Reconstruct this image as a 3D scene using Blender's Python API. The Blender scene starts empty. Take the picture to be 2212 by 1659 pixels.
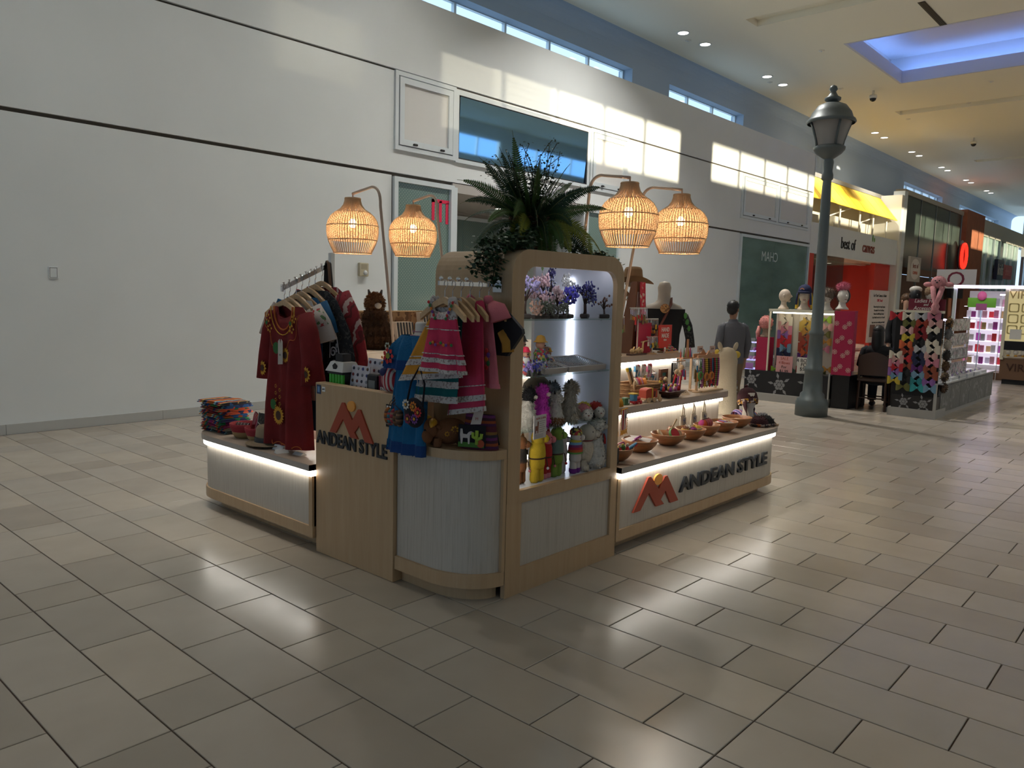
import bpy, math, random
from mathutils import Vector, Matrix
R = random.Random(7)
C = bpy.context.scene.collection
sc = bpy.context.scene
PI = math.pi
rad = math.radians

# ---------------------------------------------------------------- camera
YAW, PITCH, ROLL, CAMZ = rad(48.053), rad(6.535), rad(1.473), 1.558
_f = Vector((math.sin(YAW) * math.cos(PITCH), math.cos(YAW) * math.cos(PITCH), -math.sin(PITCH)))
_r = Vector((math.cos(YAW), -math.sin(YAW), 0)); _u = _r.cross(_f)
_r2 = _r * math.cos(ROLL) + _u * math.sin(ROLL); _u2 = _u * math.cos(ROLL) - _r * math.sin(ROLL)
cam = bpy.data.cameras.new('camera'); cam.sensor_width = 36; cam.lens = 1687.6 / 2212 * 36
cam.clip_start = 0.05; cam.clip_end = 300
camo = bpy.data.objects.new('camera', cam); C.objects.link(camo)
camo.matrix_world = Matrix(((_r2.x, _u2.x, -_f.x, 0), (_r2.y, _u2.y, -_f.y, 0), (_r2.z, _u2.z, -_f.z, CAMZ), (0, 0, 0, 1)))
sc.camera = camo
# ---------------------------------------------------------------- sky, sun, exposure
w = bpy.data.worlds.new('sky'); sc.world = w; w.use_nodes = True
bg = w.node_tree.nodes['Background']; bg.inputs[0].default_value = (0.50, 0.72, 1.0, 1); bg.inputs[1].default_value = 1.5
sun = bpy.data.lights.new('sun', 'SUN'); sun.energy = 9.0; sun.color = (1.0, 0.84, 0.60); sun.angle = rad(0.45)
suno = bpy.data.objects.new('sun', sun); C.objects.link(suno)
SUND = Vector((0.25, 1.0, -0.1017)).normalized()
suno.rotation_euler = SUND.to_track_quat('-Z', 'Y').to_euler(); suno.location = (-10, -30, 12)
vs = sc.view_settings
vs.view_transform = 'Standard'; vs.look = 'None'; vs.gamma = 1; vs.exposure = 0.16; vs.use_curve_mapping = False
try:
    sc.cycles.use_denoising = True
    sc.cycles.max_bounces = 7; sc.cycles.diffuse_bounces = 4; sc.cycles.adaptive_threshold = .02; sc.cycles.glossy_bounces = 3
    sc.cycles.transparent_max_bounces = 16; sc.cycles.sample_clamp_indirect = 6; sc.cycles.caustics_reflective = False
except Exception: pass

# ---------------------------------------------------------------- helpers
MATS = {}
def M(name, col=(.5, .5, .5), rough=.6, metal=0, emit=0, ecol=None, trans=0, bump=0, bscale=200, var=0, vscale=6, vstretch=(1, 1, 1), alpha=1, spec=.5, ior=1.45, coat=0, sheen=0):
    if name in MATS: return MATS[name]
    m = bpy.data.materials.new(name); m.use_nodes = True; nt = m.node_tree; b = nt.nodes['Principled BSDF']
    I = b.inputs; I['Base Color'].default_value = (*col, 1); I['Roughness'].default_value = rough; I['Metallic'].default_value = metal
    I['Specular IOR Level'].default_value = spec; I['IOR'].default_value = ior; I['Transmission Weight'].default_value = trans; I['Alpha'].default_value = alpha
    I['Coat Weight'].default_value = coat; I['Sheen Weight'].default_value = sheen
    if emit: I['Emission Color'].default_value = (*(ecol or col), 1); I['Emission Strength'].default_value = emit
    N = nt.nodes.new; L = nt.links.new
    if bump or var:
        tc = N('ShaderNodeTexCoord'); mp = N('ShaderNodeMapping'); mp.inputs['Scale'].default_value = vstretch; L(tc.outputs['Object'], mp.inputs[0])
    if var:
        no = N('ShaderNodeTexNoise'); no.inputs['Scale'].default_value = vscale; no.inputs['Detail'].default_value = 4; L(mp.outputs[0], no.inputs['Vector'])
        rp = N('ShaderNodeValToRGB'); e = rp.color_ramp.elements; e[0].position = .3; e[1].position = .7
        e[0].color = (*[max(0, c * (1 - var)) for c in col], 1); e[1].color = (*[min(1, c * (1 + var * .6)) for c in col], 1)
        L(no.outputs['Fac'], rp.inputs[0]); L(rp.outputs[0], I['Base Color'])
    if bump:
        nb = N('ShaderNodeTexNoise'); nb.inputs['Scale'].default_value = bscale; nb.inputs['Detail'].default_value = 3; L(mp.outputs[0], nb.inputs['Vector'])
        bp = N('ShaderNodeBump'); bp.inputs['Strength'].default_value = bump; bp.inputs['Distance'].default_value = .01; L(nb.outputs['Fac'], bp.inputs['Height']); L(bp.outputs[0], I['Normal'])
    MATS[name] = m; return m
def stripes(name, cols, axis=0, scale=10, rough=.85, wob=.0, bump=.3, sharp=True):
    """bands of colour along an object axis (0 x, 1 y, 2 z); scale = bands repeats per metre"""
    if name in MATS: return MATS[name]
    m = M(name, cols[0], rough, bump=bump, bscale=400); nt = m.node_tree; N = nt.nodes.new; L = nt.links.new
    tc = N('ShaderNodeTexCoord'); sp = N('ShaderNodeSeparateXYZ'); L(tc.outputs['Object'], sp.inputs[0])
    ma = N('ShaderNodeMath'); ma.operation = 'MULTIPLY'; ma.inputs[1].default_value = scale; L(sp.outputs[axis], ma.inputs[0])
    src = ma
    if wob:
        no = N('ShaderNodeTexNoise'); no.inputs['Scale'].default_value = 14; L(tc.outputs['Object'], no.inputs['Vector'])
        m2 = N('ShaderNodeMath'); m2.operation = 'MULTIPLY_ADD'; m2.inputs[1].default_value = wob; L(no.outputs['Fac'], m2.inputs[0]); L(ma.outputs[0], m2.inputs[2]); src = m2
    fr = N('ShaderNodeMath'); fr.operation = 'FRACT'; L(src.outputs[0], fr.inputs[0])
    rp = N('ShaderNodeValToRGB'); cr = rp.color_ramp; cr.interpolation = 'CONSTANT' if sharp else 'LINEAR'
    n = len(cols)
    for i, c in enumerate(cols):
        e = cr.elements[i] if i < 2 else cr.elements.new(i / n)
        e.position = i / n; e.color = (*c, 1)
    L(fr.outputs[0], rp.inputs[0]); L(rp.outputs[0], nt.nodes['Principled BSDF'].inputs['Base Color'])
    return m
def speckle(name, cols, scale=60, rough=.85, bump=.4, kind='VORONOI'):
    """patches of several colours (woven, embroidered or printed cloth)"""
    if name in MATS: return MATS[name]
    m = M(name, cols[0], rough, bump=bump, bscale=300); nt = m.node_tree; N = nt.nodes.new; L = nt.links.new
    tc = N('ShaderNodeTexCoord')
    if kind == 'VORONOI':
        v = N('ShaderNodeTexVoronoi'); v.inputs['Scale'].default_value = scale; L(tc.outputs['Object'], v.inputs['Vector'])
        sx = N('ShaderNodeSeparateColor'); L(v.outputs['Color'], sx.inputs[0]); out = sx.outputs[0]
    else:
        v = N('ShaderNodeTexNoise'); v.inputs['Scale'].default_value = scale; v.inputs['Detail'].default_value = 2; L(tc.outputs['Object'], v.inputs['Vector'])
        mr = N('ShaderNodeMapRange'); mr.inputs[1].default_value = .32; mr.inputs[2].default_value = .68; L(v.outputs['Fac'], mr.inputs[0]); out = mr.outputs[0]
    rp = N('ShaderNodeValToRGB'); cr = rp.color_ramp; cr.interpolation = 'CONSTANT'; n = len(cols)
    for i, c in enumerate(cols):
        e = cr.elements[i] if i < 2 else cr.elements.new(i / n)
        e.position = i / n; e.color = (*c, 1)
    L(out, rp.inputs[0]); L(rp.outputs[0], nt.nodes['Principled BSDF'].inputs['Base Color'])
    return m
def tag(o, label=None, cat=None, group=None, kind=None):
    if label: o['label'] = label
    if cat: o['category'] = cat
    if group: o['group'] = group
    if kind: o['kind'] = kind
    return o
def thing(name, label, cat, loc=(0, 0, 0), rz=0, group=None, kind=None, rot=None, scale=1):
    o = bpy.data.objects.new(name, None); C.objects.link(o); o.location = loc; o.rotation_euler = rot or (0, 0, rz); o.empty_display_size = .1
    o.scale = (scale,) * 3
    return tag(o, label, cat, group, kind)
def struct(name, label=None):
    o = bpy.data.objects.new(name, None); C.objects.link(o); o.empty_display_size = .1
    return tag(o, label, None, None, 'structure')
def copy_tree(o, parent=None):
    c = o.copy(); C.objects.link(c); c.parent = parent
    if parent is not None: c.matrix_parent_inverse = o.matrix_parent_inverse
    for ch in o.children: copy_tree(ch, c)
    return c
class MB:
    def __init__(s): s.v = []; s.f = []
    def add(s, vs, fs):
        k = len(s.v); s.v += [tuple(p) for p in vs]; s.f += [tuple(i + k for i in q) for q in fs]; return s
    def box(s, x0, x1, y0, y1, z0, z1, ch=0):
        if ch:
            c = ch; v = []
            for z, i in ((z0, c), (z0 + c, 0), (z1 - c, 0), (z1, c)):
                v += [(x0 + i, y0 + i, z), (x1 - i, y0 + i, z), (x1 - i, y1 - i, z), (x0 + i, y1 - i, z)]
            f = [(3, 2, 1, 0), (12, 13, 14, 15)]
            for l in range(3):
                for i in range(4): f.append((l * 4 + i, l * 4 + (i + 1) % 4, l * 4 + 4 + (i + 1) % 4, l * 4 + 4 + i))
            return s.add(v, f)
        return s.add([(x0, y0, z0), (x1, y0, z0), (x1, y1, z0), (x0, y1, z0), (x0, y0, z1), (x1, y0, z1), (x1, y1, z1), (x0, y1, z1)],
                     [(3, 2, 1, 0), (4, 5, 6, 7), (0, 1, 5, 4), (1, 2, 6, 5), (2, 3, 7, 6), (3, 0, 4, 7)])
    def cbox(s, c, sz, ch=0, rot=None):
        t = MB().box(-sz[0] / 2, sz[0] / 2, -sz[1] / 2, sz[1] / 2, -sz[2] / 2, sz[2] / 2, ch)
        m = Matrix.Translation(c) @ (rot if rot is not None else Matrix.Identity(4))
        return s.add([m @ Vector(p) for p in t.v], t.f)
    def frustum(s, b, t, z0, z1):   # b,t = (x0,x1,y0,y1)
        return s.add([(b[0], b[2], z0), (b[1], b[2], z0), (b[1], b[3], z0), (b[0], b[3], z0), (t[0], t[2], z1), (t[1], t[2], z1), (t[1], t[3], z1), (t[0], t[3], z1)],
                     [(3, 2, 1, 0), (4, 5, 6, 7), (0, 1, 5, 4), (1, 2, 6, 5), (2, 3, 7, 6), (3, 0, 4, 7)])
    def cyl(s, p0, p1, r0, r1=None, n=10, caps=True):
        r1 = r0 if r1 is None else r1; p0 = Vector(p0); p1 = Vector(p1); d = (p1 - p0)
        if d.length < 1e-9: return s
        d.normalize(); a = d.orthogonal().normalized(); b = d.cross(a); v = []
        for p, r in ((p0, r0), (p1, r1)):
            for i in range(n):
                t = 2 * PI * i / n; v.append(p + a * (r * math.cos(t)) + b * (r * math.sin(t)))
        f = [(i, (i + 1) % n, n + (i + 1) % n, n + i) for i in range(n)]
        if caps: f += [tuple(range(n - 1, -1, -1)), tuple(range(n, 2 * n))]
        return s.add(v, f)
    def tube(s, pts, r, n=8, caps=True, flat=None):
        P = [Vector(p) for p in pts]; m = len(P); rs = r if isinstance(r, (list, tuple)) else [r] * m
        v = []; a = None
        for i in range(m):
            d = (P[min(i + 1, m - 1)] - P[max(i - 1, 0)])
            if d.length < 1e-9: d = Vector((0, 0, 1))
            d.normalize()
            if a is None: a = d.orthogonal().normalized()
            else:
                a = a - d * a.dot(d)
                a = a.normalized() if a.length > 1e-6 else d.orthogonal().normalized()
            b = d.cross(a)
            for k in range(n):
                t = 2 * PI * k / n; v.append(P[i] + a * (rs[i] * math.cos(t)) + b * (rs[i] * math.sin(t) * (flat or 1)))
        f = []
        for i in range(m - 1):
            for k in range(n): f.append((i * n + k, i * n + (k + 1) % n, (i + 1) * n + (k + 1) % n, (i + 1) * n + k))
        if caps: f += [tuple(range(n - 1, -1, -1)), tuple(range((m - 1) * n, m * n))]
        return s.add(v, f)
    def lathe(s, prof, n=20, c=(0, 0, 0), sx=1, sy=1, a0=0, a1=2 * PI):
        full = abs(a1 - a0 - 2 * PI) < 1e-6; k = n if full else n + 1; v = []
        for r, z in prof:
            for i in range(k):
                t = a0 + (a1 - a0) * i / n; v.append((c[0] + r * sx * math.cos(t), c[1] + r * sy * math.sin(t), c[2] + z))
        f = []
        for j in range(len(prof) - 1):
            for i in range(n if full else n):
                i2 = (i + 1) % k; f.append((j * k + i, j * k + i2, (j + 1) * k + i2, (j + 1) * k + i))
        return s.add(v, f)
    def ball(s, c, r, nu=10, nv=7, rot=None):
        r = (r, r, r) if not isinstance(r, (tuple, list)) else r; c = Vector(c); v = [Vector((0, 0, -r[2]))]
        for j in range(1, nv):
            p = -PI / 2 + PI * j / nv
            for i in range(nu):
                t = 2 * PI * i / nu; v.append(Vector((r[0] * math.cos(p) * math.cos(t), r[1] * math.cos(p) * math.sin(t), r[2] * math.sin(p))))
        v.append(Vector((0, 0, r[2]))); top = len(v) - 1
        f = [(0, 1 + (i + 1) % nu, 1 + i) for i in range(nu)]
        for j in range(nv - 2):
            for i in range(nu): f.append((1 + j * nu + i, 1 + j * nu + (i + 1) % nu, 1 + (j + 1) * nu + (i + 1) % nu, 1 + (j + 1) * nu + i))
        k = 1 + (nv - 2) * nu
        f += [(k + i, k + (i + 1) % nu, top) for i in range(nu)]
        if rot is not None: v = [rot @ p for p in v]
        return s.add([c + p for p in v], f)
    def prism(s, poly, a, b, plane='xz'):
        """polygon in a plane, extruded from a to b along the third axis"""
        def q(p, d): return {'xz': (p[0], d, p[1]), 'yz': (d, p[0], p[1]), 'xy': (p[0], p[1], d)}[plane]
        n = len(poly)
        return s.add([q(p, a) for p in poly] + [q(p, b) for p in poly],
                     [tuple(range(n)), tuple(range(2 * n - 1, n - 1, -1))] + [(i, n + i, n + (i + 1) % n, (i + 1) % n) for i in range(n)])
    def ring(s, outer, inner, a, b, plane='xz'):
        """frame: same number of points outside and inside, extruded"""
        def q(p, d): return {'xz': (p[0], d, p[1]), 'yz': (d, p[0], p[1]), 'xy': (p[0], p[1], d)}[plane]
        n = len(outer); v = [q(p, a) for p in outer] + [q(p, a) for p in inner] + [q(p, b) for p in outer] + [q(p, b) for p in inner]; f = []
        for i in range(n):
            j = (i + 1) % n
            f += [(i, j, n + j, n + i), (2 * n + j, 2 * n + i, 3 * n + i, 3 * n + j), (j, i, 2 * n + i, 2 * n + j), (n + i, n + j, 3 * n + j, 3 * n + i)]
        return s.add(v, f)
    def grid(s, fn, nu, nv, closed=False):
        k = nu if closed else nu + 1
        v = [fn(i / nu, j / nv) for j in range(nv + 1) for i in range(k)]; f = []
        for j in range(nv):
            for i in range(nu): f.append((j * k + i, j * k + (i + 1) % k, (j + 1) * k + (i + 1) % k, (j + 1) * k + i))
        return s.add(v, f)
    def xf(s, m): s.v = [tuple(m @ Vector(p)) for p in s.v]; return s
    def fur(s, n, ln, wd=.004, droop=.6, rng=R, zmin=-1e9):
        """short tapered locks standing on the faces"""
        base = list(s.f); V = s.v
        cand = []
        for q in base:
            p = [Vector(V[i]) for i in q[:4]]; nn = (p[1] - p[0]).cross(p[2] - p[0]); ar = nn.length
            if ar > 1e-10: cand.append((p, nn.normalized(), ar))
        if not cand: return s
        ws = [c[2] for c in cand]
        for p, nn, ar in rng.choices(cand, ws, k=n):
            a = rng.random(); b = rng.random() * (1 - a); o = p[0] + (p[1] - p[0]) * a + (p[2] - p[0]) * b
            if o.z < zmin: continue
            d = nn + Vector((rng.gauss(0, .3), rng.gauss(0, .3), rng.gauss(-droop, .3))); d.normalize()
            t = d.cross(nn); t = t.normalized() if t.length > 1e-4 else nn.orthogonal().normalized()
            L = ln * rng.uniform(.6, 1.2); s.add([o - t * wd, o + t * wd, o + d * L], [(0, 1, 2)])
        return s
    def build(s, name, mat, parent=None, smooth=False, w=False, kind=None, label=None):
        me = bpy.data.meshes.new(name)
        if w and parent is not None:
            o0 = Vector(parent.location)
            pv = [(p[0] - o0.x, p[1] - o0.y, p[2] - o0.z) for p in s.v]
        else: pv = s.v
        me.from_pydata([tuple(p) for p in pv], [], s.f); me.materials.append(mat)
        if smooth: me.polygons.foreach_set('use_smooth', [True] * len(me.polygons))
        me.update(); o = bpy.data.objects.new(name, me); C.objects.link(o); o.parent = parent
        if kind: o['kind'] = kind
        if label: o['label'] = label
        return o
def rrect(x0, x1, z0, z1, r, n=6, corners=(1, 1, 1, 1)):
    """rounded rectangle, counter-clockwise from lower left; corners = ll, lr, ur, ul"""
    P = []
    for (cx, cz, a, k) in ((x0 + r, z0 + r, PI, 0), (x1 - r, z0 + r, 1.5 * PI, 1), (x1 - r, z1 - r, 0, 2), (x0 + r, z1 - r, .5 * PI, 3)):
        for i in range(n + 1):
            if corners[k]: P.append((cx + r * math.cos(a + .5 * PI * i / n), cz + r * math.sin(a + .5 * PI * i / n)))
            else: P.append(((x0, x1, x1, x0)[k], (z0, z0, z1, z1)[k]))
    return P
def text(name, s, size, mat, loc, rot, parent=None, ext=.004, sx=1, bold=0, align='CENTER', shear=0, sp=1):
    cu = bpy.data.curves.new(name, 'FONT'); cu.body = s; cu.size = size; cu.extrude = ext; cu.offset = bold; cu.align_x = align; cu.align_y = 'CENTER'; cu.shear = shear
    cu.space_character = sp; cu.resolution_u = 3
    t = bpy.data.objects.new(name, cu); C.objects.link(t)
    dg = bpy.context.evaluated_depsgraph_get(); me = bpy.data.meshes.new_from_object(t.evaluated_get(dg)); bpy.data.objects.remove(t); me.materials.clear(); me.materials.append(mat)
    for v in me.vertices: v.co.x *= sx
    o = bpy.data.objects.new(name, me); C.objects.link(o); o.location = loc; o.rotation_euler = rot; o.parent = parent
    return o
FY = (PI / 2, 0, 0)            # lettering that faces -y
FX = (PI / 2, 0, -PI / 2)      # lettering that faces -x
def lerp(a, b, t): return a + (b - a) * t
ORD = ('first', 'second', 'third', 'fourth', 'fifth', 'sixth', 'seventh', 'eighth', 'ninth', 'tenth', 'eleventh', 'twelfth')
# ================================================================ materials of the hall
mWall = M('white wall paint', (.70, .735, .735), .55, var=.03, vscale=1.2, spec=.35)
mReveal = M('reveal shade', (.10, .085, .07), .8)  # dark tone stands in for shade inside the wall grooves
mBase = M('grey baseboard', (.46, .47, .45), .5)
mCeil = M('ceiling paint', (.86, .82, .68), .9, spec=.2)
mSof = M('soffit skylight tint', (.42, .50, .60), .9, spec=.2)  # blue in the base colour stands in for light from the clerestory
mAlu = M('white aluminium', (.72, .78, .80), .35, metal=.3)
mDark = M('near black', (.012, .012, .014), .5)
mGrout = M('grout', (.085, .055, .042), .85)
def tile_mat():
    m = M('beige porcelain', (.44, .385, .32), .27, spec=.5); nt = m.node_tree; N = nt.nodes.new; L = nt.links.new; b = nt.nodes['Principled BSDF']
    oi = N('ShaderNodeObjectInfo'); ge = N('ShaderNodeNewGeometry'); ad = N('ShaderNodeMath'); ad.operation = 'ADD'; L(oi.outputs['Random'], ad.inputs[0]); L(ge.outputs['Random Per Island'], ad.inputs[1])
    fr = N('ShaderNodeMath'); fr.operation = 'FRACT'; L(ad.outputs[0], fr.inputs[0])
    rp = N('ShaderNodeValToRGB'); cr = rp.color_ramp; cr.elements[0].color = (.35, .305, .25, 1); cr.elements[1].color = (.445, .39, .32, 1); L(fr.outputs[0], rp.inputs[0])
    e = cr.elements.new(.5); e.color = (.405, .365, .315, 1)
    tc = N('ShaderNodeNewGeometry'); no = N('ShaderNodeTexNoise'); no.inputs['Scale'].default_value = 3.5; no.inputs['Detail'].default_value = 6; L(tc.outputs['Position'], no.inputs['Vector'])
    mx = N('ShaderNodeMix'); mx.data_type = 'RGBA'; mx.blend_type = 'MULTIPLY'; mx.inputs[0].default_value = 1
    r2 = N('ShaderNodeValToRGB'); r2.color_ramp.elements[0].color = (.86, .84, .82, 1); r2.color_ramp.elements[1].color = (1.06, 1.05, 1.03, 1); L(no.outputs['Fac'], r2.inputs[0])
    L(rp.outputs[0], mx.inputs[6]); L(r2.outputs[0], mx.inputs[7]); L(mx.outputs[2], b.inputs['Base Color'])
    mr = N('ShaderNodeMapRange'); mr.inputs[3].default_value = .17; mr.inputs[4].default_value = .30; L(no.outputs['Fac'], mr.inputs[0]); L(mr.outputs[0], b.inputs['Roughness'])
    return m
mTile = tile_mat()
def thinglass(name, col, refl=.12, rough=.02, tint=.6):
    if name in MATS: return MATS[name]
    m = bpy.data.materials.new(name); m.use_nodes = True; nt = m.node_tree; nt.nodes.clear(); N = nt.nodes.new; L = nt.links.new
    o = N('ShaderNodeOutputMaterial'); t = N('ShaderNodeBsdfTransparent'); t.inputs[0].default_value = (*col, 1); g = N('ShaderNodeBsdfGlossy'); g.inputs['Roughness'].default_value = rough
    lw = N('ShaderNodeLayerWeight'); lw.inputs[0].default_value = .5; pw = N('ShaderNodeMath'); pw.operation = 'POWER'; pw.inputs[1].default_value = 4; L(lw.outputs['Facing'], pw.inputs[0]); mx = N('ShaderNodeMixShader')
    ma = N('ShaderNodeMath'); ma.operation = 'MAXIMUM'; ma.inputs[1].default_value = refl; L(pw.outputs[0], ma.inputs[0]); L(ma.outputs[0], mx.inputs[0]); L(t.outputs[0], mx.inputs[1]); L(g.outputs[0], mx.inputs[2]); L(mx.outputs[0], o.inputs[0])
    MATS[name] = m; return m
mClear = thinglass('clear pane', (.96, .98, .98), .04)
mTint = thinglass('tinted pane', (.13, .17, .11), .06)
mTint2 = thinglass('dark tinted pane', (.055, .075, .05), .06)
mShelfGlass = thinglass('shelf glass', (.86, .94, .92), .07)

# ================================================================ floor
floor = struct('floor', 'pale beige porcelain tiles in staggered rows with dark joints')
MB().box(-12, 62, -8.6, 16, -.10, -.006).build('floor_bed', mGrout, floor)
RW, BAND, X0, Y0 = .305, 1.455, 2.675, 2.603
tiles = []
for v in range(-16, 150):
    xa = X0 + v * RW
    for k in range(-8, 7):
        ya = Y0 + k * BAND; cuts = (0, .4, .8, 1) if v % 2 == 0 else (0, .2, .6, 1)
        for a, b in zip(cuts, cuts[1:]):
            y0, y1 = ya + a * BAND, ya + b * BAND
            if y1 > 9.06 and xa < 22.9: y1 = min(y1, 9.075)
            if y1 - y0 < .02: continue
            d = Vector((xa + RW / 2, (y0 + y1) / 2, -CAMZ)); z = d.dot(_f); area = 0
            if z > .3:
                px = 1106 + 1687.6 * d.dot(_r2) / z; py = 829.5 - 1687.6 * d.dot(_u2) / z
                if -80 < px < 2290 and 400 < py < 1760: area = (y1 - y0) / z ** 2 * (CAMZ / d.length)
            inside = 2.85 < d.x < 6.2 and 2.85 < d.y < 5.4
            tiles.append((0 if inside else area, xa, y0, y1))
tiles.sort(key=lambda t: -t[0]); tmesh = {}; G = .0028
rest = MB()
def tile_box(mb, x0, x1, y0, y1):
    c = .002
    mb.add([(x0, y0, -.006), (x1, y0, -.006), (x1, y1, -.006), (x0, y1, -.006), (x0, y0, -c), (x1, y0, -c), (x1, y1, -c), (x0, y1, -c), (x0 + c, y0 + c, 0), (x1 - c, y0 + c, 0), (x1 - c, y1 - c, 0), (x0 + c, y1 - c, 0)],
           [(8, 9, 10, 11), (4, 5, 9, 8), (5, 6, 10, 9), (6, 7, 11, 10), (7, 4, 8, 11), (0, 1, 5, 4), (1, 2, 6, 5), (2, 3, 7, 6), (3, 0, 4, 7)])
for n, (ar, xa, y0, y1) in enumerate(tiles):
    if n < 290 and ar > 0:
        key = round(y1 - y0, 3)
        if key not in tmesh:
            b = MB(); tile_box(b, G, RW - G, G, y1 - y0 - G); o = b.build('floor_tile', mTile, floor); tmesh[key] = o.data
        else:
            o = bpy.data.objects.new('floor_tile', tmesh[key]); C.objects.link(o); o.parent = floor
        o.location = (xa, y0, 0)
    else: tile_box(rest, xa + G, xa + RW - G, y0 + G, y1 - G)
rest.build('floor_tiles_beyond', mTile, floor, kind='stuff')

# ================================================================ back wall: panels with reveals
WY = 9.10
wb = struct('wall_back', 'tall white panelled wall with two horizontal reveals coloured dark as shade')
MB().box(-12, 7.42, WY + .02, WY + .25, 0, 5.80).build('wall_core', mReveal, wb)
MB().box(13.25, 22.95, WY + .02, WY + .25, 3.2, 5.80).box(13.25, 18.5, WY + .02, WY + .25, 0, 3.2).box(7.42, 13.25, WY + .02, WY + .25, 3.2, 5.80).build('wall_core', mReveal, wb)
MB().box(-12, 7.40, WY, WY + .03, .0, 3.235).build('wall_panel', mWall, wb)
MB().box(13.25, 18.5, WY, WY + .03, .0, 3.235).build('wall_panel', mWall, wb)
MB().box(-12, 22.95, WY - .02, WY + .03, 3.275, 3.60).build('wall_panel', mWall, wb)
MB().box(-12, 22.95, WY - .015, WY + .03, 3.60, 4.695).build('wall_panel', mWall, wb)
MB().box(-12, 22.95, WY - .02, WY + .03, 4.725, 5.79).build('wall_panel', mWall, wb)
MB().box(22.93, 22.98, WY - .02, 11.3, 0, 5.79).build('wall_end', mWall, wb)
MB().box(-12, 22.95, WY + .02, 11.32, 5.75, 5.79).build('ledge', mWall, wb)
bb = struct('baseboard_back', 'grey rubber baseboard along the white wall')
x = -12
while x < 7.2:
    MB().box(x + .002, min(x + 1.6, 7.40) - .002, WY - .018, WY, 0, .105).build('baseboard_strip', mBase, bb); x += 1.6
MB().box(13.25, 18.5, WY - .018, WY, 0, .105).build('baseboard_strip', mBase, bb)

# high windows in the wall
mFrost = M('frosted panel', (.66, .66, .64), .35)
mBlue = M('sky tinted mirror glass', (.26, .50, .78), .035, metal=1.0)  # blue base tint stands in for the reflected blue ceiling and sky
mRub = M('window gasket', (.02, .02, .025), .6)
def hi_window(n, label, x0, x1, z0, z1, pane, latch=True, tilt=0):
    wn = struct('window_%d' % n, label); f = .06; y = WY - .055
    MB().ring([(x0, z0), (x1, z0), (x1, z1), (x0, z1)], [(x0 + f, z0 + f), (x1 - f, z0 + f), (x1 - f, z1 - f), (x0 + f, z1 - f)], y, WY - .01).build('window_frame', mAlu, wn)
    if latch:
        g = .1
        MB().ring([(x0 + f + .015, z0 + f + .015), (x1 - f - .015, z0 + f + .015), (x1 - f - .015, z1 - f - .015), (x0 + f + .015, z1 - f - .015)], [(x0 + f + g, z0 + f + g), (x1 - f - g, z0 + f + g), (x1 - f - g, z1 - f - g), (x0 + f + g, z1 - f - g)], y - .01, WY - .01).build('window_sash', mAlu, wn)
        for xx in (lerp(x0, x1, .3), lerp(x0, x1, .75)):
            MB().cbox((xx, y - .025, z0 + f + .045), (.07, .03, .03), .006).build('window_latch', mDark, wn)
        f += g
    else:
        MB().ring([(x0 + f, z0 + f), (x1 - f, z0 + f), (x1 - f, z1 - f), (x0 + f, z1 - f)], [(x0 + f + .02, z0 + f + .02), (x1 - f - .02, z0 + f + .02), (x1 - f - .02, z1 - f - .02), (x0 + f + .02, z1 - f - .02)], y + .012, WY - .01).build('window_gasket', mRub, wn); f += .02
    h = (z1 - z0 - 2 * f) / 2; b = MB().box(x0 + f, x1 - f, -.004, .004, -h, h)
    o = b.build('window_pane', pane, wn); o.location = (0, WY - .035, (z0 + z1) / 2); o.rotation_euler = (rad(tilt), 0, 0)
    return wn
hi_window(1, 'white framed frosted vent window above the storefront, left of the blue pane', 7.42, 8.62, 3.60, 4.70, mFrost)
hi_window(2, 'wide sky tinted mirror glass window reflecting sky', 8.62, 12.08, 3.58, 4.66, mBlue, False, 3.0)
hi_window(3, 'white framed frosted vent window in the patch of sun', 12.12, 13.36, 3.56, 4.69, mFrost)
hi_window(4, 'first of two joined frosted windows near the wall end', 18.42, 20.53, 3.60, 4.68, mFrost)
hi_window(5, 'second of two joined frosted windows near the wall end', 20.53, 22.68, 3.60, 4.68, mFrost)
# storefront glazing
def dotglass():
    m = M('dotted film glass', (.17, .27, .25), .12, spec=.6); nt = m.node_tree; N = nt.nodes.new; L = nt.links.new; b = nt.nodes['Principled BSDF']
    tc = N('ShaderNodeTexCoord'); mp = N('ShaderNodeMapping'); mp.inputs['Scale'].default_value = (27, 27, 27); mp.inputs['Rotation'].default_value = (0, rad(45), 0); L(tc.outputs['Object'], mp.inputs[0])
    sp = N('ShaderNodeSeparateXYZ'); L(mp.outputs[0], sp.inputs[0])
    def cell(o):
        f = N('ShaderNodeMath'); f.operation = 'FRACT'; L(o, f.inputs[0]); s = N('ShaderNodeMath'); s.operation = 'SUBTRACT'; s.inputs[1].default_value = .5; L(f.outputs[0], s.inputs[0])
        q = N('ShaderNodeMath'); q.operation = 'POWER'; q.inputs[1].default_value = 2; L(s.outputs[0], q.inputs[0]); return q.outputs[0]
    a = N('ShaderNodeMath'); a.operation = 'ADD'; L(cell(sp.outputs[0]), a.inputs[0]); L(cell(sp.outputs[2]), a.inputs[1])
    lt = N('ShaderNodeMath'); lt.operation = 'LESS_THAN'; lt.inputs[1].default_value = .035; L(a.outputs[0], lt.inputs[0])
    mx = N('ShaderNodeMix'); mx.data_type = 'RGBA'; mx.inputs[6].default_value = (.15, .225, .205, 1); mx.inputs[7].default_value = (.30, .385, .335, 1); L(lt.outputs[0], mx.inputs[0]); L(mx.outputs[2], b.inputs['Base Color'])
    return m
mDot = dotglass(); mGreen = M('green shop glass', (.16, .25, .22), .05, spec=.7, var=.25, vscale=.8, vstretch=(1, 1, 3))
mSoffit2 = M('entrance soffit', (.42, .40, .37), .8)
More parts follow.
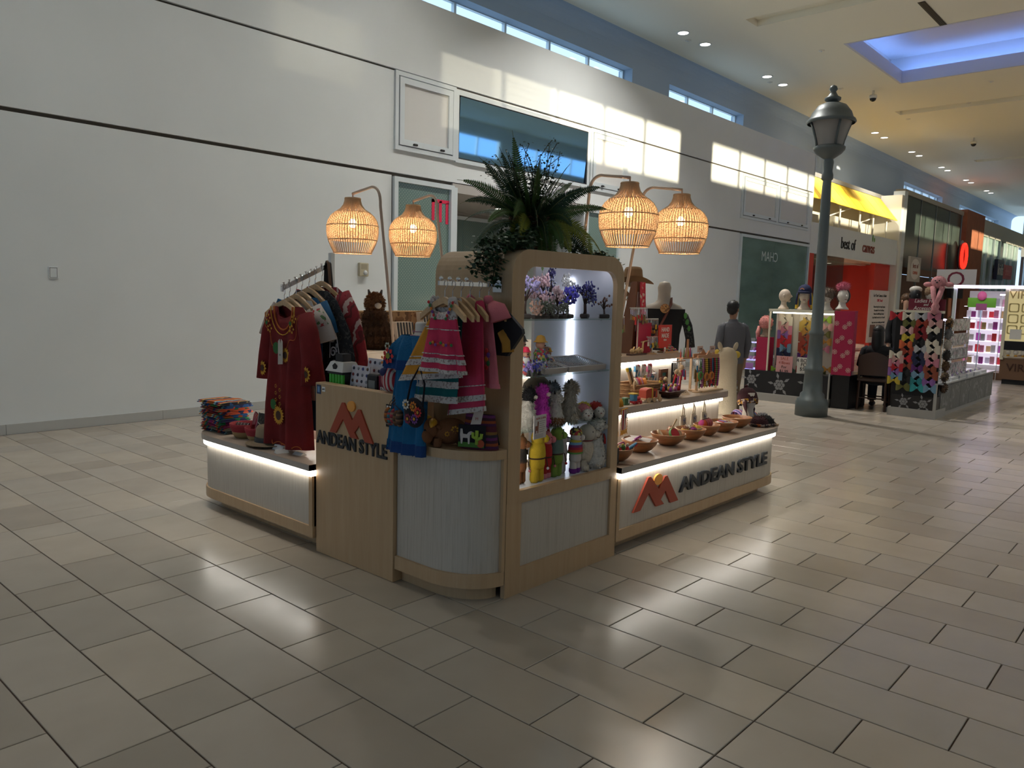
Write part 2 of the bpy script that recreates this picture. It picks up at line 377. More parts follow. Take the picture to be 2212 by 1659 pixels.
def glazing(n, label, x0, x1, z1, y, mat, axis='x', bars=()):
    wn = struct('window_%d' % n, label); f = .07
    MB().ring([(x0, 0), (x1, 0), (x1, z1), (x0, z1)], [(x0 + f, f), (x1 - f, f), (x1 - f, z1 - f), (x0 + f, z1 - f)], y - .05, y + .05).build('window_frame', mAlu, wn)
    e = [x0 + f] + list(bars) + [x1 - f]
    for a, b in zip(e, e[1:]): MB().box(a, b - .006, y - .006, y + .006, f, z1 - f).build('window_pane', mat, wn)
    return wn
g6 = glazing(6, 'green glass shop window with dotted film behind the rear lamps', 7.42, 8.62, 3.22, WY, mDot)
glazing(7, 'dotted film glass door at the back of the entrance recess', 8.70, 12.0, 3.05, 11.2, mDot, bars=(9.8, 10.9))
glazing(8, 'dotted film shop window right of the entrance recess', 12.06, 13.22, 3.22, WY, mDot)
g9 = glazing(9, 'green shop window with a painted reflection of lettering near the wall end', 18.5, 22.9, 3.22, WY, mGreen, bars=(20.6,))
mRed = M('red film', (.75, .03, .09), .4)
for i, xx in enumerate((8.18, 8.33, 8.47)):
    MB().box(xx, xx + .055, WY - .012, WY - .006, 2.66 - .02 * i, 2.98 - .02 * i).build('red_letter_stroke', mRed, g6)
MB().box(8.18, 8.54, WY - .012, WY - .0065, 2.93, 2.98).build('red_letter_stroke', mRed, g6)
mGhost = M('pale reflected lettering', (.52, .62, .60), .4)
t = text('reflection_letters', 'CHAM', .36, mGhost, (20.3, WY - .01, 2.72), FY, g9, .002); t.scale = (-1, 1, 1)  # pale letters stand in for a sign mirrored in the glass
rec = struct('wall_recess', 'entrance recess with a grey soffit')
MB().box(8.62, 8.70, WY - .03, 11.2, 0, 3.2).build('recess_side', mAlu, rec); MB().box(12.0, 12.06, WY - .03, 11.2, 0, 3.2).build('recess_side', mAlu, rec)
MB().box(8.6, 12.1, WY - .02, 11.3, 3.12, 3.26).build('recess_soffit', mSoffit2, rec); MB().box(8.6, 12.1, 11.18, 11.3, 3.0, 3.13).build('recess_header', mSoffit2, rec)
mLampW = M('downlight diffuser', (1, .93, .85), .5, emit=7, ecol=(1, .93, .84))
mTrimW = M('downlight trim', (.75, .74, .70), .5)
def downlight(x, y, z, r, label, group, power=0, col=(1, .90, .76)):
    t = thing('downlight', label, 'ceiling light', (x, y, z), group=group)
    MB().lathe([(r, 0), (r * 1.25, 0), (r * 1.25, -.012), (r, -.012), (r, 0)], 18).build('trim_ring', mTrimW, t)
    MB().lathe([(0, -.004), (r, -.004)], 18).build('diffuser', mLampW, t)
    if power:
        l = bpy.data.lights.new('downlight', 'AREA'); l.shape = 'DISK'; l.size = r * 2; l.energy = power; l.color = col; l.spread = rad(75 if r < .13 else 120)
        o = bpy.data.objects.new('downlight_bulb', l); C.objects.link(o); o.location = (0, 0, -.03); o.parent = t
    return t
for i, (xx, yy) in enumerate(((9.35, 10.0), (10.7, 10.0))):
    downlight(xx, yy, 3.12, .11, ('round downlight in the entrance soffit, nearer the rear lamps', 'round downlight in the entrance soffit behind the fern')[i], 'entrance soffit downlights', 12)

# ================================================================ clerestory and ceiling
CZ, CY, GY = 7.60, 11.0, 11.3
cl = struct('wall_clerestory', 'upper wall coloured with skylight blue, with piers between the clerestory windows')
P0 = 9.2 - 1.403 * 4
groups = [(k * 8.43 + 9.25 - 8.43, 5) for k in range(0, 6)]
def clerestory(n, x0, x1, label):
    wn = struct('window_%d' % n, label)
    k = max(1, round((x1 - x0) / 1.40)); st = (x1 - x0) / k
    MB().box(x0, x1, GY - .04, GY + .04, 5.84, 5.90).box(x0, x1, GY - .04, GY + .04, 6.985, 7.0).build('window_frame', mAlu, wn)
    for i in range(k + 1): MB().box(x0 + i * st - .03, x0 + i * st + .03, GY - .04, GY + .04, 5.90, 6.985).build('mullion', mAlu, wn)
    for i in range(k): MB().box(x0 + i * st + .03, x0 + (i + 1) * st - .03, GY - .004, GY + .004, 5.90, 6.985).build('window_pane', mClear, wn)
segs = [(-12, -1.2), (0.2, 7.85), (9.25, 16.27), (17.96, 22.17)]
segs = [(-11.9, -.6), (.8, 7.8), (9.25, 16.27), (17.96, 22.17)]
fx = 33.6
segs += [(25.0, 25.05), (38.0, 44.5), (48, 58)]
segs = [s for s in segs if s[1] - s[0] > .5]
for i, s in enumerate(segs):
    clerestory(20 + i, s[0], s[1], ('clerestory strip far behind the left end of the wall', 'clerestory strip above the blank white wall', 'long clerestory strip above the blue window', 'short clerestory strip beside the dark pier', 'distant clerestory strip above the dark shopfront', 'farthest clerestory strip')[i])
prev = -12
for s in segs + [(62, 62)]:
    if s[0] - prev > .02: MB().box(prev, s[0], CY, GY + .1, 5.6, 7.0).build('pier', mSof, cl)
    prev = s[1]
MB().box(-12, 62, GY - .02, GY + .12, 5.4, 5.86).build('sill_wall', mSof, cl)
# fascia with a soft rolled edge up to the ceiling
pf = [(CY + .33, 7.0), (CY, 7.0), (CY, CZ - .35)] + [(CY - .35 + .35 * math.cos(a), CZ - .35 + .35 * math.sin(a)) for a in [PI / 2 * i / 6 for i in range(1, 7)]] + [(CY + .33, CZ)]
MB().prism(pf, -12, 62, 'yz').build('fascia', mSof, cl, smooth=False)
ce = struct('ceiling', 'cream painted ceiling with shallow troughs and a coffer')
CX0, CX1, CY0, CY1 = 19.35, 23.6, .6, 7.12
def slab(x0, x1, y0, y1): MB().box(x0, x1, y0, y1, CZ, CZ + .06).build('ceiling_panel', mCeil, ce)
TR = [(16.4, 17.0), (26.9, 27.5), (37.5, 38.1)]
slab(-12, 62, 8.25, CY + .1)
slab(-12, 62, -8.7, .6 - 1.2)
xs = [-12, TR[0][0]]; slab(-12, 16.4, -.6, 8.25); slab(17.0, CX0, -.6, 8.25)
slab(CX0, CX1, CY1, 8.25); slab(CX0, CX1, -.6, CY0); slab(CX1, 26.9, -.6, 8.25); slab(27.5, 37.5, -.6, 8.25); slab(38.1, 62, -.6, 8.25)
for a, b in TR:
    MB().box(a, b, -.6, 8.25, CZ + .14, CZ + .18).build('trough_top', mCeil, ce)
    MB().box(a - .01, a + .01, -.6, 8.24, CZ - .002, CZ + .16).box(b - .01, b + .01, -.6, 8.24, CZ - .002, CZ + .16).box(a, b, 8.235, 8.26, CZ - .002, CZ + .16).build('trough_side', mCeil, ce)
# coffer with blue cove light
cf = struct('trim_1', 'square ceiling coffer with a blue lit cove')
mLav = M('coffer lip paint', (.60, .60, .66), .9); mCT = M('coffer top paint', (.62, .58, .52), .9)
MB().ring([(CX0 - .05, CY0 - .05), (CX1 + .05, CY0 - .05), (CX1 + .05, CY1 + .05), (CX0 - .05, CY1 + .05)], [(CX0 + .012, CY0 + .012), (CX1 - .012, CY0 + .012), (CX1 - .012, CY1 - .012), (CX0 + .012, CY1 - .012)], CZ - .003, CZ + .32, 'xy').build('coffer_lip', mLav, cf)
o = .45
MB().ring([(CX0 - o - .05, CY0 - o - .05), (CX1 + o + .05, CY0 - o - .05), (CX1 + o + .05, CY1 + o + .05), (CX0 - o - .05, CY1 + o + .05)], [(CX0 - o, CY0 - o), (CX1 + o, CY0 - o), (CX1 + o, CY1 + o), (CX0 - o, CY1 + o)], CZ + .06, CZ + .85, 'xy').build('cove_wall', mCT, cf)
MB().box(CX0 - o, CX1 + o, CY0 - o, CY1 + o, CZ + .80, CZ + .86).build('coffer_top', mCT, cf)
mCove = M('blue cove tube', (.25, .45, 1), .5, emit=16, ecol=(.16, .33, 1.0))
for a in ((CX0 - .2, CX0 - .16, CY0, CY1), (CX1 + .16, CX1 + .2, CY0, CY1), (CX0, CX1, CY0 - .2, CY0 - .16), (CX0, CX1, CY1 + .16, CY1 + .2)):
    MB().box(*a, CZ + .30, CZ + .34).build('cove_tube', mCove, cf)
for i, k in enumerate([-3, -2, -1, 0, 1, 2, 3, 4, 5, 6, 7, 8]):
    for j in (0, 1):
        xx = 16.36 + 4.47 * k + j * 1.03
        if 13 < xx < 52: downlight(xx, 9.72, CZ, .12, 'small ceiling downlight beside the clerestory, %s pair from the near end, %s one' % (ORD[k], ('nearer', 'farther')[j]), 'ceiling downlights in pairs beside the clerestory', 45 if xx > 23 else 0, (1, .93, .80))
for i, pw in enumerate((12, 14, 20, 32, 62, 175)):  # row added out of view to brighten the white wall
    downlight(-10.91 + 4.47 * i, 6.6, CZ, .15, 'added unseen downlight washing the white wall, %s from the open end of the hall' % ORD[i], 'added downlights in front of the white wall', pw, (1, .965, .91))
for i, pw in enumerate((6, 8, 10, 14, 40, 70, 95, 120, 120, 120)):  # unseen row added to lift the general light in the hall
    downlight(-6.4 + 4.47 * i, -4.0, CZ, .15, 'added unseen downlight over the opposite side, %s from the open end of the hall' % ORD[i], 'added downlights over the opposite side', pw, (1, .95, .86))
for i, (xx, yy, ln) in enumerate(((17.6, 5.05, 1.7), (31.0, 4.85, 3.0), (28.5, 4.2, 2.6))):
    t = thing('air_slot', ('black slot diffuser at the top edge of the photo', 'black slot diffuser beyond the coffer', 'black slot diffuser at the right edge beyond the coffer')[i], 'air vent', (xx, yy, CZ), group='ceiling slot diffusers')
    MB().box(0, ln, -.07, .07, -.012, 0, .004).build('slot_frame', mDark, t)
    for k in (-.035, 0, .035): MB().box(.03, ln - .03, k - .004, k + .004, -.016, -.011).build('slot_blade', M('vent blade', (.05, .05, .05), .4), t)
mCamW = M('camera housing', (.72, .68, .58), .4)
for i, (px, py) in enumerate(((20.95, 7.95), (29.6, 7.2))):
    t = thing('security_camera', ('small dome camera hanging from the ceiling left of the lamp post top', 'farther small dome camera on the ceiling')[i], 'camera', (px + 3, py, CZ), group='ceiling cameras')
    MB().lathe([(.03, 0), (.03, -.12), (.10, -.13), (.11, -.20), (.09, -.22)], 14).build('housing', mCamW, t, True)
    MB().lathe([(.09, -.22), (.075, -.27), (.04, -.30), (0, -.31)], 14).build('dome', mDark, t, True)
for i, (xx, yy) in enumerate(((16.9, 9.9), (21.4, 9.9), (19.5, 7.75), (23.2, 8.6), (28.2, 8.2), (27, 6.2), (24.8, 5.2))):
    t = thing('sprinkler_cover', 'small flat round sprinkler cover on the cream ceiling, %s from the near end' % ORD[i], 'sprinkler', (xx, yy, CZ), group='sprinkler covers')
    MB().lathe([(.075, 0), (.07, -.012), (.02, -.016), (0, -.016)], 12).build('cover_plate', mCamW, t, True); MB().cyl((0, 0, -.016), (0, 0, -.03), .012, n=8).build('nozzle', mAlu, t)

# ================================================================ opposite side: unseen wall closed below to stop low sun, clerestory above (out of frame, lights the hall)
wf = struct('wall_front', 'opposite side of the hall, closed below to stop low sun, with a clerestory above')
FYY = -8.6; DX = .25 * (WY - FYY); DZ = .1017 * (WY - FYY)
holes = []; g0 = 8.27 - 8.52 * 3
for g in range(0, 9):
    for p in range(5):
        a = g0 + 8.52 * g + 1.42 * p; zb = 4.10 if g == 3 else 4.33
        holes.append((a - DX, a + 1.42 - DX, zb + DZ, 5.16 + DZ, a))
holes = [h for h in holes if -14 < h[0] and h[1] < 60]
prev = -16
fwm = MB(); fwm.box(-16, 62, FYY - .2, FYY, 4.2, 5.9).box(-16, 62, FYY - .2, FYY, 5.16 + DZ, CZ + .1)
for h in holes:
    if h[0] - prev > .01: fwm.box(prev, h[0], FYY - .2, FYY, 5.9, 5.16 + DZ)
    if h[2] > 5.9: fwm.box(h[0], h[1], FYY - .2, FYY, 5.9, h[2])
    prev = h[1]
fwm.box(prev, 62, FYY - .2, FYY, 5.9, 5.16 + DZ)
fwm.build('upper_wall', mWall, wf)
for h in holes:
    MB().box(h[0] - .035, h[0] + .035, FYY - .15, FYY - .05, h[2], h[3]).build('mullion', mAlu, wf)
    MB().box(h[0] + .035, h[1] - .035, FYY - .105, FYY - .095, h[2], h[3]).build('window_pane', mClear, wf)
MB().box(-16, 62, FYY - .2, FYY, 0, 4.2).build('lower_wall', mWall, wf)

# unseen slats added to dim the sun through some clerestory panes
lv = struct('wall_sun_dimmer', 'unseen slats added outside the opposite clerestory to dim the sun')
for x0, x1, th in ((-45, -1.9, .2), (-1.9, .85, .187), (.85, 2.2, .172), (2.2, 3.72, .155)):
    for i in range(9):
        z = 6.9 + .2 * i; MB().box(x0, x1, -20.05, -20, z, z + th).build('sun_dimmer_slat', mBase, lv)
MB().box(-45, 3.72, -20.3, -20.05, 0, 6.9).build('sun_dimmer_wall', mBase, lv)

wl = struct('wall_sky_cut', 'unseen end wall added to cut sky light, open doorway below')
MB().box(-12.3, -12, -8.8, 11.4, 3.3, CZ + .2).build('upper_wall', mWall, wl)  # added out of view to cut sky light on the kiosk fronts
for k in range(5): MB().box(-12.3, -12, -8.8 + 4.4 * k, -7.6 + 4.4 * k, 0, 3.3).build('door_pier', mWall, wl)

t = thing('light_switch', 'blank white switch plate on the white wall at the left edge', 'switch', (2.90, WY, 1.60)); MB().box(-.045, .045, -.012, 0, 0, .125, .003).build('plate', mAlu, t); MB().ring([(-.036, .01), (.036, .01), (.036, .115), (-.036, .115)], [(-.033, .013), (.033, .013), (.033, .112), (-.033, .112)], -.0135, -.012).build('groove', mDark, t)
t = thing('fire_strobe', 'small beige alarm strobe on the white wall beside the clothes rail', 'alarm', (6.88, WY, 1.76)); MB().box(-.075, .075, -.05, 0, 0, .19, .008).build('housing', M('beige plastic', (.46, .42, .30), .5), t); MB().ball((.02, -.05, .05), (.035, .03, .035), 12, 8).build('lens', M('strobe lens', (.6, .62, .62), .15), t, True); MB().box(-.05, .05, -.053, -.049, .10, .17).build('grille', M('beige dark', (.36, .32, .22), .6), t)
# ================================================================ the kiosk: cabinets and counters
def wood(name, base, streak, sx=60, sz=2.2, lo=.38, hi=.62, rough=.5):
    if name in MATS: return MATS[name]
    m = M(name, base, rough); nt = m.node_tree; N = nt.nodes.new; L = nt.links.new
    tc = N('ShaderNodeTexCoord'); mp = N('ShaderNodeMapping'); mp.inputs['Scale'].default_value = (sx, sx, sz); L(tc.outputs['Object'], mp.inputs[0])
    no = N('ShaderNodeTexNoise'); no.inputs['Scale'].default_value = 1.6; no.inputs['Detail'].default_value = 5; no.inputs['Roughness'].default_value = .7; L(mp.outputs[0], no.inputs['Vector'])
    rp = N('ShaderNodeValToRGB'); e = rp.color_ramp.elements; e[0].position = lo; e[0].color = (*streak, 1); e[1].position = hi; e[1].color = (*base, 1); L(no.outputs['Fac'], rp.inputs[0])
    L(rp.outputs[0], nt.nodes['Principled BSDF'].inputs['Base Color']); return m
mWash = wood('whitewashed oak', (.49, .44, .37), (.37, .315, .25), 70, 2.0, .26, .52)
mBirch = wood('birch veneer', (.50, .345, .20), (.44, .29, .155), 18, 1.2, .25, .7, .42)
mTop = wood('pale worktop', (.46, .375, .30), (.41, .33, .26), 6, 6, .3, .7, .35)
mEdge = M('greige edge band', (.42, .37, .32), .45)
mLED = M('white led strip', (1, .98, .92), .4, emit=9.5, ecol=(1.0, .97, .90))
mLEDc = M('cool led strip', (.95, .97, 1), .4, emit=7, ecol=(.82, .88, 1.0))
mChrome = M('chrome', (.75, .76, .78), .12, metal=1)
mHang = wood('hanger wood', (.60, .40, .22), (.48, .30, .15), 30, 30, .3, .7, .4)
mRust = M('rust red sign', (.36, .055, .025), .45); mSunO = M('orange sign disc', (.78, .33, .06), .45); mLetter = M('charcoal letters', (.018, .022, .028), .4)
def arc(cx, cy, r, a0, a1, n=10): return [(cx + r * math.cos(a0 + (a1 - a0) * i / n), cy + r * math.sin(a0 + (a1 - a0) * i / n)) for i in range(n + 1)]
def off(poly_fn, d): return poly_fn(d)

# --- left counter (faces -x)
def left_poly(d, yb=3.895, xr=3.38):   # d = outward offset
    r = .3 + d
    return [(2.6 - d, yb), (xr, yb), (xr, 5.14 + r)] + arc(2.9, 5.14, r, PI / 2, PI)
def counter(name, label, poly, loc, ztop=.53):
    t = thing(name, label, 'counter', loc)
    MB().prism(poly(-.09), 0, .085, 'xy').build('plinth', mBirch, t, w=True)
    MB().prism(poly(.012), .08, .150, 'xy').build('base_rim', mBirch, t, w=True)
    MB().prism(poly(0), .150, ztop - .055, 'xy').build('body', mWash, t, w=True)
    MB().prism(poly(.024), ztop - .072, ztop - .040, 'xy').build('led_strip', mLED, t, w=True)
    MB().prism(poly(.035), ztop - .038, ztop, 'xy').build('worktop', mTop, t, w=True)
    MB().prism(poly(.037), ztop - .037, ztop - .003, 'xy').build('edge_band', mEdge, t, w=True)
    return t
lc = counter('kiosk_counter', 'low whitewashed counter with glowing top edge left of the logo panel', left_poly, (3.1, 4.6, 0))
MB().box(2.585, 2.62, 3.895, 3.93, .15, .475).build('corner_post', mBirch, lc, w=True)
def left_tier(d): r = .12 + d; return [(3.05 - d, 3.895), (3.38, 3.895), (3.38, 5.0 + r)] + arc(3.17, 5.0, r, PI / 2, PI, 6)
lt = thing('kiosk_riser', 'white riser with lit edge standing on the left counter behind the red tunic', 'riser', (3.3, 4.5, .53))
MB().prism(left_tier(0), .53, .745, 'xy').build('body', mWash, lt, w=True); MB().prism(left_tier(.03), .715, .743, 'xy').build('led_strip', mLED, lt, w=True); MB().prism(left_tier(.06), .745, .79, 'xy').build('worktop', mTop, lt, w=True)

# --- logo panel (cash desk front)
def logo(parent, u0, z0, s, face, sz=None):
    """mountain logo; face 'x' -> lies on x=const facing -x (u = -y), 'y' -> lies on y=const facing -y (u = x)"""
    H = s if sz is None else sz
    pts = [(0, 0), (.36, .98), (.60, .56), (.75, .80), (1.10, -.08), (.90, -.08), (.745, .40), (.66, .25), (.80, -.04), (.62, -.04), (.36, .55), (.16, 0)]
    pts = [(0, .02), (.34, 1.0), (.40, 1.0), (.62, .52), (.77, .88), (.83, .88), (1.16, -.06), (.95, -.06), (.80, .40), (.68, .16), (.77, -.02), (.57, -.02), (.37, .50), (.17, .02)]
    poly = [(u0 + p[0] * s, z0 + p[1] * H) for p in pts]
    c = (u0 + .585 * s, z0 + .93 * H); disc = [(c[0] + .105 * s * math.cos(a), c[1] + .105 * s * math.sin(a)) for a in [2 * PI * i / 18 for i in range(18)]]
    return poly, disc
pn = thing('logo_board', 'tall birch panel with mountain logo and lettering in front of the cash desk', 'panel', (2.64, 3.53, 0))
PX = 2.607
MB().box(PX, PX + .065, 3.172, 3.885, 0, 1.02, .003).build('board', mBirch, pn, w=True)
poly, disc = logo(pn, 0, 0, .345, 'x', .185)
fl = lambda P, yc, zc: [(yc - p[0], zc + p[1]) for p in P]
MB().prism(fl(poly, 3.735, .745), PX - .010, PX - .0005, 'yz').build('logo_mountain', mRust, pn, w=True)
MB().prism([(3.735 - .345 * .585 + .036 * math.cos(a), .745 + .172 + .030 * math.sin(a)) for a in [2 * PI * i / 18 for i in range(18)]], PX - .010, PX - .0005, 'yz').build('logo_sun', mSunO, pn, w=True)
text('lettering', 'ANDEAN STYLE', .105, mLetter, (PX - .004 - 2.64, 3.545 - 3.53, .700), FX, pn, .004, .87, .003)
mStk = M('navy sticker', (.02, .04, .10), .3); mStkW = M('white sticker', (.75, .74, .70), .4); mStkB = M('pale blue smudge', (.16, .30, .50), .4)
MB().box(PX - .002, PX - .0005, 3.832, 3.874, .955, 1.008).build('sticker', mStk, pn, w=True); MB().box(PX - .003, PX - .0021, 3.842, 3.864, .965, .998).build('sticker_print', mStkB, pn, w=True)
MB().box(PX - .002, PX - .0005, 3.79, 3.82, .972, 1.0).build('sticker', mStkW, pn, w=True)
text('sticker_print', '#10', .014, mLetter, (PX - .0027 - 2.64, 3.805 - 3.53, .986), FX, pn, .0004)
cardst = thing('card_brand_sign', 'narrow black payment sticker reading VISA at the edge of the logo panel', 'sticker', (PX - .003, 3.205, .80))
MB().box(-.002, .0015, -.026, .026, .045, .165).build('black_ground', M('black gloss', (.01, .01, .012), .2), cardst)
MB().box(-.003, -.0021, -.020, .020, .06, .088).build('white_field', mStkW, cardst); text('print', 'VISA', .016, M('visa navy', (.03, .05, .22), .4), (-.0035, 0, .074), FX, cardst, .0003)
MB().lathe([(0, 0), (.011, 0)], 14).xf(Matrix.Translation((-.0025, .009, .118)) @ Matrix.Rotation(PI / 2, 4, 'Y')).build('red_disc', M('card red', (.65, .05, .03), .4), cardst)
MB().lathe([(0, 0), (.011, 0)], 14).xf(Matrix.Translation((-.0028, -.006, .112)) @ Matrix.Rotation(PI / 2, 4, 'Y')).build('orange_disc', mSunO, cardst)
MB().box(-.003, -.0021, -.020, .020, .14, .158).build('white_field', mStkW, cardst)
cd = thing('cash_desk', 'cash desk shelf behind the logo panel', 'desk', (2.9, 3.53, 0))
MB().box(2.68, 3.15, 3.18, 3.88, .955, .985).build('worktop', mTop, cd, w=True); MB().box(2.69, 3.13, 3.18, 3.205, .0, .955).build('side_panel', mBirch, cd, w=True); MB().box(2.69, 3.13, 3.86, 3.885, 0, .955).build('side_panel', mBirch, cd, w=True)

# --- quarter-round corner unit
def corner_poly(d, y1=3.168):
    return [(2.62 - d, y1)] + [(2.864 + (.244 + d) * math.cos(a), 2.93 + (.33 + d) * math.sin(a)) for a in [PI + PI / 2 * i / 12 for i in range(13)]] + [(2.864, y1)]
cu = thing('corner_cabinet', 'rounded birch corner cabinet with whitewashed curved panel under the dresses', 'cabinet', (2.8, 2.9, 0))
MB().prism(corner_poly(-.05), 0, .085, 'xy').build('plinth', mBirch, cu, w=True)
MB().prism(corner_poly(.004), .075, .148, 'xy').build('base_rim', mBirch, cu, w=True)
MB().prism(corner_poly(-.012), .148, .735, 'xy').build('curved_panel', mWash, cu, w=True)
MB().prism(corner_poly(.004), .735, .782, 'xy').build('worktop', mBirch, cu, w=True)
MB().box(2.842, 2.864, 2.594, 2.63, .148, .735).build('stile', mBirch, cu, w=True)

# --- display tower
tw = thing('display_tower', 'tall birch display case with rounded top, lit white inside', 'display case', (3.35, 2.8, 0))
TX0, TX1, TF, TB, TZ = 2.868, 3.84, 2.592, 2.93, 1.785
mIn = M('white laminate', (.62, .63, .68), .4)
out = rrect(TX0, TX1, .50, TZ, .13, 8, (0, 0, 1, 1)); inn = rrect(2.962, 3.772, .553, 1.702, .085, 8, (0, 0, 1, 1))
MB().ring(out, inn, TF, TF + .03).build('face_frame', mBirch, tw, w=True)
# wrap: side, rounded top
sh = rrect(TX0, TX1, .50, TZ - .002, .13, 8, (0, 0, 1, 1)); shi = rrect(TX0 + .03, TX1 - .03, .53, TZ - .032, .10, 8, (0, 0, 1, 1))
MB().ring(sh, shi, TF + .03, 3.15).build('carcass', mBirch, tw, w=True)
MB().box(2.93, 3.775, TF + .03, TB, .53, .553).build('floor_board', mIn, tw, w=True)
MB().box(3.44, 3.79, TB, TB + .02, .553, 1.75).build('back_panel', mIn, tw, w=True)
MB().box(3.776, 3.80, TF + .03, TB, .553, 1.74).build('inner_side', mIn, tw, w=True)
MB().box(2.9, 2.945, TF + .03, TB, .553, 1.70).build('inner_side', mIn, tw, w=True)
MB().box(2.93, 3.78, TF + .03, TB, 1.742, 1.75).build('inner_top', mIn, tw, w=True)
for z in (1.43, 1.132, .846):
    MB().box(2.948, 3.772, TF + .035, TB - .004, z - .004, z + .004).build('glass_shelf', mShelfGlass, tw, w=True)
    for yy in (2.70, 2.86):
        for xx in (2.952, 3.768): MB().cbox((xx, yy, z - .009), (.012, .012, .008)).build('shelf_peg', mChrome, tw, w=True)
for a, b in ((.56, .84), (.852, 1.126), (1.138, 1.424), (1.436, 1.66)):
    MB().box(3.757, 3.770, TB - .018, TB - .006, a, b).build('led_strip', mLEDc, tw, w=True)
MB().box(3.0, 3.74, TF + .036, TF + .05, 1.718, 1.730).build('led_strip', mLEDc, tw, w=True); MB().box(2.9455, 2.953, TF + .034, TF + .046, .57, 1.69).build('led_strip', mLED, tw, w=True)  # the upright strip behind the left stile is added to brighten toy fronts
MB().box(TX0 + .0, 2.985, TF + .002, TF + .03, .14, .50).build('stile', mBirch, tw, w=True)
MB().box(3.79, 3.853, TF + .002, TF + .03, .0, .50).build('stile', mBirch, tw, w=True)
MB().box(2.985, 3.79, TF + .016, TF + .03, .14, .50).build('lower_panel', mWash, tw, w=True)
MB().box(2.985, 3.79, TF + .004, TF + .03, .485, .505).build('rail', mBirch, tw, w=True)
MB().box(TX0, 3.853, TF + .001, TF + .03, .0, .14).build('rail', mBirch, tw, w=True)
MB().box(2.96, 3.84, TF + .03, 3.15, 0.02, .50).build('base_box', mBirch, tw, w=True)

# --- right counter (faces -y) with two risers
def right_poly(d, xl=3.855):
    r = .33 + d
    return [(xl, 2.6 - d), (6.0, 2.6 - d)] + arc(6.0, 2.93, r, -PI / 2, 0)[1:] + [(6.33 + d, 3.6), (xl, 3.6)]
rc = counter('kiosk_counter', 'long low whitewashed counter with raised logo and lettering right of the display case', right_poly, (5.0, 3.0, 0), .545)
poly, disc = logo(rc, 0, 0, .47, 'y', .205)
MB().prism([(4.035 + p[0], .225 + p[1]) for p in poly], 2.586, 2.599, 'xz').build('logo_mountain', mRust, rc, w=True)
MB().prism([(4.035 + .47 * .60 + .050 * math.cos(a), .225 + .172 + .036 * math.sin(a)) for a in [2 * PI * i / 18 for i in range(18)]], 2.586, 2.599, 'xz').build('logo_sun', mSunO, rc, w=True)
text('lettering', 'ANDEAN STYLE', .135, mLetter, (5.285 - 5.0, 2.592 - 3.0, .305), FY, rc, .007, 1.42, .004)
MB().box(3.855, 3.885, 2.588, 2.62, .15, .49).build('corner_post', mBirch, rc, w=True)
def rt2(d): r = .10 + d; return [(3.855, 3.05 - d), (5.97, 3.05 - d)] + arc(5.97, 3.15, r, -PI / 2, 0, 6)[1:] + [(6.07 + d, 3.9), (3.855, 3.9)]
r2 = thing('kiosk_riser', 'middle riser with lit edge behind the wooden bowls, full of small toys', 'riser', (5.0, 3.4, .545))
MB().prism(rt2(0), .545, .755, 'xy').build('body', mWash, r2, w=True); MB().prism(rt2(.03), .722, .752, 'xy').build('led_strip', mLED, r2, w=True); MB().prism(rt2(.07), .756, .805, 'xy').build('worktop', mTop, r2, w=True); MB().prism(rt2(.072), .757, .801, 'xy').build('edge_band', mEdge, r2, w=True)
def rt3(d): return [(3.855, 3.44 - d), (5.86 + d, 3.44 - d), (5.86 + d, 3.9), (3.855, 3.9)]
r3 = thing('kiosk_riser', 'top riser with lit edge carrying key ring stands and the red sign', 'riser', (5.0, 3.6, .805))
MB().prism(rt3(0), .805, 1.055, 'xy').build('body', mWash, r3, w=True); MB().prism(rt3(.03), 1.018, 1.052, 'xy').build('led_strip', mLED, r3, w=True); MB().prism(rt3(.06), 1.056, 1.105, 'xy').build('worktop', mTop, r3, w=True); MB().prism(rt3(.062), 1.058, 1.101, 'xy').build('edge_band', mEdge, r3, w=True)
# --- rear riser (far long side) and its shelf
rr = thing('kiosk_riser', 'rear birch riser with pale top under the brown alpaca', 'riser', (4.6, 5.0, 0))
MB().box(3.45, 6.0, 4.60, 5.4, 0, 1.055).build('body', mBirch, rr, w=True); MB().box(3.40, 6.05, 4.55, 5.45, 1.056, 1.105).build('worktop', M('cream worktop', (.66, .56, .45), .4), rr, w=True)
# ================================================================ shops beyond the end of the white wall
mYel = M('yellow awning cloth', (.86, .55, .035), .7, bump=.1, bscale=60); mYelD = M('awning seam', (.45, .26, .02), .8)
mRedW = M('red shop wall', (.55, .045, .03), .5); mCream = M('cream shop wall', (.60, .58, .50), .7); mPost = M('white post', (.75, .74, .68), .4)
mDkGl = M('dark shop glass', (.055, .075, .065), .22, spec=.5, var=.4, vscale=.5); mBrickF = M('terracotta column', (.34, .125, .065), .7, var=.15, vscale=3)
mPale = M('pale shop glass', (.30, .42, .38), .1, spec=.7, var=.25, vscale=.7); mBrown = M('brown shop front', (.13, .07, .045), .6)
sh1 = struct('wall_canvas_shop', 'shop front with yellow awning, white fascia and red interior')
MB().box(23.0, 32.0, 10.3, 10.5, 3.0, 5.6).build('upper_back', mCream, sh1)
MB().box(23.0, 32.0, 9.95, 10.35, 5.52, 5.66).build('awning_beam', mPost, sh1)
MB().box(23.0, 31.75, 9.25, 9.45, 3.02, 3.93).build('fascia', mWall, sh1); MB().box(23.0, 31.75, 9.28, 10.35, 3.84, 3.92).build('fascia_top', mCream, sh1)
MB().box(31.72, 32.0, 9.2, 10.4, 0, 5.62).build('end_post', mPost, sh1)
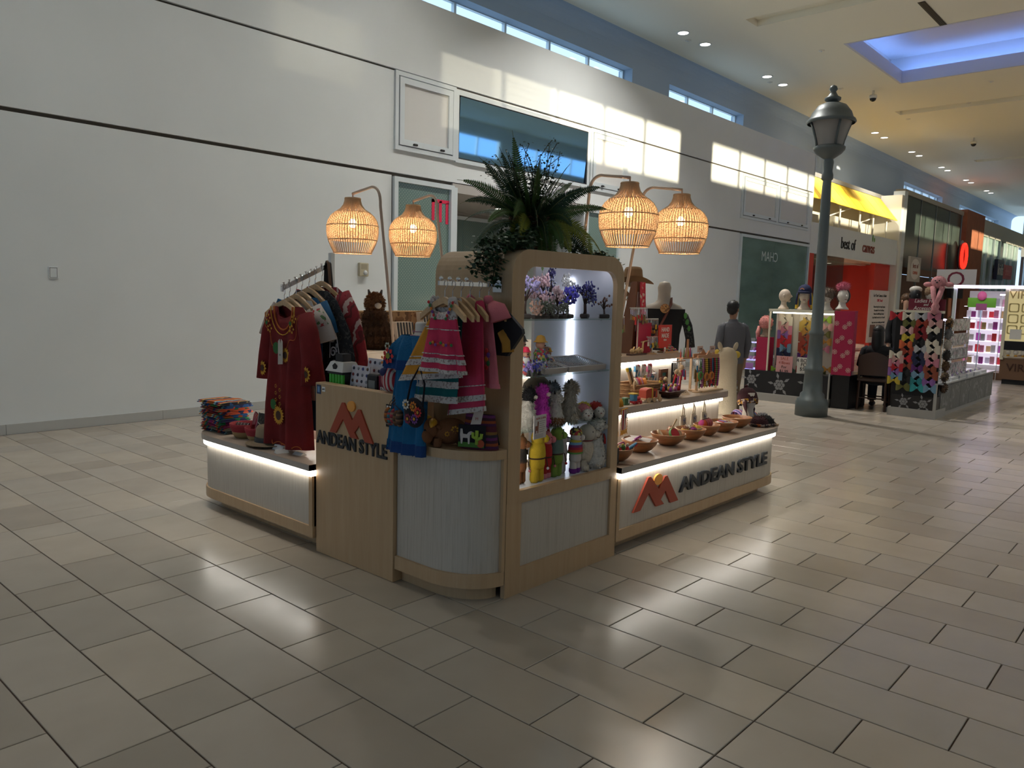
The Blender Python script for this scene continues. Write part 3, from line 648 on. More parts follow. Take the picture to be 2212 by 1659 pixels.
for i in range(8):   # awning gores
    a, b = 23.25 + i * 1.05, 23.25 + (i + 1) * 1.05
    MB().add([(a, 9.98, 5.54), (b - .01, 9.98, 5.54), (b - .01 - .0, 9.28, 4.66), (a, 9.28, 4.66), (a, 9.99, 5.53), (b - .01, 9.99, 5.53), (b - .01, 9.30, 4.65), (a, 9.30, 4.65)], [(0, 1, 2, 3), (7, 6, 5, 4), (0, 3, 7, 4), (1, 5, 6, 2), (3, 2, 6, 7), (0, 4, 5, 1)]).build('awning_gore', mYel, sh1)
    MB().add([(b - .012, 9.975, 5.545), (b + .012, 9.975, 5.545), (b + .012, 9.272, 4.66), (b - .012, 9.272, 4.66)], [(0, 1, 2, 3)]).build('awning_seam', mYelD, sh1)
for xx in (25.2, 26.6, 28.5, 29.9, 31.4): MB().cyl((xx, 9.6, 3.9), (xx, 9.6, 5.0), .035, n=8).build('awning_post', mPost, sh1)
for xx in (24.2, 27.3, 30.2): MB().cyl((xx, 9.4, 4.75), (xx - .7, 10.2, 4.35), .025, n=6).build('awning_stay', mPost, sh1)
for a, b, z in ((24.1, 26.2, 4.35), (26.9, 29.6, 4.45)): MB().box(a, b, 9.9, 10.3, 3.92, z).build('service_box', mCream, sh1)
mInk = M('sign ink', (.02, .02, .02), .5); mBrownI = M('sign brown red', (.24, .05, .03), .5); mGreenI = M('sign green', (.15, .38, .05), .5)
text('sign_letters', 'best of', .52, mInk, (26.55, 9.24, 3.46), FY, sh1, .01, .92); text('sign_letters', 'canvas', .52, mBrownI, (28.55, 9.24, 3.46), FY, sh1, .01, .92)
MB().ball((28.9, 9.235, 3.83), (.05, .01, .13), 8, 6).build('sign_leaf', mGreenI, sh1); MB().ball((29.08, 9.235, 3.78), (.035, .01, .08), 8, 6).build('sign_leaf', mGreenI, sh1)
MB().box(23.0, 23.75, 9.25, 9.5, 0, 3.02).build('pilaster', mRedW, sh1); MB().box(30.0, 31.72, 9.45, 9.6, 0, 3.02).build('pilaster', mRedW, sh1)
MB().box(23.0, 32.0, 13.6, 13.8, 0, 3.02).build('rear_wall', mRedW, sh1); MB().box(23.0, 32, 9.45, 13.6, 3.02, 3.1).build('shop_ceiling', M('shop ceiling', (.45, .30, .22), .8), sh1)
MB().box(23.0, 23.1, 9.5, 13.6, 0, 3.02).box(31.6, 31.72, 9.6, 13.6, 0, 3.02).build('side_wall', mRedW, sh1)
MB().box(23.75, 26.6, 9.36, 9.39, .1, 3.02).build('window_pane', thinglass('shop pane', (.6, .62, .58), .15), sh1)
for i in range(3): downlight(25.5 + i * 2.1, 11.0, 3.02, .1, ('shop downlight above the red room, first from the white wall', 'shop downlight above the red room, middle one', 'shop downlight above the red room, farthest one')[i], 'red shop downlights', 40)
po = thing('poster_board', 'white poster board about canvas prints on the red wall', 'poster', (30.6, 9.40, 0))
MB().box(-1.05, 1.05, -.03, .03, .15, 2.05).build('board', M('poster paper', (.74, .68, .66), .6), po)
for i, (s, z, c, sz) in enumerate((('Get Your Canvas in Under', 1.86, mInk, .15), ('ONE Hour!', 1.68, mRed, .15), ('Choose Any Size for Any Occasion', 1.45, mInk, .10), ('Personalize Your Own Photos', 1.32, mInk, .10), ('Photos You Will Keep Forever', 1.19, mInk, .10), ('Easy Details from the Sea to Yourself', 1.06, mInk, .10), ('Stop in and create something special today!', .88, mInk, .09))): text('poster_text', s, sz, c, (0, -.034, z), FY, po, .002, .92)
MB().box(-.9, -.35, -.036, -.031, .35, .80).build('poster_photo', M('poster photo brown', (.20, .10, .08), .6), po); MB().box(-.2, .75, -.036, -.031, .2, .80).build('poster_photo', M('poster photo grey', (.35, .30, .33), .6), po)
bs = thing('blade_sign', 'small square blade sign with an oval reading best of canvas beside the red shop', 'sign', (33.2, 9.0, 2.45))
MB().box(-.72, .72, -.04, .04, 0, .95).build('plate', M('sign taupe', (.42, .38, .34), .6), bs); MB().lathe([(0, 0), (1, 0)], 24, sx=.62, sy=.40).xf(Matrix.Translation((0, -.045, .48)) @ Matrix.Rotation(PI / 2, 4, 'X')).build('oval', M('sign cream', (.68, .62, .56), .6), bs)
text('sign_letters', 'best of', .26, mBrownI, (0, -.05, .60), FY, bs, .003); text('sign_letters', 'canvas', .24, M('sign orange', (.6, .15, .08), .5), (0, -.05, .36), FY, bs, .003)
MB().box(.72, .78, -.02, .4, .4, .5).build('bracket', mPost, bs)
sh2 = struct('wall_dark_shop', 'dark glass shop front beyond the canvas shop')
for i in range(4): MB().box(32.4 + i * 2.2, 34.55 + i * 2.2, 9.3, 9.34, 3.0, 5.75).build('glass_panel', mDkGl, sh2)
MB().box(32.0, 32.4, 9.2, 9.6, 0, 5.8).build('frame', mAlu, sh2); MB().box(32.4, 41.3, 9.3, 9.5, 2.75, 3.0).build('frame', mBrown, sh2); MB().box(32.2, 41.3, 9.25, 9.6, 5.72, 5.9).build('frame', M('shop cornice', (.40, .38, .32), .6), sh2)
for i in range(5): MB().box(32.4 + i * 2.2, 32.46 + i * 2.2, 9.28, 9.36, 0, 5.75).build('mullion', M('dark mullion', (.16, .17, .16), .4), sh2)
MB().box(32.4, 41.3, 9.6, 9.7, 0, 2.75).build('lower_front', mBrown, sh2)
MB().box(39.2, 41.3, 9.0, 9.2, 1.9, 3.1).build('awning_board', M('black board', (.015, .01, .012), .5), sh2)
mNeon = M('red neon', (1, .03, .02), .5, emit=2.2, ecol=(1, .02, .01))
ns = thing('neon_sign', 'oval red neon ring sign on the dark shop', 'sign', (40.4, 8.9, 3.2))
MB().ball((0, .12, .62), (.62, .1, .72), 16, 8).build('back_plate', mDark, ns)
MB().tube([(.42 * math.cos(a), 0, .62 + .52 * math.sin(a)) for a in [2 * PI * i / 24 for i in range(25)]], .075, 8).build('neon_tube', mNeon, ns)
sh3 = struct('wall_column_far', 'terracotta column and pale glazed fronts at the far end')
MB().box(41.3, 44.9, 9.1, 9.9, 0, 6.0).build('column_face', mBrickF, sh3)
for i in range(6): MB().box(45.0 + i * 1.6, 46.5 + i * 1.6, 9.3, 9.34, .1, 5.1).build('glass_panel', mPale, sh3)
for i in range(7): MB().box(44.92 + i * 1.6, 45.0 + i * 1.6, 9.2, 9.4, 0, 5.2).build('mullion', mAlu, sh3)
MB().box(44.9, 62, 9.2, 9.6, 5.1, 5.9).build('header', mCream, sh3)
we = struct('wall_far_end', 'far end of the hall with pale glazing')
MB().box(56, 56.3, -8.6, 9.3, 4.6, CZ + .2).build('upper_wall', mCream, we)
for i in range(11): MB().box(56, 56.05, -8.5 + i * 1.6, -7.0 + i * 1.6, .1, 4.6).build('glass_panel', mPale, we)
for i in range(12): MB().box(55.95, 56.1, -8.6 + i * 1.6, -8.5 + i * 1.6, 0, 4.6).build('mullion', mAlu, we)
MB().box(56.2, 56.5, -8.6, 9.3, 0, 4.6).build('rear_wall', mBrown, we)
ks = thing('shop_sign', 'navy and red kids sign hanging at the far glazed fronts', 'sign', (48.6, 9.0, 3.0))
MB().box(-.8, .75, -.08, .08, 0, 1.05).build('navy_board', M('navy board', (.02, .025, .07), .4), ks); MB().box(.75, 3.1, -.08, .08, .1, .85).build('red_board', M('coral board', (.62, .06, .06), .4), ks)
MB().box(-.1, .1, .08, .4, .4, .6).build('bracket', mDark, ks); text('sign_letters', 'kids', .85, mPost, (-.02, -.09, .5), FY, ks, .01); text('sign_letters', 'closet', .6, M('sign pink', (.85, .35, .35), .5), (1.9, -.09, .47), FY, ks, .01)
# ================================================================ street lamp
lp = thing('street_lamp', 'dark grey cast iron street lamp post with lantern standing behind the kiosk', 'street lamp', (10.75, 4.08, 0))
mIron = M('grey green iron', (.115, .135, .135), .45, metal=.3)
MB().lathe([(.0, 0), (.215, 0), (.215, .19), (.20, .21), (.20, .23), (.165, .25), (.16, .30), (.13, .33), (.118, .60), (.128, .62), (.128, .66), (.105, .68), (.088, 1.10), (.100, 1.12), (.100, 1.15), (.078, 1.18), (.070, 2.2), (.062, 2.95), (.055, 3.18)], 24).build('post', mIron, lp, True)
MB().lathe([(.055, 3.18), (.075, 3.20), (.075, 3.25), (.06, 3.30), (.07, 3.42), (.06, 3.46), (.085, 3.50)], 18).build('collar', mIron, lp, True)
MB().lathe([(.06, 3.46), (.16, 3.53), (.20, 3.58), (.205, 3.61), (.18, 3.63)], 18).build('lantern_cup', mIron, lp, True)
MB().lathe([(.165, 3.62), (.18, 3.70), (.22, 3.83), (.262, 3.93)], 18).build('lantern_glass', M('lantern glass', (.26, .25, .24), .25, spec=.5), lp, True)
for k in range(4):
    a = PI / 4 + k * PI / 2
    MB().tube([(r_ * math.cos(a), r_ * math.sin(a), z) for r_, z in ((.175, 3.62), (.19, 3.70), (.232, 3.83), (.275, 3.94))], .015, 6).build('lantern_rib', mIron, lp, True)
MB().lathe([(.30, 3.92), (.315, 3.94), (.30, 3.97), (.275, 3.99), (.25, 4.06), (.18, 4.15), (.09, 4.19), (.05, 4.20)], 22).build('hood', mIron, lp, True)
MB().lathe([(.05, 4.19), (.10, 4.22), (.105, 4.25), (.07, 4.27), (.05, 4.30), (.035, 4.33), (.055, 4.36), (.04, 4.40), (0, 4.42)], 16).build('finial', mIron, lp, True)
# ================================================================ clothes and goods on the left side of the kiosk
def cloth(mb, prof, k=5, ph=0, fold=.4, n=40, neck=None, seed=0):
    """closed flattened tube; prof = [(z, half width, half thickness, fold 0..1)]; neck=(half width, depth) scoops the front of the top ring"""
    rg = random.Random(seed); a2 = rg.uniform(0, 6)
    def fn(u, v):
        j = v * (len(prof) - 1); i = min(int(j), len(prof) - 2); q = j - i
        z, hw, th, fo = [lerp(prof[i][c], prof[i + 1][c], q) for c in range(4)]
        t = 2 * PI * u; x = hw * math.cos(t); y = th * math.sin(t)
        wv = fo * fold * th * (math.sin(k * t + ph + a2) + .5 * math.sin((2 * k + 1) * t + a2))
        y += wv * (1 if math.sin(t) < 0 else .6); x += fo * .012 * math.sin(3 * t + a2)
        if neck and j < 1.001 and math.sin(t) < -.01 and abs(x) < neck[0]: z -= neck[1] * (1 - (x / neck[0]) ** 2) * (1 - q)
        return (x, y, z)
    return mb.grid(fn, n, (len(prof) - 1) * 4 if len(prof) < 8 else (len(prof) - 1) * 2, True)
def band(mb, z0, z1, hw0, hw1, th0, th1, k=5, fold=.4, fo=1, ph=0, seed=0, grow=.004, n=40):
    return cloth(mb, [(z1, hw1 + grow, th1 + grow, fo), (z0, hw0 + grow, th0 + grow, fo)], k, ph, fold, n, None, seed)
mWire = M('hanger wire', (.55, .55, .56), .25, metal=1)
def hanger(x, y, z, wid, label, group, hook=.10, mat=None):
    """wooden hanger in the yz plane; (x,y,z) = point on the rail where the hook sits"""
    t = thing('wooden_hanger', label, 'hanger', (x, y, z), -PI / 2, group)
    zb = -hook
    b = MB(); w2 = wid / 2; N_ = 14
    top = [(-w2 + wid * i / N_) for i in range(N_ + 1)]
    f = lambda q: zb - .085 * (abs(q) / w2) ** 1.35
    poly = [(q, f(q)) for q in top] + [(q, f(q) - .028 - .004 * (1 - abs(q) / w2)) for q in reversed(top)]
    n = len(poly); N2 = N_ + 1
    v = [(p[0], -.009 + .012 * abs(p[0]) / w2 * -1, p[1]) for p in poly] + [(p[0], .009 - .012 * abs(p[0]) / w2, p[1]) for p in poly]
    fc = []
    for i in range(N_):
        a, c = i, n - 1 - i
        fc += [(a, a + 1, c - 1, c), (n + a + 1, n + a, n + c, n + c - 1), (a + 1, a, n + a, n + a + 1), (c, c - 1, n + c - 1, n + c)]
    fc += [(0, n - 1, 2 * n - 1, n), (N_, n + N_, n + N_ + 1, N_ + 1)]
    b.add(v, fc); b.build('wooden_bar', mat or mHang, t)
    r = .018; pts = [(0, 0, zb - .005), (0, 0, zb + .03), (.010, 0, zb + .045)] + [(r * math.cos(a) + .0, 0, -r + .002 + r * math.sin(a)) for a in [-PI * .35 + PI * 1.25 * i / 10 for i in range(11)]]
    MB().tube(pts, .0022, 6).build('hook', mWire, t)
    return t
def petals(mb, c, r, n, w=.35, y=0):
    for i in range(n):
        a = 2 * PI * i / n; d = Vector((math.cos(a), 0, math.sin(a))); s = Vector((-math.sin(a), 0, math.cos(a)))
        p = Vector((c[0], y, c[1])); mb.add([p + d * r * .35, p + d * r * .7 + s * r * w * .5 + Vector((0, -.002, 0)), p + d * r, p + d * r * .7 - s * r * w * .5 + Vector((0, -.002, 0))], [(0, 3, 2, 1)])
    return mb
def disc(mb, c, r, y, n=10): return mb.add([(c[0] + r * math.cos(2 * PI * i / n), y, c[1] + r * math.sin(2 * PI * i / n)) for i in range(n)], [tuple(range(n))])
mTunic = M('dark red cotton', (.17, .009, .009), .9, bump=.25, bscale=250, var=.25, vscale=8); mGold = M('gold thread', (.55, .27, .02), .7); mLeafT = M('green thread', (.03, .12, .03), .8); mSeed = M('brown thread', (.06, .025, .015), .8); mOrng = M('orange trim', (.42, .10, .015), .8)
# rail
RY = 4.39; arm_z = lambda x: 1.575 + (x - 2.70) * .46
rl = thing('clothes_rail', 'chrome upright with a slanting studded arm holding wooden hangers', 'clothes rail', (3.07, RY, .79))
MB().box(3.055, 3.085, RY - .015, RY + .015, .79, 1.80, .002).build('upright', mChrome, rl, w=True); MB().box(3.03, 3.11, RY - .04, RY + .04, .79, .80).build('foot_plate', mChrome, rl, w=True)
a, b = Vector((2.695, RY, arm_z(2.695))), Vector((3.07, RY, arm_z(3.07))); d = (b - a).normalized(); up = Vector((-d.z, 0, d.x))
MB().add([a + up * s + Vector((0, w_, 0)) for s, w_ in ((-.028, -.007), (-.028, .007), (.0, .007), (.0, -.007))] + [b + up * s + Vector((0, w_, 0)) for s, w_ in ((-.028, -.007), (-.028, .007), (.0, .007), (.0, -.007))], [(0, 1, 2, 3), (7, 6, 5, 4), (0, 4, 5, 1), (1, 5, 6, 2), (2, 6, 7, 3), (3, 7, 4, 0)]).build('arm', mChrome, rl, w=True)
MB().cbox(tuple(a - up * .012), (.008, .022, .045)).build('end_stop', mChrome, rl, w=True)
for i in range(9):
    xx = 2.715 + i * .04; MB().cyl((xx, RY, arm_z(xx)), (xx - .003, RY, arm_z(xx) + .012), .0035, n=6).cyl((xx - .003, RY, arm_z(xx) + .012), (xx - .004, RY, arm_z(xx) + .016), .007, n=6).build('stud', mChrome, rl, w=True)
HG = 'wooden hangers on the clothes rail'
hx = [2.715, 2.752, 2.802, 2.842, 2.895, 2.942, 2.995]
for i, xx in enumerate(hx): hanger(xx, RY, arm_z(xx) + .004, .40, ('front wooden hanger carrying the red tunic', 'second wooden hanger, just behind the red tunic', 'wooden hanger carrying the white blouse', 'wooden hanger carrying the blue dress', 'wooden hanger over the black kimono, nearer the blue dress', 'wooden hanger over the black kimono, nearer the sweater', 'rearmost wooden hanger carrying the red and white sweater')[i], HG)
def ztop(x): return arm_z(x) - .135
# red tunic
x = hx[0]; z0 = .565; t = thing('red_tunic', 'long dark red tunic with yellow embroidery at the front of the rail', 'tunic', (x - .005, RY - .06, z0), -PI / 2, 'clothes on the rail'); H = ztop(x) - z0
prof = [(H, .155, .022, 0), (H - .05, .205, .035, .1), (H - .16, .20, .045, .3), (H - .38, .19, .05, .7), (H * .3, .205, .055, 1), (0, .225, .06, 1)]
cloth(MB(), prof, 4, .6, .55, 48, (.095, .13), 3).build('body', mTunic, t, True)
for s in (-1, 1):
    q = 1 if s > 0 else .80; pts = [(s * .17 * q, 0, H - .045), (s * .235 * q, -.01, H - .16), (s * .275 * q, -.015, H - .32), (s * .285 * q, -.012, H - .47)]
    MB().tube(pts, [.055, .062, .064, .078], 14, True, .45).build('sleeve', mTunic, t, True)
    o = MB(); disc(o, (s * .275 * q, H - .40), .020, -.062, 12); o.build('sleeve_flower', mSeed, t); o = petals(MB(), (s * .275 * q, H - .40), .05, 12, .4, -.060); o.build('sleeve_petals', mGold, t)
nk = [(.105 * math.cos(a), -.040, H + .0 + .145 * math.sin(a)) for a in [-PI + PI * i / 14 for i in range(15)]]
MB().tube(nk, .006, 6).build('neck_trim', mOrng, t, True); MB().tube([(p[0] * 1.28, p[1] - .006, H + (p[2] - H) * 1.22) for p in nk], .0035, 5).build('neck_trim', mGold, t, True)
MB().tube([(.19 * math.cos(a) * (1 + .07 * math.cos(9 * a)), -.054, H - .02 + .24 * math.sin(a) * (1 + .10 * math.cos(9 * a))) for a in [-PI * .97 + PI * .94 * i / 60 for i in range(61)]], .0025, 4).build('yoke_line', mOrng, t)
for (cx, cz) in ((-.145, -.075), (-.13, -.14), (.145, -.07), (.12, -.135)):
    petals(MB(), (cx, H + cz), .03, 5, .6, -.058).build('yellow_flower', mGold, t)
for (cx, cz, r) in ((-.02, -.26, .055), (-.13, -.105, .02), (.14, -.10, .02), (-.06, -.62, .05)): disc(MB(), (cx - .03, H + cz), r * .7, -.062, 8).build('leaf_patch', mLeafT, t)
disc(MB(), (.045, H - .30), .022, -.0585, 12).build('sunflower_seed', mSeed, t); petals(MB(), (.045, H - .30), .05, 14, .4, -.057).build('sunflower', mGold, t)
for k in range(7): petals(MB(), (-.05 + .045 * (k % 2), H - .50 - .022 * k), .014, 5, .6, -.066).build('small_flower', mGold, t)
disc(MB(), (-.005, .20), .030, -.078, 14).build('sunflower_seed', mSeed, t); petals(MB(), (-.005, .20), .062, 18, .35, -.076).build('sunflower', mGold, t)
MB().tube([(-.215 + .43 * i / 48, -.064 - .012 * math.sin(i * .5), .008 + .018 * abs(math.sin(i * PI / 8))) for i in range(49)], .003, 5).build('scalloped_hem', mOrng, t)
MB().prism([(-.025 + .015, H - .36), (.028 + .015, H - .355), (.03 + .015, H - .215), (.012 + .015, H - .20), (.006 + .015, H - .23), (-.006 + .015, H - .20), (-.022 + .015, H - .215)], -.074, -.072).build('paper_tag', M('tag card', (.50, .45, .38), .8), t)
text('tag_print', 'M', .02, mInk, (.015, -.075, H - .30), FY, t, .0003)
MB().cyl((-.16, .0, H - .105), (.16, .0, H - .105), .005, n=6).build('hanger_bar', mHang, t)
# white blouse
x = hx[2]; z0 = .86; H = ztop(x) - z0; t = thing('white_blouse', 'white short-sleeved blouse hanging behind the red tunic', 'blouse', (x, RY, z0), -PI / 2, 'clothes on the rail'); mWB = M('white cotton', (.50, .44, .39), .9, bump=.2)
cloth(MB(), [(H, .17, .010, 0), (H - .05, .21, .013, .1), (H - .3, .20, .014, .5), (0, .21, .014, 1)], 5, 0, .3, 36, (.08, .06), 5).build('body', mWB, t, True)
for s in (-1, 1):
    MB().tube([(s * .19, 0, H - .04), (s * .27, 0, H - .14), (s * .31, 0, H - .25)], [.05, .066, .082], 12, True, .18).build('sleeve', mWB, t, True)
    o = speckle('blouse flowers', [(.5, .44, .39), (.4, .05, .05), (.5, .44, .39), (.1, .2, .08), (.5, .44, .39)], 45); MB().tube([(s * .22, -.006, H - .06), (s * .28, -.006, H - .16)], [.042, .056], 10, True, .45).build('flower_embroidery', o, t, True)
# blue dress
x = hx[3]; z0 = .66; H = ztop(x) - z0; t = thing('blue_dress', 'plain blue long dress between the white blouse and the black kimono', 'dress', (x, RY, z0), -PI / 2, 'clothes on the rail'); mBD = M('teal blue cotton', (.008, .075, .17), .9, bump=.2)
cloth(MB(), [(H, .17, .010, 0), (H - .05, .23, .013, .1), (H - .35, .235, .014, .5), (0, .27, .014, 1)], 5, 0, .3, 36, (.08, .06), 6).build('body', mBD, t, True)
for s in (-1, 1): MB().tube([(s * .20, 0, H - .035), (s * .28, 0, H - .15), (s * .30, 0, H - .22)], [.05, .055, .06], 12, True, .2).build('sleeve', mBD, t, True)
# black kimono with white flourishes
x = 2.92; z0 = .80; H = ztop(x) - z0 + .01; t = thing('black_kimono', 'wide black kimono with grey paisley and white flourishes on the rail', 'kimono', (x, RY, z0), -PI / 2, 'clothes on the rail')
mKim = speckle('black paisley', [(.006, .006, .008), (.006, .006, .008), (.008, .008, .01), (.006, .006, .008), (.045, .042, .038), (.006, .006, .007), (.006, .006, .007)], 26, kind='N')
cloth(MB(), [(H, .17, .018, 0), (H - .06, .27, .022, .1), (H - .24, .40, .024, .4), (H - .42, .45, .024, .7), (H - .52, .37, .024, .9), (.06, .22, .024, 1), (0, .14, .024, 1)], 6, 0, .4, 48, (.08, .06), 8).build('body', mKim, t, True)
mWhT = M('white thread', (.42, .42, .44), .8)
def scroll(cx, cz, r, turns, y, n=22, dirn=1): return [(cx + dirn * r * (1 - i / n * .8) * math.cos(turns * 2 * PI * i / n), y, cz + r * (1 - i / n * .8) * math.sin(turns * 2 * PI * i / n)) for i in range(n + 1)]
for (cx, cz, r, dr) in ((.285, .22, .035, 1), (.30, .13, .042, -1), (.27, .30, .03, -1), (.33, .06, .02, 1)): MB().tube(scroll(cx, H - .60 + cz, r, 1.4, -.036, 22, dr), .0055, 5).build('white_scroll', mWhT, t)
for (cx, cz) in ((.26, .36), (.30, .34), (.345, .20), (.35, .11), (.315, .26)): MB().ball((cx, -.034, H - .60 + cz), (.010, .004, .016), 8, 5).build('white_petal', mWhT, t)
MB().tube([(.245, -.035, H - .42), (.25, -.035, H - .28), (.275, -.035, H - .21), (.32, -.035, H - .29), (.345, -.035, H - .40)], .004, 5).build('white_arch', mWhT, t)
for s in (-1, 1): MB().tube(scroll(s * .15, H - .24, .05, 1.2, -.030, 22, s), .005, 5).build('grey_scroll', M('grey thread', (.10, .095, .085), .8), t)
# red and white sweater
x = hx[6]; z0 = .95; H = ztop(x) - z0; t = thing('ikat_sweater', 'dark red sweater with white zigzags at the back of the rail', 'sweater', (x, RY, z0), -PI / 2, 'clothes on the rail')
mIkat = stripes('ikat zigzag', [(.24, .012, .02), (.24, .012, .02), (.18, .01, .015), (.42, .30, .27), (.22, .012, .02), (.10, .008, .01)], 0, 11, wob=.9)
cloth(MB(), [(H, .17, .012, 0), (H - .05, .26, .015, .1), (H - .3, .30, .016, .4), (0, .30, .016, 1)], 5, 0, .3, 36, (.08, .05), 9).build('body', mIkat, t, True)
for s in (-1, 1): MB().tube([(s * .22, 0, H - .04), (s * .31, 0, H - .17), (s * .39, 0, H - .36), (s * .44, 0, H - .52)], [.05, .058, .05, .042], 12, True, .32).build('sleeve', mIkat, t, True)
# shoulder bag on the rail end
t = thing('shoulder_bag', 'brown leather strap bag looped over the rail end', 'bag', (3.035, RY - .01, 1.1), -PI / 2); mLea = M('tan leather', (.13, .062, .032), .5); mLeD = M('black strap', (.012, .01, .01), .6)
za = arm_z(3.035) - 1.1
MB().tube([(-.035, 0, .10), (-.03, 0, .35), (-.012, 0, za - .01), (0, 0, za + .012), (.014, 0, za), (.05, 0, .38), (.075, 0, .10)], .017, 8, True, .25).build('strap', mLeD, t, True)
MB().tube([(0, -.008, za + .016), (.02, -.01, za), (.058, -.012, .38), (.085, -.012, .10)], .009, 6, True, .4).build('strap_face', mLea, t, True)
MB().cbox((.02, 0, 0), (.24, .06, .20), .02).build('pouch', mLea, t); MB().cbox((.045, -.016, za - .17), (.03, .01, .03)).build('buckle', mChrome, t)

# ---------------------------------------------------------------- folded blankets
SER = [(.35, .03, .02), (.60, .13, .02), (.02, .02, .03), (.55, .38, .12), (.02, .10, .28), (.30, .55, .60), (.02, .03, .12), (.60, .10, .04), (.02, .22, .08), (.03, .02, .02)]
bl = [((.05, .06, .05), 'black and grey'), ((.16, .15, .11), 'grey green'), ((.28, .02, .10), 'crimson pink'), ((.30, .02, .16), 'magenta'), ((.03, .03, .12), 'navy'), ((.40, .09, .02), 'burnt orange'), ((.26, .02, .03), 'wine red'), ((.28, .04, .02), 'brick red'), ((.05, .26, .08), 'green'), ((.52, .13, .02), 'bright orange')]
names_ = ['lowest', 'second', 'third', 'fourth', 'fifth', 'sixth', 'seventh', 'eighth', 'ninth', 'topmost']
z = .532
for i, (c, nm) in enumerate(bl):
    h = .018 if i < 2 else .0215
    cols = [c] * 4 + R.sample(SER, 6) + [c]
    m = stripes('blanket %s' % nm, cols, 1, 4.4 if i > 5 else 5.5, wob=.35, bump=.5)
    t = thing('folded_blanket', '%s striped blanket, %s of the stack on the left counter' % (nm, names_[i]), 'blanket', (2.765 + R.uniform(-.012, .012), 5.255 + R.uniform(-.015, .015), z), rad(R.uniform(-9, 9) + 4), 'folded striped blankets')
    L, W_ = .30 + R.uniform(-.015, .01), .235 + R.uniform(-.01, .01)
    for q in range(2):
        def fn(u, v, q=q):
            tt = 2 * PI * u; ex = .5; sx = (abs(math.cos(tt)) ** ex) * (1 if math.cos(tt) > 0 else -1); sz = (abs(math.sin(tt)) ** ex) * (1 if math.sin(tt) > 0 else -1)
            sag = -.006 * (2 * v - 1) ** 2 * (i / 10); yy = (v - .5) * L * (1 - .02 * q)
            return (sx * W_ / 2 * (1 - .06 * q), yy, (q + .5) * h / 2 + sz * h / 4 + sag + .0022 * math.sin(yy * 40 + i) * (1 if i > 0 else 0) + .001)
        mb = MB().grid(fn, 20, 14, True); n0 = 20
        mb.add([], []); mb.f.append(tuple(range(n0 - 1, -1, -1))); mb.f.append(tuple(range(14 * n0, 15 * n0)))
        mb.build('fold', m, t, True)
    z += h + .0018
# ---------------------------------------------------------------- straw bowls with pouches, hat, cards
def straw_bowl(x, y, z, r, label):
    t = thing('straw_bowl', label, 'bowl', (x, y, z), group='red rimmed straw bowls')
    mS = stripes('coiled straw', [(.42, .29, .13), (.33, .21, .09)], 2, 70, sharp=False); mRS = M('red straw', (.30, .022, .03), .8, bump=.5, bscale=120)
    MB().lathe([(0, .0), (r * .62, 0), (r * .80, .025), (r * .86, .045)], 24).build('base', mS, t, True); MB().lathe([(r * .86, .045), (r * .97, .075), (r, .10), (r * .95, .10), (r * .80, .05), (r * .55, .012), (0, .010)], 24).build('red_rim', mRS, t, True)
    return t
straw_bowl(2.735, 4.925, .531, .105, 'red rimmed straw bowl beside the blanket stack'); straw_bowl(2.735, 4.725, .531, .105, 'red rimmed straw bowl beside the straw hat')
def pouch(x, y, z, w_, h, th, rz, tilt, mat, label, group, flap=None, zip_=None):
    t = thing('pouch', label, 'pouch', (x, y, z), group=group, rot=(tilt, 0, rz))
    MB().grid(lambda u, v: ((lambda tt: ((abs(math.cos(tt)) ** .6) * (1 if math.cos(tt) > 0 else -1) * w_ / 2 * (1 - .10 * (2 * v - 1) ** 4), math.sin(tt) * th / 2 * (1 - (2 * v - 1) ** 6 * .7), v * h))(2 * PI * u)), 20, 8, True).build('body', mat, t, True)
    if flap: MB().add([(-w_ * .46, -th * .56, h), (w_ * .46, -th * .56, h), (w_ * .40, -th * .62, h * .62), (0, -th * .66, h * .50), (-w_ * .40, -th * .62, h * .62)], [(4, 3, 2, 1, 0)]).build('flap', flap, t)
    if zip_: MB().tube([(-w_ * .46, -th * .56, h), (-w_ * .40, -th * .64, h * .62), (0, -th * .68, h * .50), (w_ * .40, -th * .64, h * .62), (w_ * .46, -th * .56, h)], .004, 5).build('edging', zip_, t); 
    return t
mMar = stripes('maroon weave', [(.16, .012, .03), (.28, .02, .05), (.45, .20, .22), (.10, .01, .03), (.30, .08, .02), (.16, .012, .03)], 0, 16, wob=.3); mDkW = speckle('dark woven', [(.02, .02, .018), (.03, .03, .022), (.02, .018, .016), (.07, .065, .05)], 70); mGreyE = M('grey edging', (.30, .31, .26), .8)
mPk = speckle('pink woven', [(.55, .03, .12), (.62, .50, .46), (.45, .03, .04), (.10, .10, .30), (.60, .35, .30)], 40); mZig = stripes('zigzag black', [(.02, .018, .02), (.35, .30, .28), (.02, .018, .02), (.20, .10, .10)], 0, 34, wob=1.2)
pouch(2.72, 4.955, .545, .13, .085, .03, -PI / 2 + .3, -.25, mZig, 'black and white zigzag pouch in the first straw bowl', 'pouches in the straw bowls')
pouch(2.77, 4.885, .545, .16, .155, .035, -PI / 2 - .5, -.3, mMar, 'maroon striped pouch leaning in the first straw bowl', 'pouches in the straw bowls')
pouch(2.80, 4.93, .545, .16, .15, .03, -PI / 2 - .4, -.15, stripes('maroon orange weave', [(.20, .012, .02), (.42, .09, .03), (.15, .012, .04), (.40, .20, .25)], 0, 18, wob=.3), 'maroon and orange pouch at the back of the first straw bowl', 'pouches in the straw bowls')
pouch(2.745, 4.73, .545, .14, .17, .03, -PI / 2, -.22, mDkW, 'dark woven pouch with grey edging in the second straw bowl', 'pouches in the straw bowls', mDkW, mGreyE)
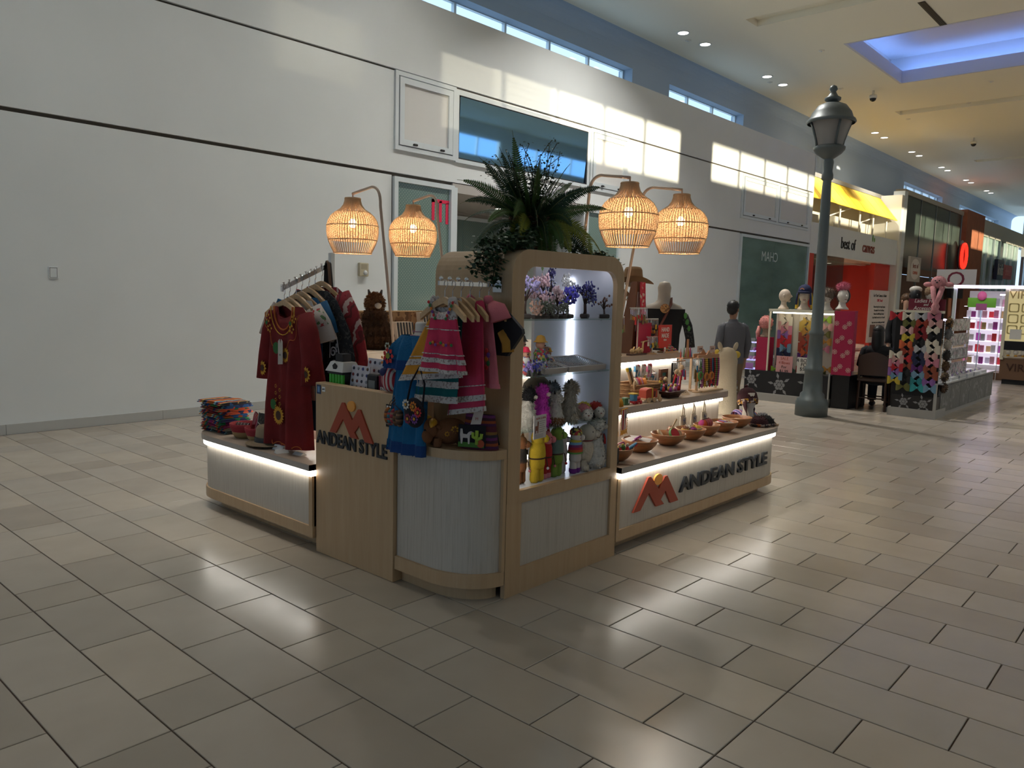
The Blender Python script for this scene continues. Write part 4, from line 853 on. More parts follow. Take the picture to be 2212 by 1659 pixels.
pouch(2.80, 4.71, .545, .15, .17, .03, -PI / 2 - .2, -.12, mDkW, 'dark woven pouch behind the edged one in the second straw bowl', 'pouches in the straw bowls', None, mGreyE)
for i, (yy, mm, lb) in enumerate(((4.84, mMar, 'maroon bag standing behind the straw bowls'), (4.70, mPk, 'pink patterned bag standing behind the straw bowls'), (4.57, mPk, 'pink patterned bag beside the red tunic hem'))): pouch(2.925, yy, .531, .16, .20 - .03 * i, .05, -PI / 2, -.1, mm, lb, 'bags behind the straw bowls')
t = thing('straw_hat', 'small straw fedora with black band on the left counter', 'hat', (2.70, 4.565, .531)); mStr = stripes('hat straw', [(.30, .22, .14), (.24, .17, .10)], 2, 120, sharp=False)
MB().lathe([(.0, .022), (.085, .022), (.12, .012), (.145, .016), (.145, .021), (.118, .018), (.088, .030)], 26, sy=1.05).build('brim', mStr, t, True); MB().lathe([(.088, .028), (.084, .06), (.078, .115), (.066, .133), (.03, .126), (0, .118)], 26, sy=1.05).build('crown', mStr, t, True); MB().lathe([(.0905, .030), (.0875, .062), (.086, .062), (.086, .03)], 26, sy=1.05).build('band', mDark, t, True)
for i, (xx, yy, rz) in enumerate(((2.66, 4.40, .3), (2.63, 4.28, -.2), (2.66, 4.18, .1))):
    t = thing('price_card', ('small folded white card beside the straw hat', 'small white card lying under the red tunic hem', 'small white card nearest the logo panel')[i], 'card', (xx, yy, .531), rz, 'white cards on the left counter')
    MB().prism([(0, 0), (.05, 0), (.028, .03 - .008 * i), (.025, .03 - .008 * i)], -.04, .04, 'yz' if i == 1 else 'xz').build('card', mStkW, t)
# goods on the left riser
t = thing('wire_stand', 'black wire stand hung with dried flower tassels on the left riser', 'stand', (3.10, 4.86, .791)); 
MB().box(-.09, .09, -.12, .12, 0, .022, .004).build('tray', M('dark tray', (.05, .035, .025), .6), t)
for yy in (-.10, .10): MB().cyl((0, yy, .02), (0, yy, .27), .005, n=6).build('rod', mDark, t)
MB().cyl((0, -.10, .27), (0, .10, .27), .005, n=6).build('crossbar', mDark, t)
for i in range(7):
    m = [M('olive tassel', (.20, .19, .07), .9), M('dusty rose tassel', (.25, .12, .09), .9), M('dark tassel', (.04, .03, .03), .9), M('wine tassel', (.16, .02, .05), .9)][i % 4]; yy = -.085 + i * .028
    MB().tube([(-.01, yy, .27), (-.018, yy, .20), (-.022, yy, .12), (-.02, yy, .05)], [.004, .012, .017, .012], 8).fur(50, .025, .002, .9).build('tassel', m, t)
t = thing('striped_cushion', 'brown patterned bundle at the end of the left riser', 'cushion', (3.12, 4.62, .791)); MB().ball((0, 0, .07), (.09, .11, .07), 14, 9).build('body', speckle('brown weave', [(.12, .06, .03), (.20, .10, .05), (.06, .03, .02)], 50), t, True); MB().tube([(-.05, -.1, .1), (-.05, 0, .13), (-.05, .1, .1)], .008, 6).build('piping', mSeed, t)
# ---------------------------------------------------------------- cash desk goods
DZK = .9855
t = thing('candy_box', 'black counter box with green candies and a white football roof at the panel corner', 'box', (2.74, 3.80, DZK), 0)
MB().box(-.06, .06, -.075, .075, 0, .025).box(-.06, .06, -.075, .075, .085, .10).box(.05, .06, -.075, .075, .025, .085).build('frame', mDark, t)
mGr = M('green candy', (.06, .42, .03), .4)
for i in range(5): MB().cyl((-.045, -.056 + i * .028, .027), (-.045, -.056 + i * .028, .083), .012, n=10).build('green_roll', mGr, t)
MB().frustum((-.068, .068, -.085, .085), (-.045, .045, -.062, .062), .10, .155).build('roof', M('ball white', (.55, .53, .50), .5), t)
MB().prism([(.024 * math.sin(2 * PI * i / 5), .128 + .022 * math.cos(2 * PI * i / 5)) for i in range(5)], -.062, -.058, 'yz').build('black_pentagon', mDark, t)
MB().box(-.02, .04, -.02, .05, .155, .20).build('topper', mDark, t)
def pin_board(x, y, w_, h, rows, cols, label, cs):
    t = thing('pin_board', label, 'display board', (x, y, DZK), group='clear pin boards'); t.rotation_euler = (0, rad(8), 0)
    MB().box(-.002, .002, -w_ / 2, w_ / 2, 0, h).build('sheet', M('clear sheet', (.55, .52, .55), .25), t)
    for r_ in range(rows):
        for c_ in range(cols): MB().lathe([(0, .004), (.008, .003), (.010, 0)], 10).xf(Matrix.Translation((-.003, -w_ / 2 + (c_ + .5) * w_ / cols, (r_ + .5) * h / rows)) @ Matrix.Rotation(-PI / 2, 4, 'Y')).build('pin', cs[(r_ * 3 + c_ * 2) % len(cs)], t)
pc = [M('pin dark', (.03, .03, .05), .3), M('pin blue', (.04, .05, .16), .3), M('pin wine', (.16, .03, .03), .3), M('pin grey', (.22, .22, .24), .3), M('pin brown', (.12, .06, .03), .3)]
pin_board(2.73, 3.64, .17, .145, 4, 4, 'clear board of round pins nearer the green candy box', pc); pin_board(2.80, 3.56, .22, .185, 4, 5, 'clear board of round pins behind the card reader', pc)
t = thing('card_reader', 'black card reader with grey keypad on the cash desk', 'card reader', (2.73, 3.485, DZK)); MB().cbox((0, 0, .055), (.05, .085, .11), .008).build('housing', mDark, t); MB().box(-.0275, -.0245, -.028, .03, .01, .075).build('keypad', M('keypad grey', (.17, .18, .17), .5), t)
t = thing('sale_sign', 'dark red sign reading FINAL SALE on the cash desk', 'sign', (2.72, 3.355, DZK), 0); MB().box(-.003, .003, -.085, .085, 0, .105).build('plate', M('burgundy plate', (.19, .015, .035), .4), t); MB().box(-.03, .03, -.05, .05, 0, .004).build('foot', M('acrylic', (.3, .45, .38), .2), t)
text('lettering', 'FINAL SALE', .034, mStkW, (-.0045, 0, .03), FX, t, .0005, .82, .0006); text('lettering', 'ALL', .022, mStkW, (-.0045, .03, .07), FX, t, .0005, .82)
t = thing('gift_box', 'purple box with white top behind the sale sign', 'box', (2.84, 3.40, DZK)); MB().box(-.05, .05, -.07, .07, 0, .15).build('carton', M('purple carton', (.18, .085, .20), .6), t); MB().box(-.04, .04, -.045, .055, .15, .19).build('white_tissue', M('tissue', (.6, .58, .57), .8), t)
t = thing('flag_purse', 'round purse with red and white stripes and blue field beside the sale sign', 'purse', (2.66, 3.27, 1.022)); 
MB().ball((0, 0, .065), (.035, .062, .065), 18, 12).build('body', stripes('flag stripes', [(.36, .02, .03), (.52, .47, .44)], 1, 36, wob=.15), t, True); MB().ball((-.012, .03, .105), (.03, .032, .026), 12, 8).build('blue_field', M('flag navy', (.02, .025, .09), .8), t, True); MB().tube([(.0, -.055, .10), (0, -.06, .04), (.0, -.035, .008)], .006, 6).build('zip', mGold, t)
# little purses hanging by the panel edge
cp = [('orange and brown', [(.45, .13, .02), (.10, .04, .03)]), ('teal striped', [(.03, .15, .18), (.35, .05, .05)]), ('red woven', [(.32, .03, .05), (.25, .15, .10)]), ('brown patterned', [(.16, .07, .03), (.05, .03, .02)]), ('dark brown', [(.09, .05, .03), (.2, .1, .05)])]
for i, (nm, cc) in enumerate(cp):
    t = thing('coin_purse', '%s coin purse in the bunch hanging at the edge of the logo panel' % nm, 'purse', (2.585 - .004 * i, 3.19 - i * .028, .865 - .004 * (i % 2)), rad(-8 + 6 * i), 'coin purses in a bunch')
    m = stripes('coin purse ' + nm, [cc[0], cc[1], (cc[0][0] * .6, cc[0][1] * .6, cc[0][2] * .6)], 2, 34, wob=.5)
    MB().ball((0, 0, .045), (.024, .022, .045), 14, 9).build('body', m, t, True); MB().tube([(0, .018, .02), (0, .022, .06), (0, .004, .09)], .003, 5).build('zip', mSeed, t); MB().tube([(0, 0, .088), (.01, .0 + .01 * i, .115), (.03, .03 * (i - 2) * .4, .15)], .002, 4).build('loop', mSeed, t)
# ================================================================ dresses, bust and goods on the corner cabinet
DY, DZR = 2.685, 1.612
t = thing('dress_rail', 'chrome arm with round studs fixed to the side of the display case', 'clothes rail', (2.866, DY, DZR))
MB().box(2.858, 2.867, DY - .03, DY + .03, DZR - .045, DZR + .03).build('wall_plate', mChrome, t, w=True); MB().box(2.465, 2.86, DY - .006, DY + .006, DZR - .02, DZR).build('arm', mChrome, t, w=True)
for i in range(4): MB().ball((2.48 + i * .055, DY, DZR + .012), .011, 10, 7).build('stud', mChrome, t, True, w=True)
DG = 'small wooden hangers on the dress rail'; dxs = [2.505, 2.555, 2.61, 2.67, 2.735, 2.80]
lab = ('front small wooden hanger carrying the red dress', 'small wooden hanger carrying the yellow dress', 'small wooden hanger carrying the teal dress', 'small wooden hanger carrying the coral dress', 'small wooden hanger carrying the pink dress', 'rearmost small wooden hanger carrying the black blouse')
for i, xx in enumerate(dxs): hanger(xx, DY, DZR + .003, .30 if i < 2 else .26, lab[i], DG, .075)
mLace = speckle('white lace', [(.52, .48, .45), (.30, .24, .22), (.55, .50, .47), (.50, .46, .43)], 130); mCroc = speckle('white crochet', [(.55, .50, .46), (.52, .47, .43), (.30, .22, .20), (.55, .5, .46)], 150)
def dress(x, yc, zt, zh, hw0, hw1, col, label, trims, bodice=.10, th=.03, sleeve=None, swing=0, seed=1, k=6, straps=True, bmat=None, skew=0):
    t = thing('girls_dress', label, 'dress', (x, yc, zh), group='girls dresses on the side of the display case', rot=(0, 0, -PI / 2)); H = zt - zh; m = M('cotton %s' % label[:18], col, .9, bump=.25, bscale=260, var=.12, vscale=10)
    S = lambda z: swing * (1 - z / H) ** 1.0
    def sw(mb): mb.v = [(p[0] + S(p[2]), p[1], p[2] + skew * p[0] * (1 - p[2] / H)) for p in mb.v]; return mb
    hwz = lambda z: lerp(hw1, hw0, max(0, min(1, z / (H - bodice)))) if z < H - bodice else hw0
    thz = lambda z: lerp(th, th * .5, max(0, min(1, z / (H - bodice))))
    sw(cloth(MB(), [(H - bodice, hw0, th * .5, .3), ((H - bodice) * .55, hwz((H - bodice) * .55), thz(H * .5), .8), (0, hw1, th, 1)], k, 0, .45, 48, None, seed)).build('skirt', m, t, True)
    sw(cloth(MB(), [(H - .035, hw0 * .95, th * .35, 0), (H - bodice * .6, hw0 * .98, th * .45, .1), (H - bodice - .006, hw0 * 1.01, th * .53, .3)], k, 0, .3, 40, (hw0 * .6, .045), seed)).build('bodice', bmat or m, t, True)
    for s in (-1, 1): sw(MB().tube([(s * hw0 * .78, 0, H - .045), (s * hw0 * .68, 0, H + .004), (s * hw0 * .62, .004, H + .012)], [.026, .022, .018], 8, True, .35)).build('strap', bmat or m, t, True)
    for (za, zb, mm) in trims: sw(cloth(MB(), [(zb, hwz(zb) + .003, thz(zb) + .004, lerp(1, .3, zb / H)), (za, hwz(za) + .005, thz(za) + .005, 1)], k, 0, .45, 48, None, seed)).build('lace_band', mm, t, True)
    if sleeve:
        for s in (-1, 1): sw(MB().tube([(s * hw0 * .8, 0, H - .03), (s * (hw0 + .035), -.004, H - .045), (s * (hw0 + .06), -.004, H - .10)], [.032, .045, .052], 12, True, .4)).build('sleeve', sleeve, t, True)
    return t, H
mFlo = [M('embroidery red', (.5, .03, .03), .8), M('embroidery green', (.04, .16, .05), .8), M('embroidery orange', (.6, .18, .02), .8), M('embroidery violet', (.16, .05, .25), .8)]
t, H = dress(2.502, 2.69, 1.525, 1.185, .088, .150, (.55, .03, .085), 'coral red dress with white crochet top at the front of the dress rail', ((.0, .018, mLace), (.045, .068, mLace), (.085, .09, mLace), (.20, .205, mLace)), .085, .030, bmat=mCroc, seed=2)
for s in (-1, 1):
    for k in range(6): MB().ball((s * (.082 - .009 * k), -.020, H - .012 - .015 * k), (.008, .004, .008), 7, 5).build('crochet_flower', mFlo[k % 4], t)
for k in range(9): MB().ball((-.06 + .018 * k, -.026, .135 + .006 * math.sin(k * 2)), (.009, .004, .008), 7, 5).build('flower', mFlo[(k + 1) % 4], t)
MB().tube([(0, -.028, H - .055), (-.012, -.03, H - .085)], .003, 5).build('ribbon', M('pink ribbon', (.7, .4, .4), .7), t)
t, H = dress(2.553, 2.72, 1.52, 1.135, .095, .215, (.56, .235, .02), 'mustard yellow dress with lace bands behind the coral dress', ((.0, .03, mLace), (.075, .105, mLace), (.115, .12, mLace), (.26, .266, mLace)), .085, .018, swing=-.125, seed=4, bmat=mCroc, skew=.12)
t, H = dress(2.61, 2.74, 1.51, 1.015, .095, .19, (.0, .10, .10), 'teal dress with white lace bands hanging below the yellow dress', ((.0, .035, mLace), (.075, .11, mLace), (.15, .155, mLace)), .085, .016, swing=-.15, seed=5, skew=.05)
t, H = dress(2.67, 2.685, 1.51, .975, .095, .135, (.50, .035, .09), 'long coral dress with pale lace hem near the striped pouch', ((.0, .025, mLace), (.055, .085, mLace), (.13, .135, mLace)), .085, .016, swing=-.01, seed=6, skew=.2)
mPkT = M('pink cotton', (.58, .16, .19), .9, bump=.3)
t, H = dress(2.735, 2.685, 1.535, 1.105, .085, .11, (.58, .15, .18), 'light pink dress with puffed sleeves next to the display case', ((.0, .022, mPkT),), .12, .016, sleeve=mPkT, swing=.02, seed=7)
for k in range(5): MB().ball((.075 + .012 * (k % 2), -.021, .10 + .02 * k), (.012, .004, .014), 7, 5).build('flower', mFlo[k % 4], t)
t = thing('black_blouse', 'black blouse with mustard fringe hanging closest to the display case', 'blouse', (2.80, 2.655, 1.26), group='girls dresses on the side of the display case', rot=(0, 0, -PI / 2)); H = .235
cloth(MB(), [(H, .08, .008, 0), (H - .04, .13, .010, .1), (H - .12, .15, .011, .4), (0, .10, .011, .8)], 5, 0, .3, 36, None, 3).build('body', mDark, t, True)
MB().prism([(.10, H - .02), (.20, H - .10), (.205, H - .12), (.11, 0)], -.010, .010).build('sleeve', mDark, t); MB().tube([(.07, -.014, .12), (.115, -.014, .07), (.12, -.014, .02)], [.02, .03, .03], 8, True, .25).build('mustard_fringe', M('mustard fringe', (.40, .20, .03), .9), t, True)
# --- bust with blue dress in front of the corner cabinet
BX, BY = 2.655, 3.065
t = thing('mannequin_bust', 'white child bust on a clamp stand wearing the blue dress', 'mannequin', (2.715, BY, .783)); mMan = M('mannequin white', (.58, .53, .47), .4)
MB().lathe([(0, .0), (.05, 0), (.05, .008), (.012, .012), (.010, .40), (.012, .42)], 16, (0, 0, 0)).build('stand', mChrome, t, True)
MB().lathe([(0, 1.20), (.075, 1.19), (.085, 1.25), (.088, 1.29), (.078, 1.325), (.040, 1.345), (.036, 1.36), (.036, 1.395), (.030, 1.405), (0, 1.408)], 20, (BX + .015, BY - .03, 0), .75, 1).build('bust', mMan, t, True, w=True)
MB().cyl((BX + .03, BY - .03, 1.22), (2.715, BY, 1.20), .012, n=8).build('clamp', mChrome, t, w=True)
for q, zz in enumerate((1.355, 1.335)): MB().lathe([(.047 + .012 * q, zz), (.050 + .012 * q, zz + .004), (.053 + .012 * q, zz)], 20, (BX + .015, BY - .03, 0), .8, 1).build('necklace', M('plum cord', (.14, .02, .09), .6), t, True, w=True)
t = thing('blue_girls_dress', 'bright blue embroidered dress with ruffled collar worn by the bust', 'dress', (BX, BY, .745), -PI / 2); mBl = M('bright blue cotton', (.006, .105, .235), .9, bump=.35, bscale=120, var=.15, vscale=14); mBlD = M('navy blue fringe', (.008, .045, .16), .95, bump=.5)
H = 1.335 - .745
def lean(mb): mb.v = [(p[0] + .025 * (1 - p[2] / H), p[1] - .075 * max(0, 1 - p[2] / H), p[2]) for p in mb.v]; return mb
lean(cloth(MB(), [(H, .085, .045, 0), (H - .03, .11, .05, .2), (H - .16, .105, .045, .6), (H * .45, .115, .034, .9), (0, .13, .030, 1)], 7, 0, .35, 56, None, 3)).build('body', mBl, t, True)
lean(cloth(MB(), [(H + .002, .09, .05, 0), (H - .05, .16, .06, .6), (H - .13, .205, .062, 1)], 9, 0, .25, 72, None, 4)).build('ruffle_collar', mBl, t, True)
lean(cloth(MB(), [(H - .125, .205, .063, 1), (H - .175, .21, .064, 1)], 9, 0, .25, 72, None, 4)).fur(240, .014, .004, 1.5).build('ruffle_trim', mBlD, t, True)
lean(cloth(MB(), [(.045, .131, .032, 1), (-.012, .134, .033, 1)], 7, 0, .35, 56, None, 3)).fur(240, .018, .004, 1.5).build('hem_trim', mBlD, t, True)
petals(MB(), (-.12, H - .11), .045, 7, .6, -.078).build('embroidered_flower', mFlo[0], t); disc(MB(), (-.12, H - .11), .016, -.081).build('flower_heart', M('olive heart', (.25, .28, .04), .8), t); petals(MB(), (-.155, H - .135), .035, 5, .5, -.074).build('embroidered_flower', mFlo[2], t); petals(MB(), (-.135, H - .06), .022, 6, .7, -.072).build('embroidered_flower', M('pale petals', (.5, .55, .45), .8), t)
MB().ball((-.02, -.085, .16), (.008, .004, .008), 7, 5).build('button', mGold, t)
t = thing('floral_bag', 'small black bag with felt daisies hanging in front of the blue dress', 'bag', (2.50, 2.885, .895), -PI / 2); mBag = M('black felt', (.012, .010, .014), .95)
MB().ball((0, 0, .075), (.075, .022, .075), 16, 10).build('body', mBag, t, True); MB().tube([(-.06, 0, .11), (-.05, .02, .22), (0, .03, .30), (.05, .02, .22), (.06, 0, .11)], .005, 6).build('strap', mBag, t, True)
for (cx, cz, c) in ((-.035, .115, M('daisy white', (.6, .58, .5), .8)), (.02, .11, mFlo[2]), (.03, .05, mFlo[3]), (-.02, .045, M('felt wine', (.2, .02, .05), .8)), (.055, .085, mFlo[0])): petals(MB(), (cx, cz), .028, 9, .5, -.026).build('felt_flower', c, t); disc(MB(), (cx, cz), .008, -.029).build('flower_heart', mGold, t)
# --- bull plush
t = thing('bull_plush', 'brown felt bull with golden horns and embroidered flank', 'plush toy', (2.70, 2.868, .783), rad(152)); mBul = M('brown felt', (.16, .062, .022), .9, bump=.4, bscale=180); mHorn = M('gold satin', (.60, .30, .02), .35)
MB().ball((-.02, 0, .075), (.095, .055, .068), 18, 12).build('body', mBul, t, True)
MB().ball((.075, 0, .095), (.048, .042, .052), 14, 10).build('head', mBul, t, True); MB().ball((.10, .005, .055), (.034, .032, .040), 12, 8).build('muzzle', mBul, t, True)
for s in (-1, 1):
    MB().tube([(.075, s * .03, .125), (.085, s * .06, .135), (.10, s * .095, .128), (.11, s * .12, .12)], [.020, .019, .013, .004], 10).build('horn', mHorn, t, True)
    MB().ball((.118, s * .022, .088), .006, 7, 5).build('eye', mDark, t); MB().tube([(.055, s * .035, .11), (.045, s * .06, .10)], [.012, .008], 8).build('ear', mBul, t, True)
    MB().tube([(.05, s * .03, .045), (.055, s * .033, .002)], [.022, .020], 10).build('leg', mBul, t, True); MB().tube([(-.08, s * .03, .045), (-.085, s * .033, .002)], [.024, .021], 10).build('leg', mBul, t, True)
    for (cx, cz, r) in ((-.03, .09, .022), (-.065, .07, .016), (.01, .07, .014)):
        o = MB(); petals(o, (cx, cz), r, 7, .6, 0); o.xf(Matrix.Translation((0, s * .054, 0)) @ Matrix.Diagonal((1, s, 1, 1))).build('gold_flower', mGold, t)
MB().tube([(-.105, 0, .09), (-.135, .01, .07), (-.14, .01, .03)], [.012, .014, .022], 8).build('tail', mDark, t, True)
# --- striped pouch with llama and cactus
t = thing('llama_pouch', 'dark striped pouch with felt llama and cactus beside the display case', 'pouch', (2.775, 2.70, .783), rad(-62))
MB().grid(lambda u, v: ((lambda tt, q: ((abs(math.cos(tt)) ** .6) * (1 if math.cos(tt) > 0 else -1) * (.098 - .022 * v), math.sin(tt) * .035 * (1 - v ** 4 * .7) , v * .175))(2 * PI * u, 0)), 24, 8, True).build('body', stripes('dark andean stripes', [(.09, .012, .02), (.06, .01, .05), (.25, .05, .01), (.05, .01, .02), (.12, .02, .10), (.03, .02, .03), (.20, .10, .02), (.08, .01, .02)], 2, 9, wob=.1), t, True)
MB().box(-.10, .04, -.046, -.036, .012, .125).build('black_panel', mBag, t)
mFlW = M('felt white', (.50, .45, .42), .9); mFlG = M('felt lime', (.28, .42, .05), .9); mFlR = M('felt rust', (.35, .07, .03), .9); mFlGr = M('felt grass', (.06, .16, .03), .9)
MB().box(-.10, .035, -.050, -.0465, .014, .038).build('grass', mFlGr, t)
MB().prism([(-.085, .03), (-.078, .03), (-.075, .06), (-.05, .06), (-.048, .03), (-.040, .03), (-.038, .075), (-.03, .08), (-.02, .078), (-.02, .09), (-.035, .095), (-.045, .09), (-.055, .078), (-.075, .08), (-.078, .105), (-.088, .105), (-.09, .075)], -.051, -.047).build('felt_llama', mFlW, t)
for p in ([(-.002, .03), (-.002, .10)], [(-.002, .06), (-.022, .068), (-.022, .09)], [(-.002, .055), (.020, .065), (.022, .085)]): MB().tube([(q[0], -.052, q[1]) for q in p], .009, 8).build('felt_cactus', mFlG, t, True)
disc(MB(), (.018, .035), .020, -.053, 14).build('felt_pot', mFlR, t)
MB().add([(-.035, -.055, .13), (.02, -.06, .135), (.03, -.05, .20), (-.02, -.045, .195)], [(0, 1, 2, 3)]).build('paper_tag', M('tag cream', (.55, .47, .40), .8), t); text('tag_print', 'M', .02, mRust, (-.002, -.0585, .16), FY, t, .0003)
for s in (-1, 1): MB().tube([(s * .07, 0, .165), (s * .075, .02, .10), (s * .09, .03, .02)], .006, 6).build('cord', mBag, t, True)
# ================================================================ display case contents
S3, S2, S1, S0 = 1.4345, 1.1365, .8505, .5535
mTrunk = M('gem tree trunk', (.045, .022, .016), .6); mGemBase = M('gem tree base', (.035, .025, .022), .5)
def gem_tree(x, y, h, wid, col, label, n=170, twin=False, base=True, spark=.25):
    t = thing('gem_tree', label, 'gem tree', (x, y, S3), R.uniform(0, 6), 'gemstone trees on the top shelf'); rg = random.Random(int(x * 1000))
    MB().cbox((0, 0, .012), (.06, .045, .024), .005).build('base', mGemBase, t)
    b = MB(); tips = []
    for tk in ((-.012, .014) if twin else (0,)):
        top = (tk * 1.5, 0, h * .42); b.tube([(tk, 0, .02), (tk * 1.2 + .004, .003, h * .2), top], [.008, .006, .005], 6)
        for i in range(11):
            a = rg.uniform(0, 2 * PI); r_ = wid * rg.uniform(.5, 1); zz = h * rg.uniform(.5, 1.0)
            if zz > h * .85: r_ *= .5
            p = (r_ * math.cos(a), r_ * .6 * math.sin(a), zz); b.tube([top, (p[0] * .4, p[1] * .4, lerp(top[2], zz, .7)), p], [.004, .0025, .0015], 5); tips.append(p)
    b.build('trunk', mTrunk, t, True)
    c = MB()
    for i in range(n):
        p = rg.choice(tips); c.ball((p[0] + rg.gauss(0, wid * .2), p[1] + rg.gauss(0, wid * .12), p[2] + rg.gauss(0, h * .06)), (.0068, .005, .008), 5, 4)
    c.build('crown', M('gem ' + str(col), col, .2, spec=.8), t)
    return t
gem_tree(3.13, 2.73, .215, .075, (.40, .36, .62), 'violet and clear gem tree at the left end of the top shelf'); gem_tree(3.30, 2.76, .215, .09, (.62, .42, .46), 'largest pale pink gem tree on the top shelf', 300); gem_tree(3.36, 2.70, .16, .06, (.60, .44, .46), 'smaller pale pink gem tree beside the tall blue one', 180)
gem_tree(3.455, 2.83, .255, .07, (.05, .045, .16), 'tallest dark blue gem tree on the top shelf', 150); gem_tree(3.435, 2.69, .165, .06, (.10, .09, .55), 'bright blue gem tree in front of the clear one', 120); gem_tree(3.55, 2.78, .23, .08, (.62, .62, .60), 'clear crystal gem tree near the light strip', 240)
gem_tree(3.625, 2.71, .19, .095, (.035, .03, .15), 'dark blue gem tree with two trunks on the top shelf', 210, True); t = gem_tree(3.728, 2.65, .12, .05, (.16, .07, .05), 'sparse copper wire tree at the right end of the top shelf', 14)
for i, (xx, yy, c, r_) in enumerate(((3.12, 2.65, (.45, .28, .22), .034), (3.20, 2.65, (.12, .13, .09), .036), (3.27, 2.65, (.15, .15, .12), .035), (3.345, 2.645, (.16, .17, .14), .032))):
    t = thing('gem_bush', ('peach gem bush at the front of the top shelf', 'olive gem bush second from the shelf end', 'grey green gem bush third from the shelf end', 'pale green gem bush below the bright blue tree')[i], 'gem tree', (xx, yy, S3), group='small gem bushes'); MB().cbox((0, 0, .01), (.04, .03, .02), .004).build('base', mGemBase, t); c_ = MB(); MB().cyl((0, 0, .02), (0, 0, .05), .004, n=6).build('stem', mTrunk, t)
    for k in range(70): c_.ball((R.gauss(0, r_ * .5), R.gauss(0, r_ * .4), .06 + R.gauss(0, .018)), .006, 5, 4)
    c_.build('crown', M('bush' + str(i), c, .35), t)
# second shelf
def figurine(x, y, z, h, body, hat, label, face=(.50, .26, .18), hatbrim=True, skirt=None):
    t = thing('figurine', label, 'figurine', (x, y, z), R.uniform(-.4, .4), 'painted figurines'); s = h / .16
    MB().lathe([(0, 0), (.032 * s, 0), (.034 * s, .03 * s), (.026 * s, .07 * s), (.030 * s, .085 * s), (.018 * s, .105 * s), (0, .108 * s)], 14).build('body', body, t, True); MB().ball((0, 0, .122 * s), (.022 * s, .021 * s, .024 * s), 12, 8).build('head', M('figurine skin', face, .5), t, True)
    MB().lathe([(.033 * s if hatbrim else .023 * s, .132 * s), (.024 * s, .138 * s), (.016 * s, .158 * s), (0, .163 * s)], 14).build('hat', hat, t, True)
    for q in (-1, 1): MB().tube([(q * .024 * s, 0, .092 * s), (q * .038 * s, -.012 * s, .065 * s), (q * .018 * s, -.030 * s, .06 * s)], [.010 * s, .009 * s, .007 * s], 7).build('arm', body, t, True)
    MB().ball((0, -.022 * s, .118 * s), (.006 * s, .003 * s, .003 * s), 6, 4).build('mouth', mDark, t)
    return t
pf_ = speckle('painted coat', [(.5, .5, .45), (.1, .3, .1), (.6, .5, .1), (.5, .06, .08), (.12, .12, .35)], 70, bump=0); pf2 = speckle('white painted coat', [(.6, .6, .58), (.55, .57, .55), (.5, .1, .1), (.62, .62, .6), (.1, .12, .4)], 60, bump=0)
figurine(3.095, 2.69, S2, .15, pf2, mRed, 'small figurine with red hat at the left end of the second shelf'); figurine(3.165, 2.74, S2, .12, M('brown robe', (.16, .09, .05), .7), M('yellow hat', (.6, .5, .08), .6), 'brown robed figurine with yellow hat'); figurine(3.25, 2.72, S2, .205, pf_, M('amber hat', (.60, .30, .05), .6), 'large laughing figurine with amber hat on the second shelf'); figurine(3.35, 2.77, S2, .17, pf2, M('white bonnet', (.6, .62, .6), .6), 'white painted figurine beside the laughing one'); figurine(3.405, 2.79, S2, .13, M('peach robe', (.6, .35, .22), .6), mGold, 'slim peach robed figurine'); figurine(3.25, 2.86, S2, .20, M('wood robe', (.22, .13, .08), .7), M('dark hat', (.05, .04, .03), .7), 'dark wooden figurine at the back of the second shelf')
for i, (xx, yy) in enumerate(((3.07, 2.645), (3.12, 2.64), (3.165, 2.65))):
    t = thing('gem_cluster', ('violet gem cluster at the shelf end', 'blue and gold gem cluster in the middle', 'lilac gem cluster next to the ring tray')[i], 'gem', (xx, yy, S2), group='gem clusters on the second shelf'); c_ = MB(); MB().lathe([(0, 0), (.014, 0), (.008, .012), (.006, .03)], 10).build('foot', mGemBase, t)
    for k in range(36): c_.ball((R.gauss(0, .014), R.gauss(0, .012), .05 + R.gauss(0, .015)), .006, 5, 4)
    c_.build('stones', M('cluster%d' % i, ((.25, .18, .45), (.08, .08, .40), (.45, .42, .55))[i], .25), t)
def ring_tray(x0, x1, y0, y1, label):
    t = thing('ring_tray', label, 'tray', ((x0 + x1) / 2, (y0 + y1) / 2, S2 + (y1 - y0) / 2 * .2), group='ring trays', rot=(rad(11), 0, 0)); w2, d2 = (x1 - x0) / 2, (y1 - y0) / 2
    MB().ring([(-w2, -d2), (w2, -d2), (w2, d2), (-w2, d2)], [(-w2 + .012, -d2 + .012), (w2 - .012, -d2 + .012), (w2 - .012, d2 - .012), (-w2 + .012, d2 - .012)], 0, .03, 'xy').build('rim', M('tray card', (.42, .36, .32), .6), t)
    MB().box(-w2 + .012, w2 - .012, -d2 + .012, d2 - .012, 0, .02).build('velvet', M('tray velvet', (.35, .34, .37), .8), t); c_ = MB(); nx = int((x1 - x0) / .016); ny = int((y1 - y0) / .018)
    for i in range(nx):
        for j in range(ny): c_.ball((-w2 + .02 + i * (2 * w2 - .04) / max(1, nx - 1), -d2 + .02 + j * (2 * d2 - .04) / max(1, ny - 1), .024), (.005, .004, .006), 5, 4)
    o = c_.build('rings', M('ring silver', (.6, .6, .66), .15, metal=.9), t); o['kind'] = 'stuff'
ring_tray(3.20, 3.395, 2.645, 2.75, 'small white card tray of rings at the shelf front'); ring_tray(3.405, 3.755, 2.64, 2.86, 'large white card tray of rings at the shelf front')
t = thing('price_card', 'small grey tent card standing on the large ring tray', 'card', (3.42, 2.80, S2 + .03)); MB().prism([(-.015, 0), (.015, 0), (0, .035)], -.025, .025, 'yz').build('card', M('grey card', (.4, .4, .45), .6), t)
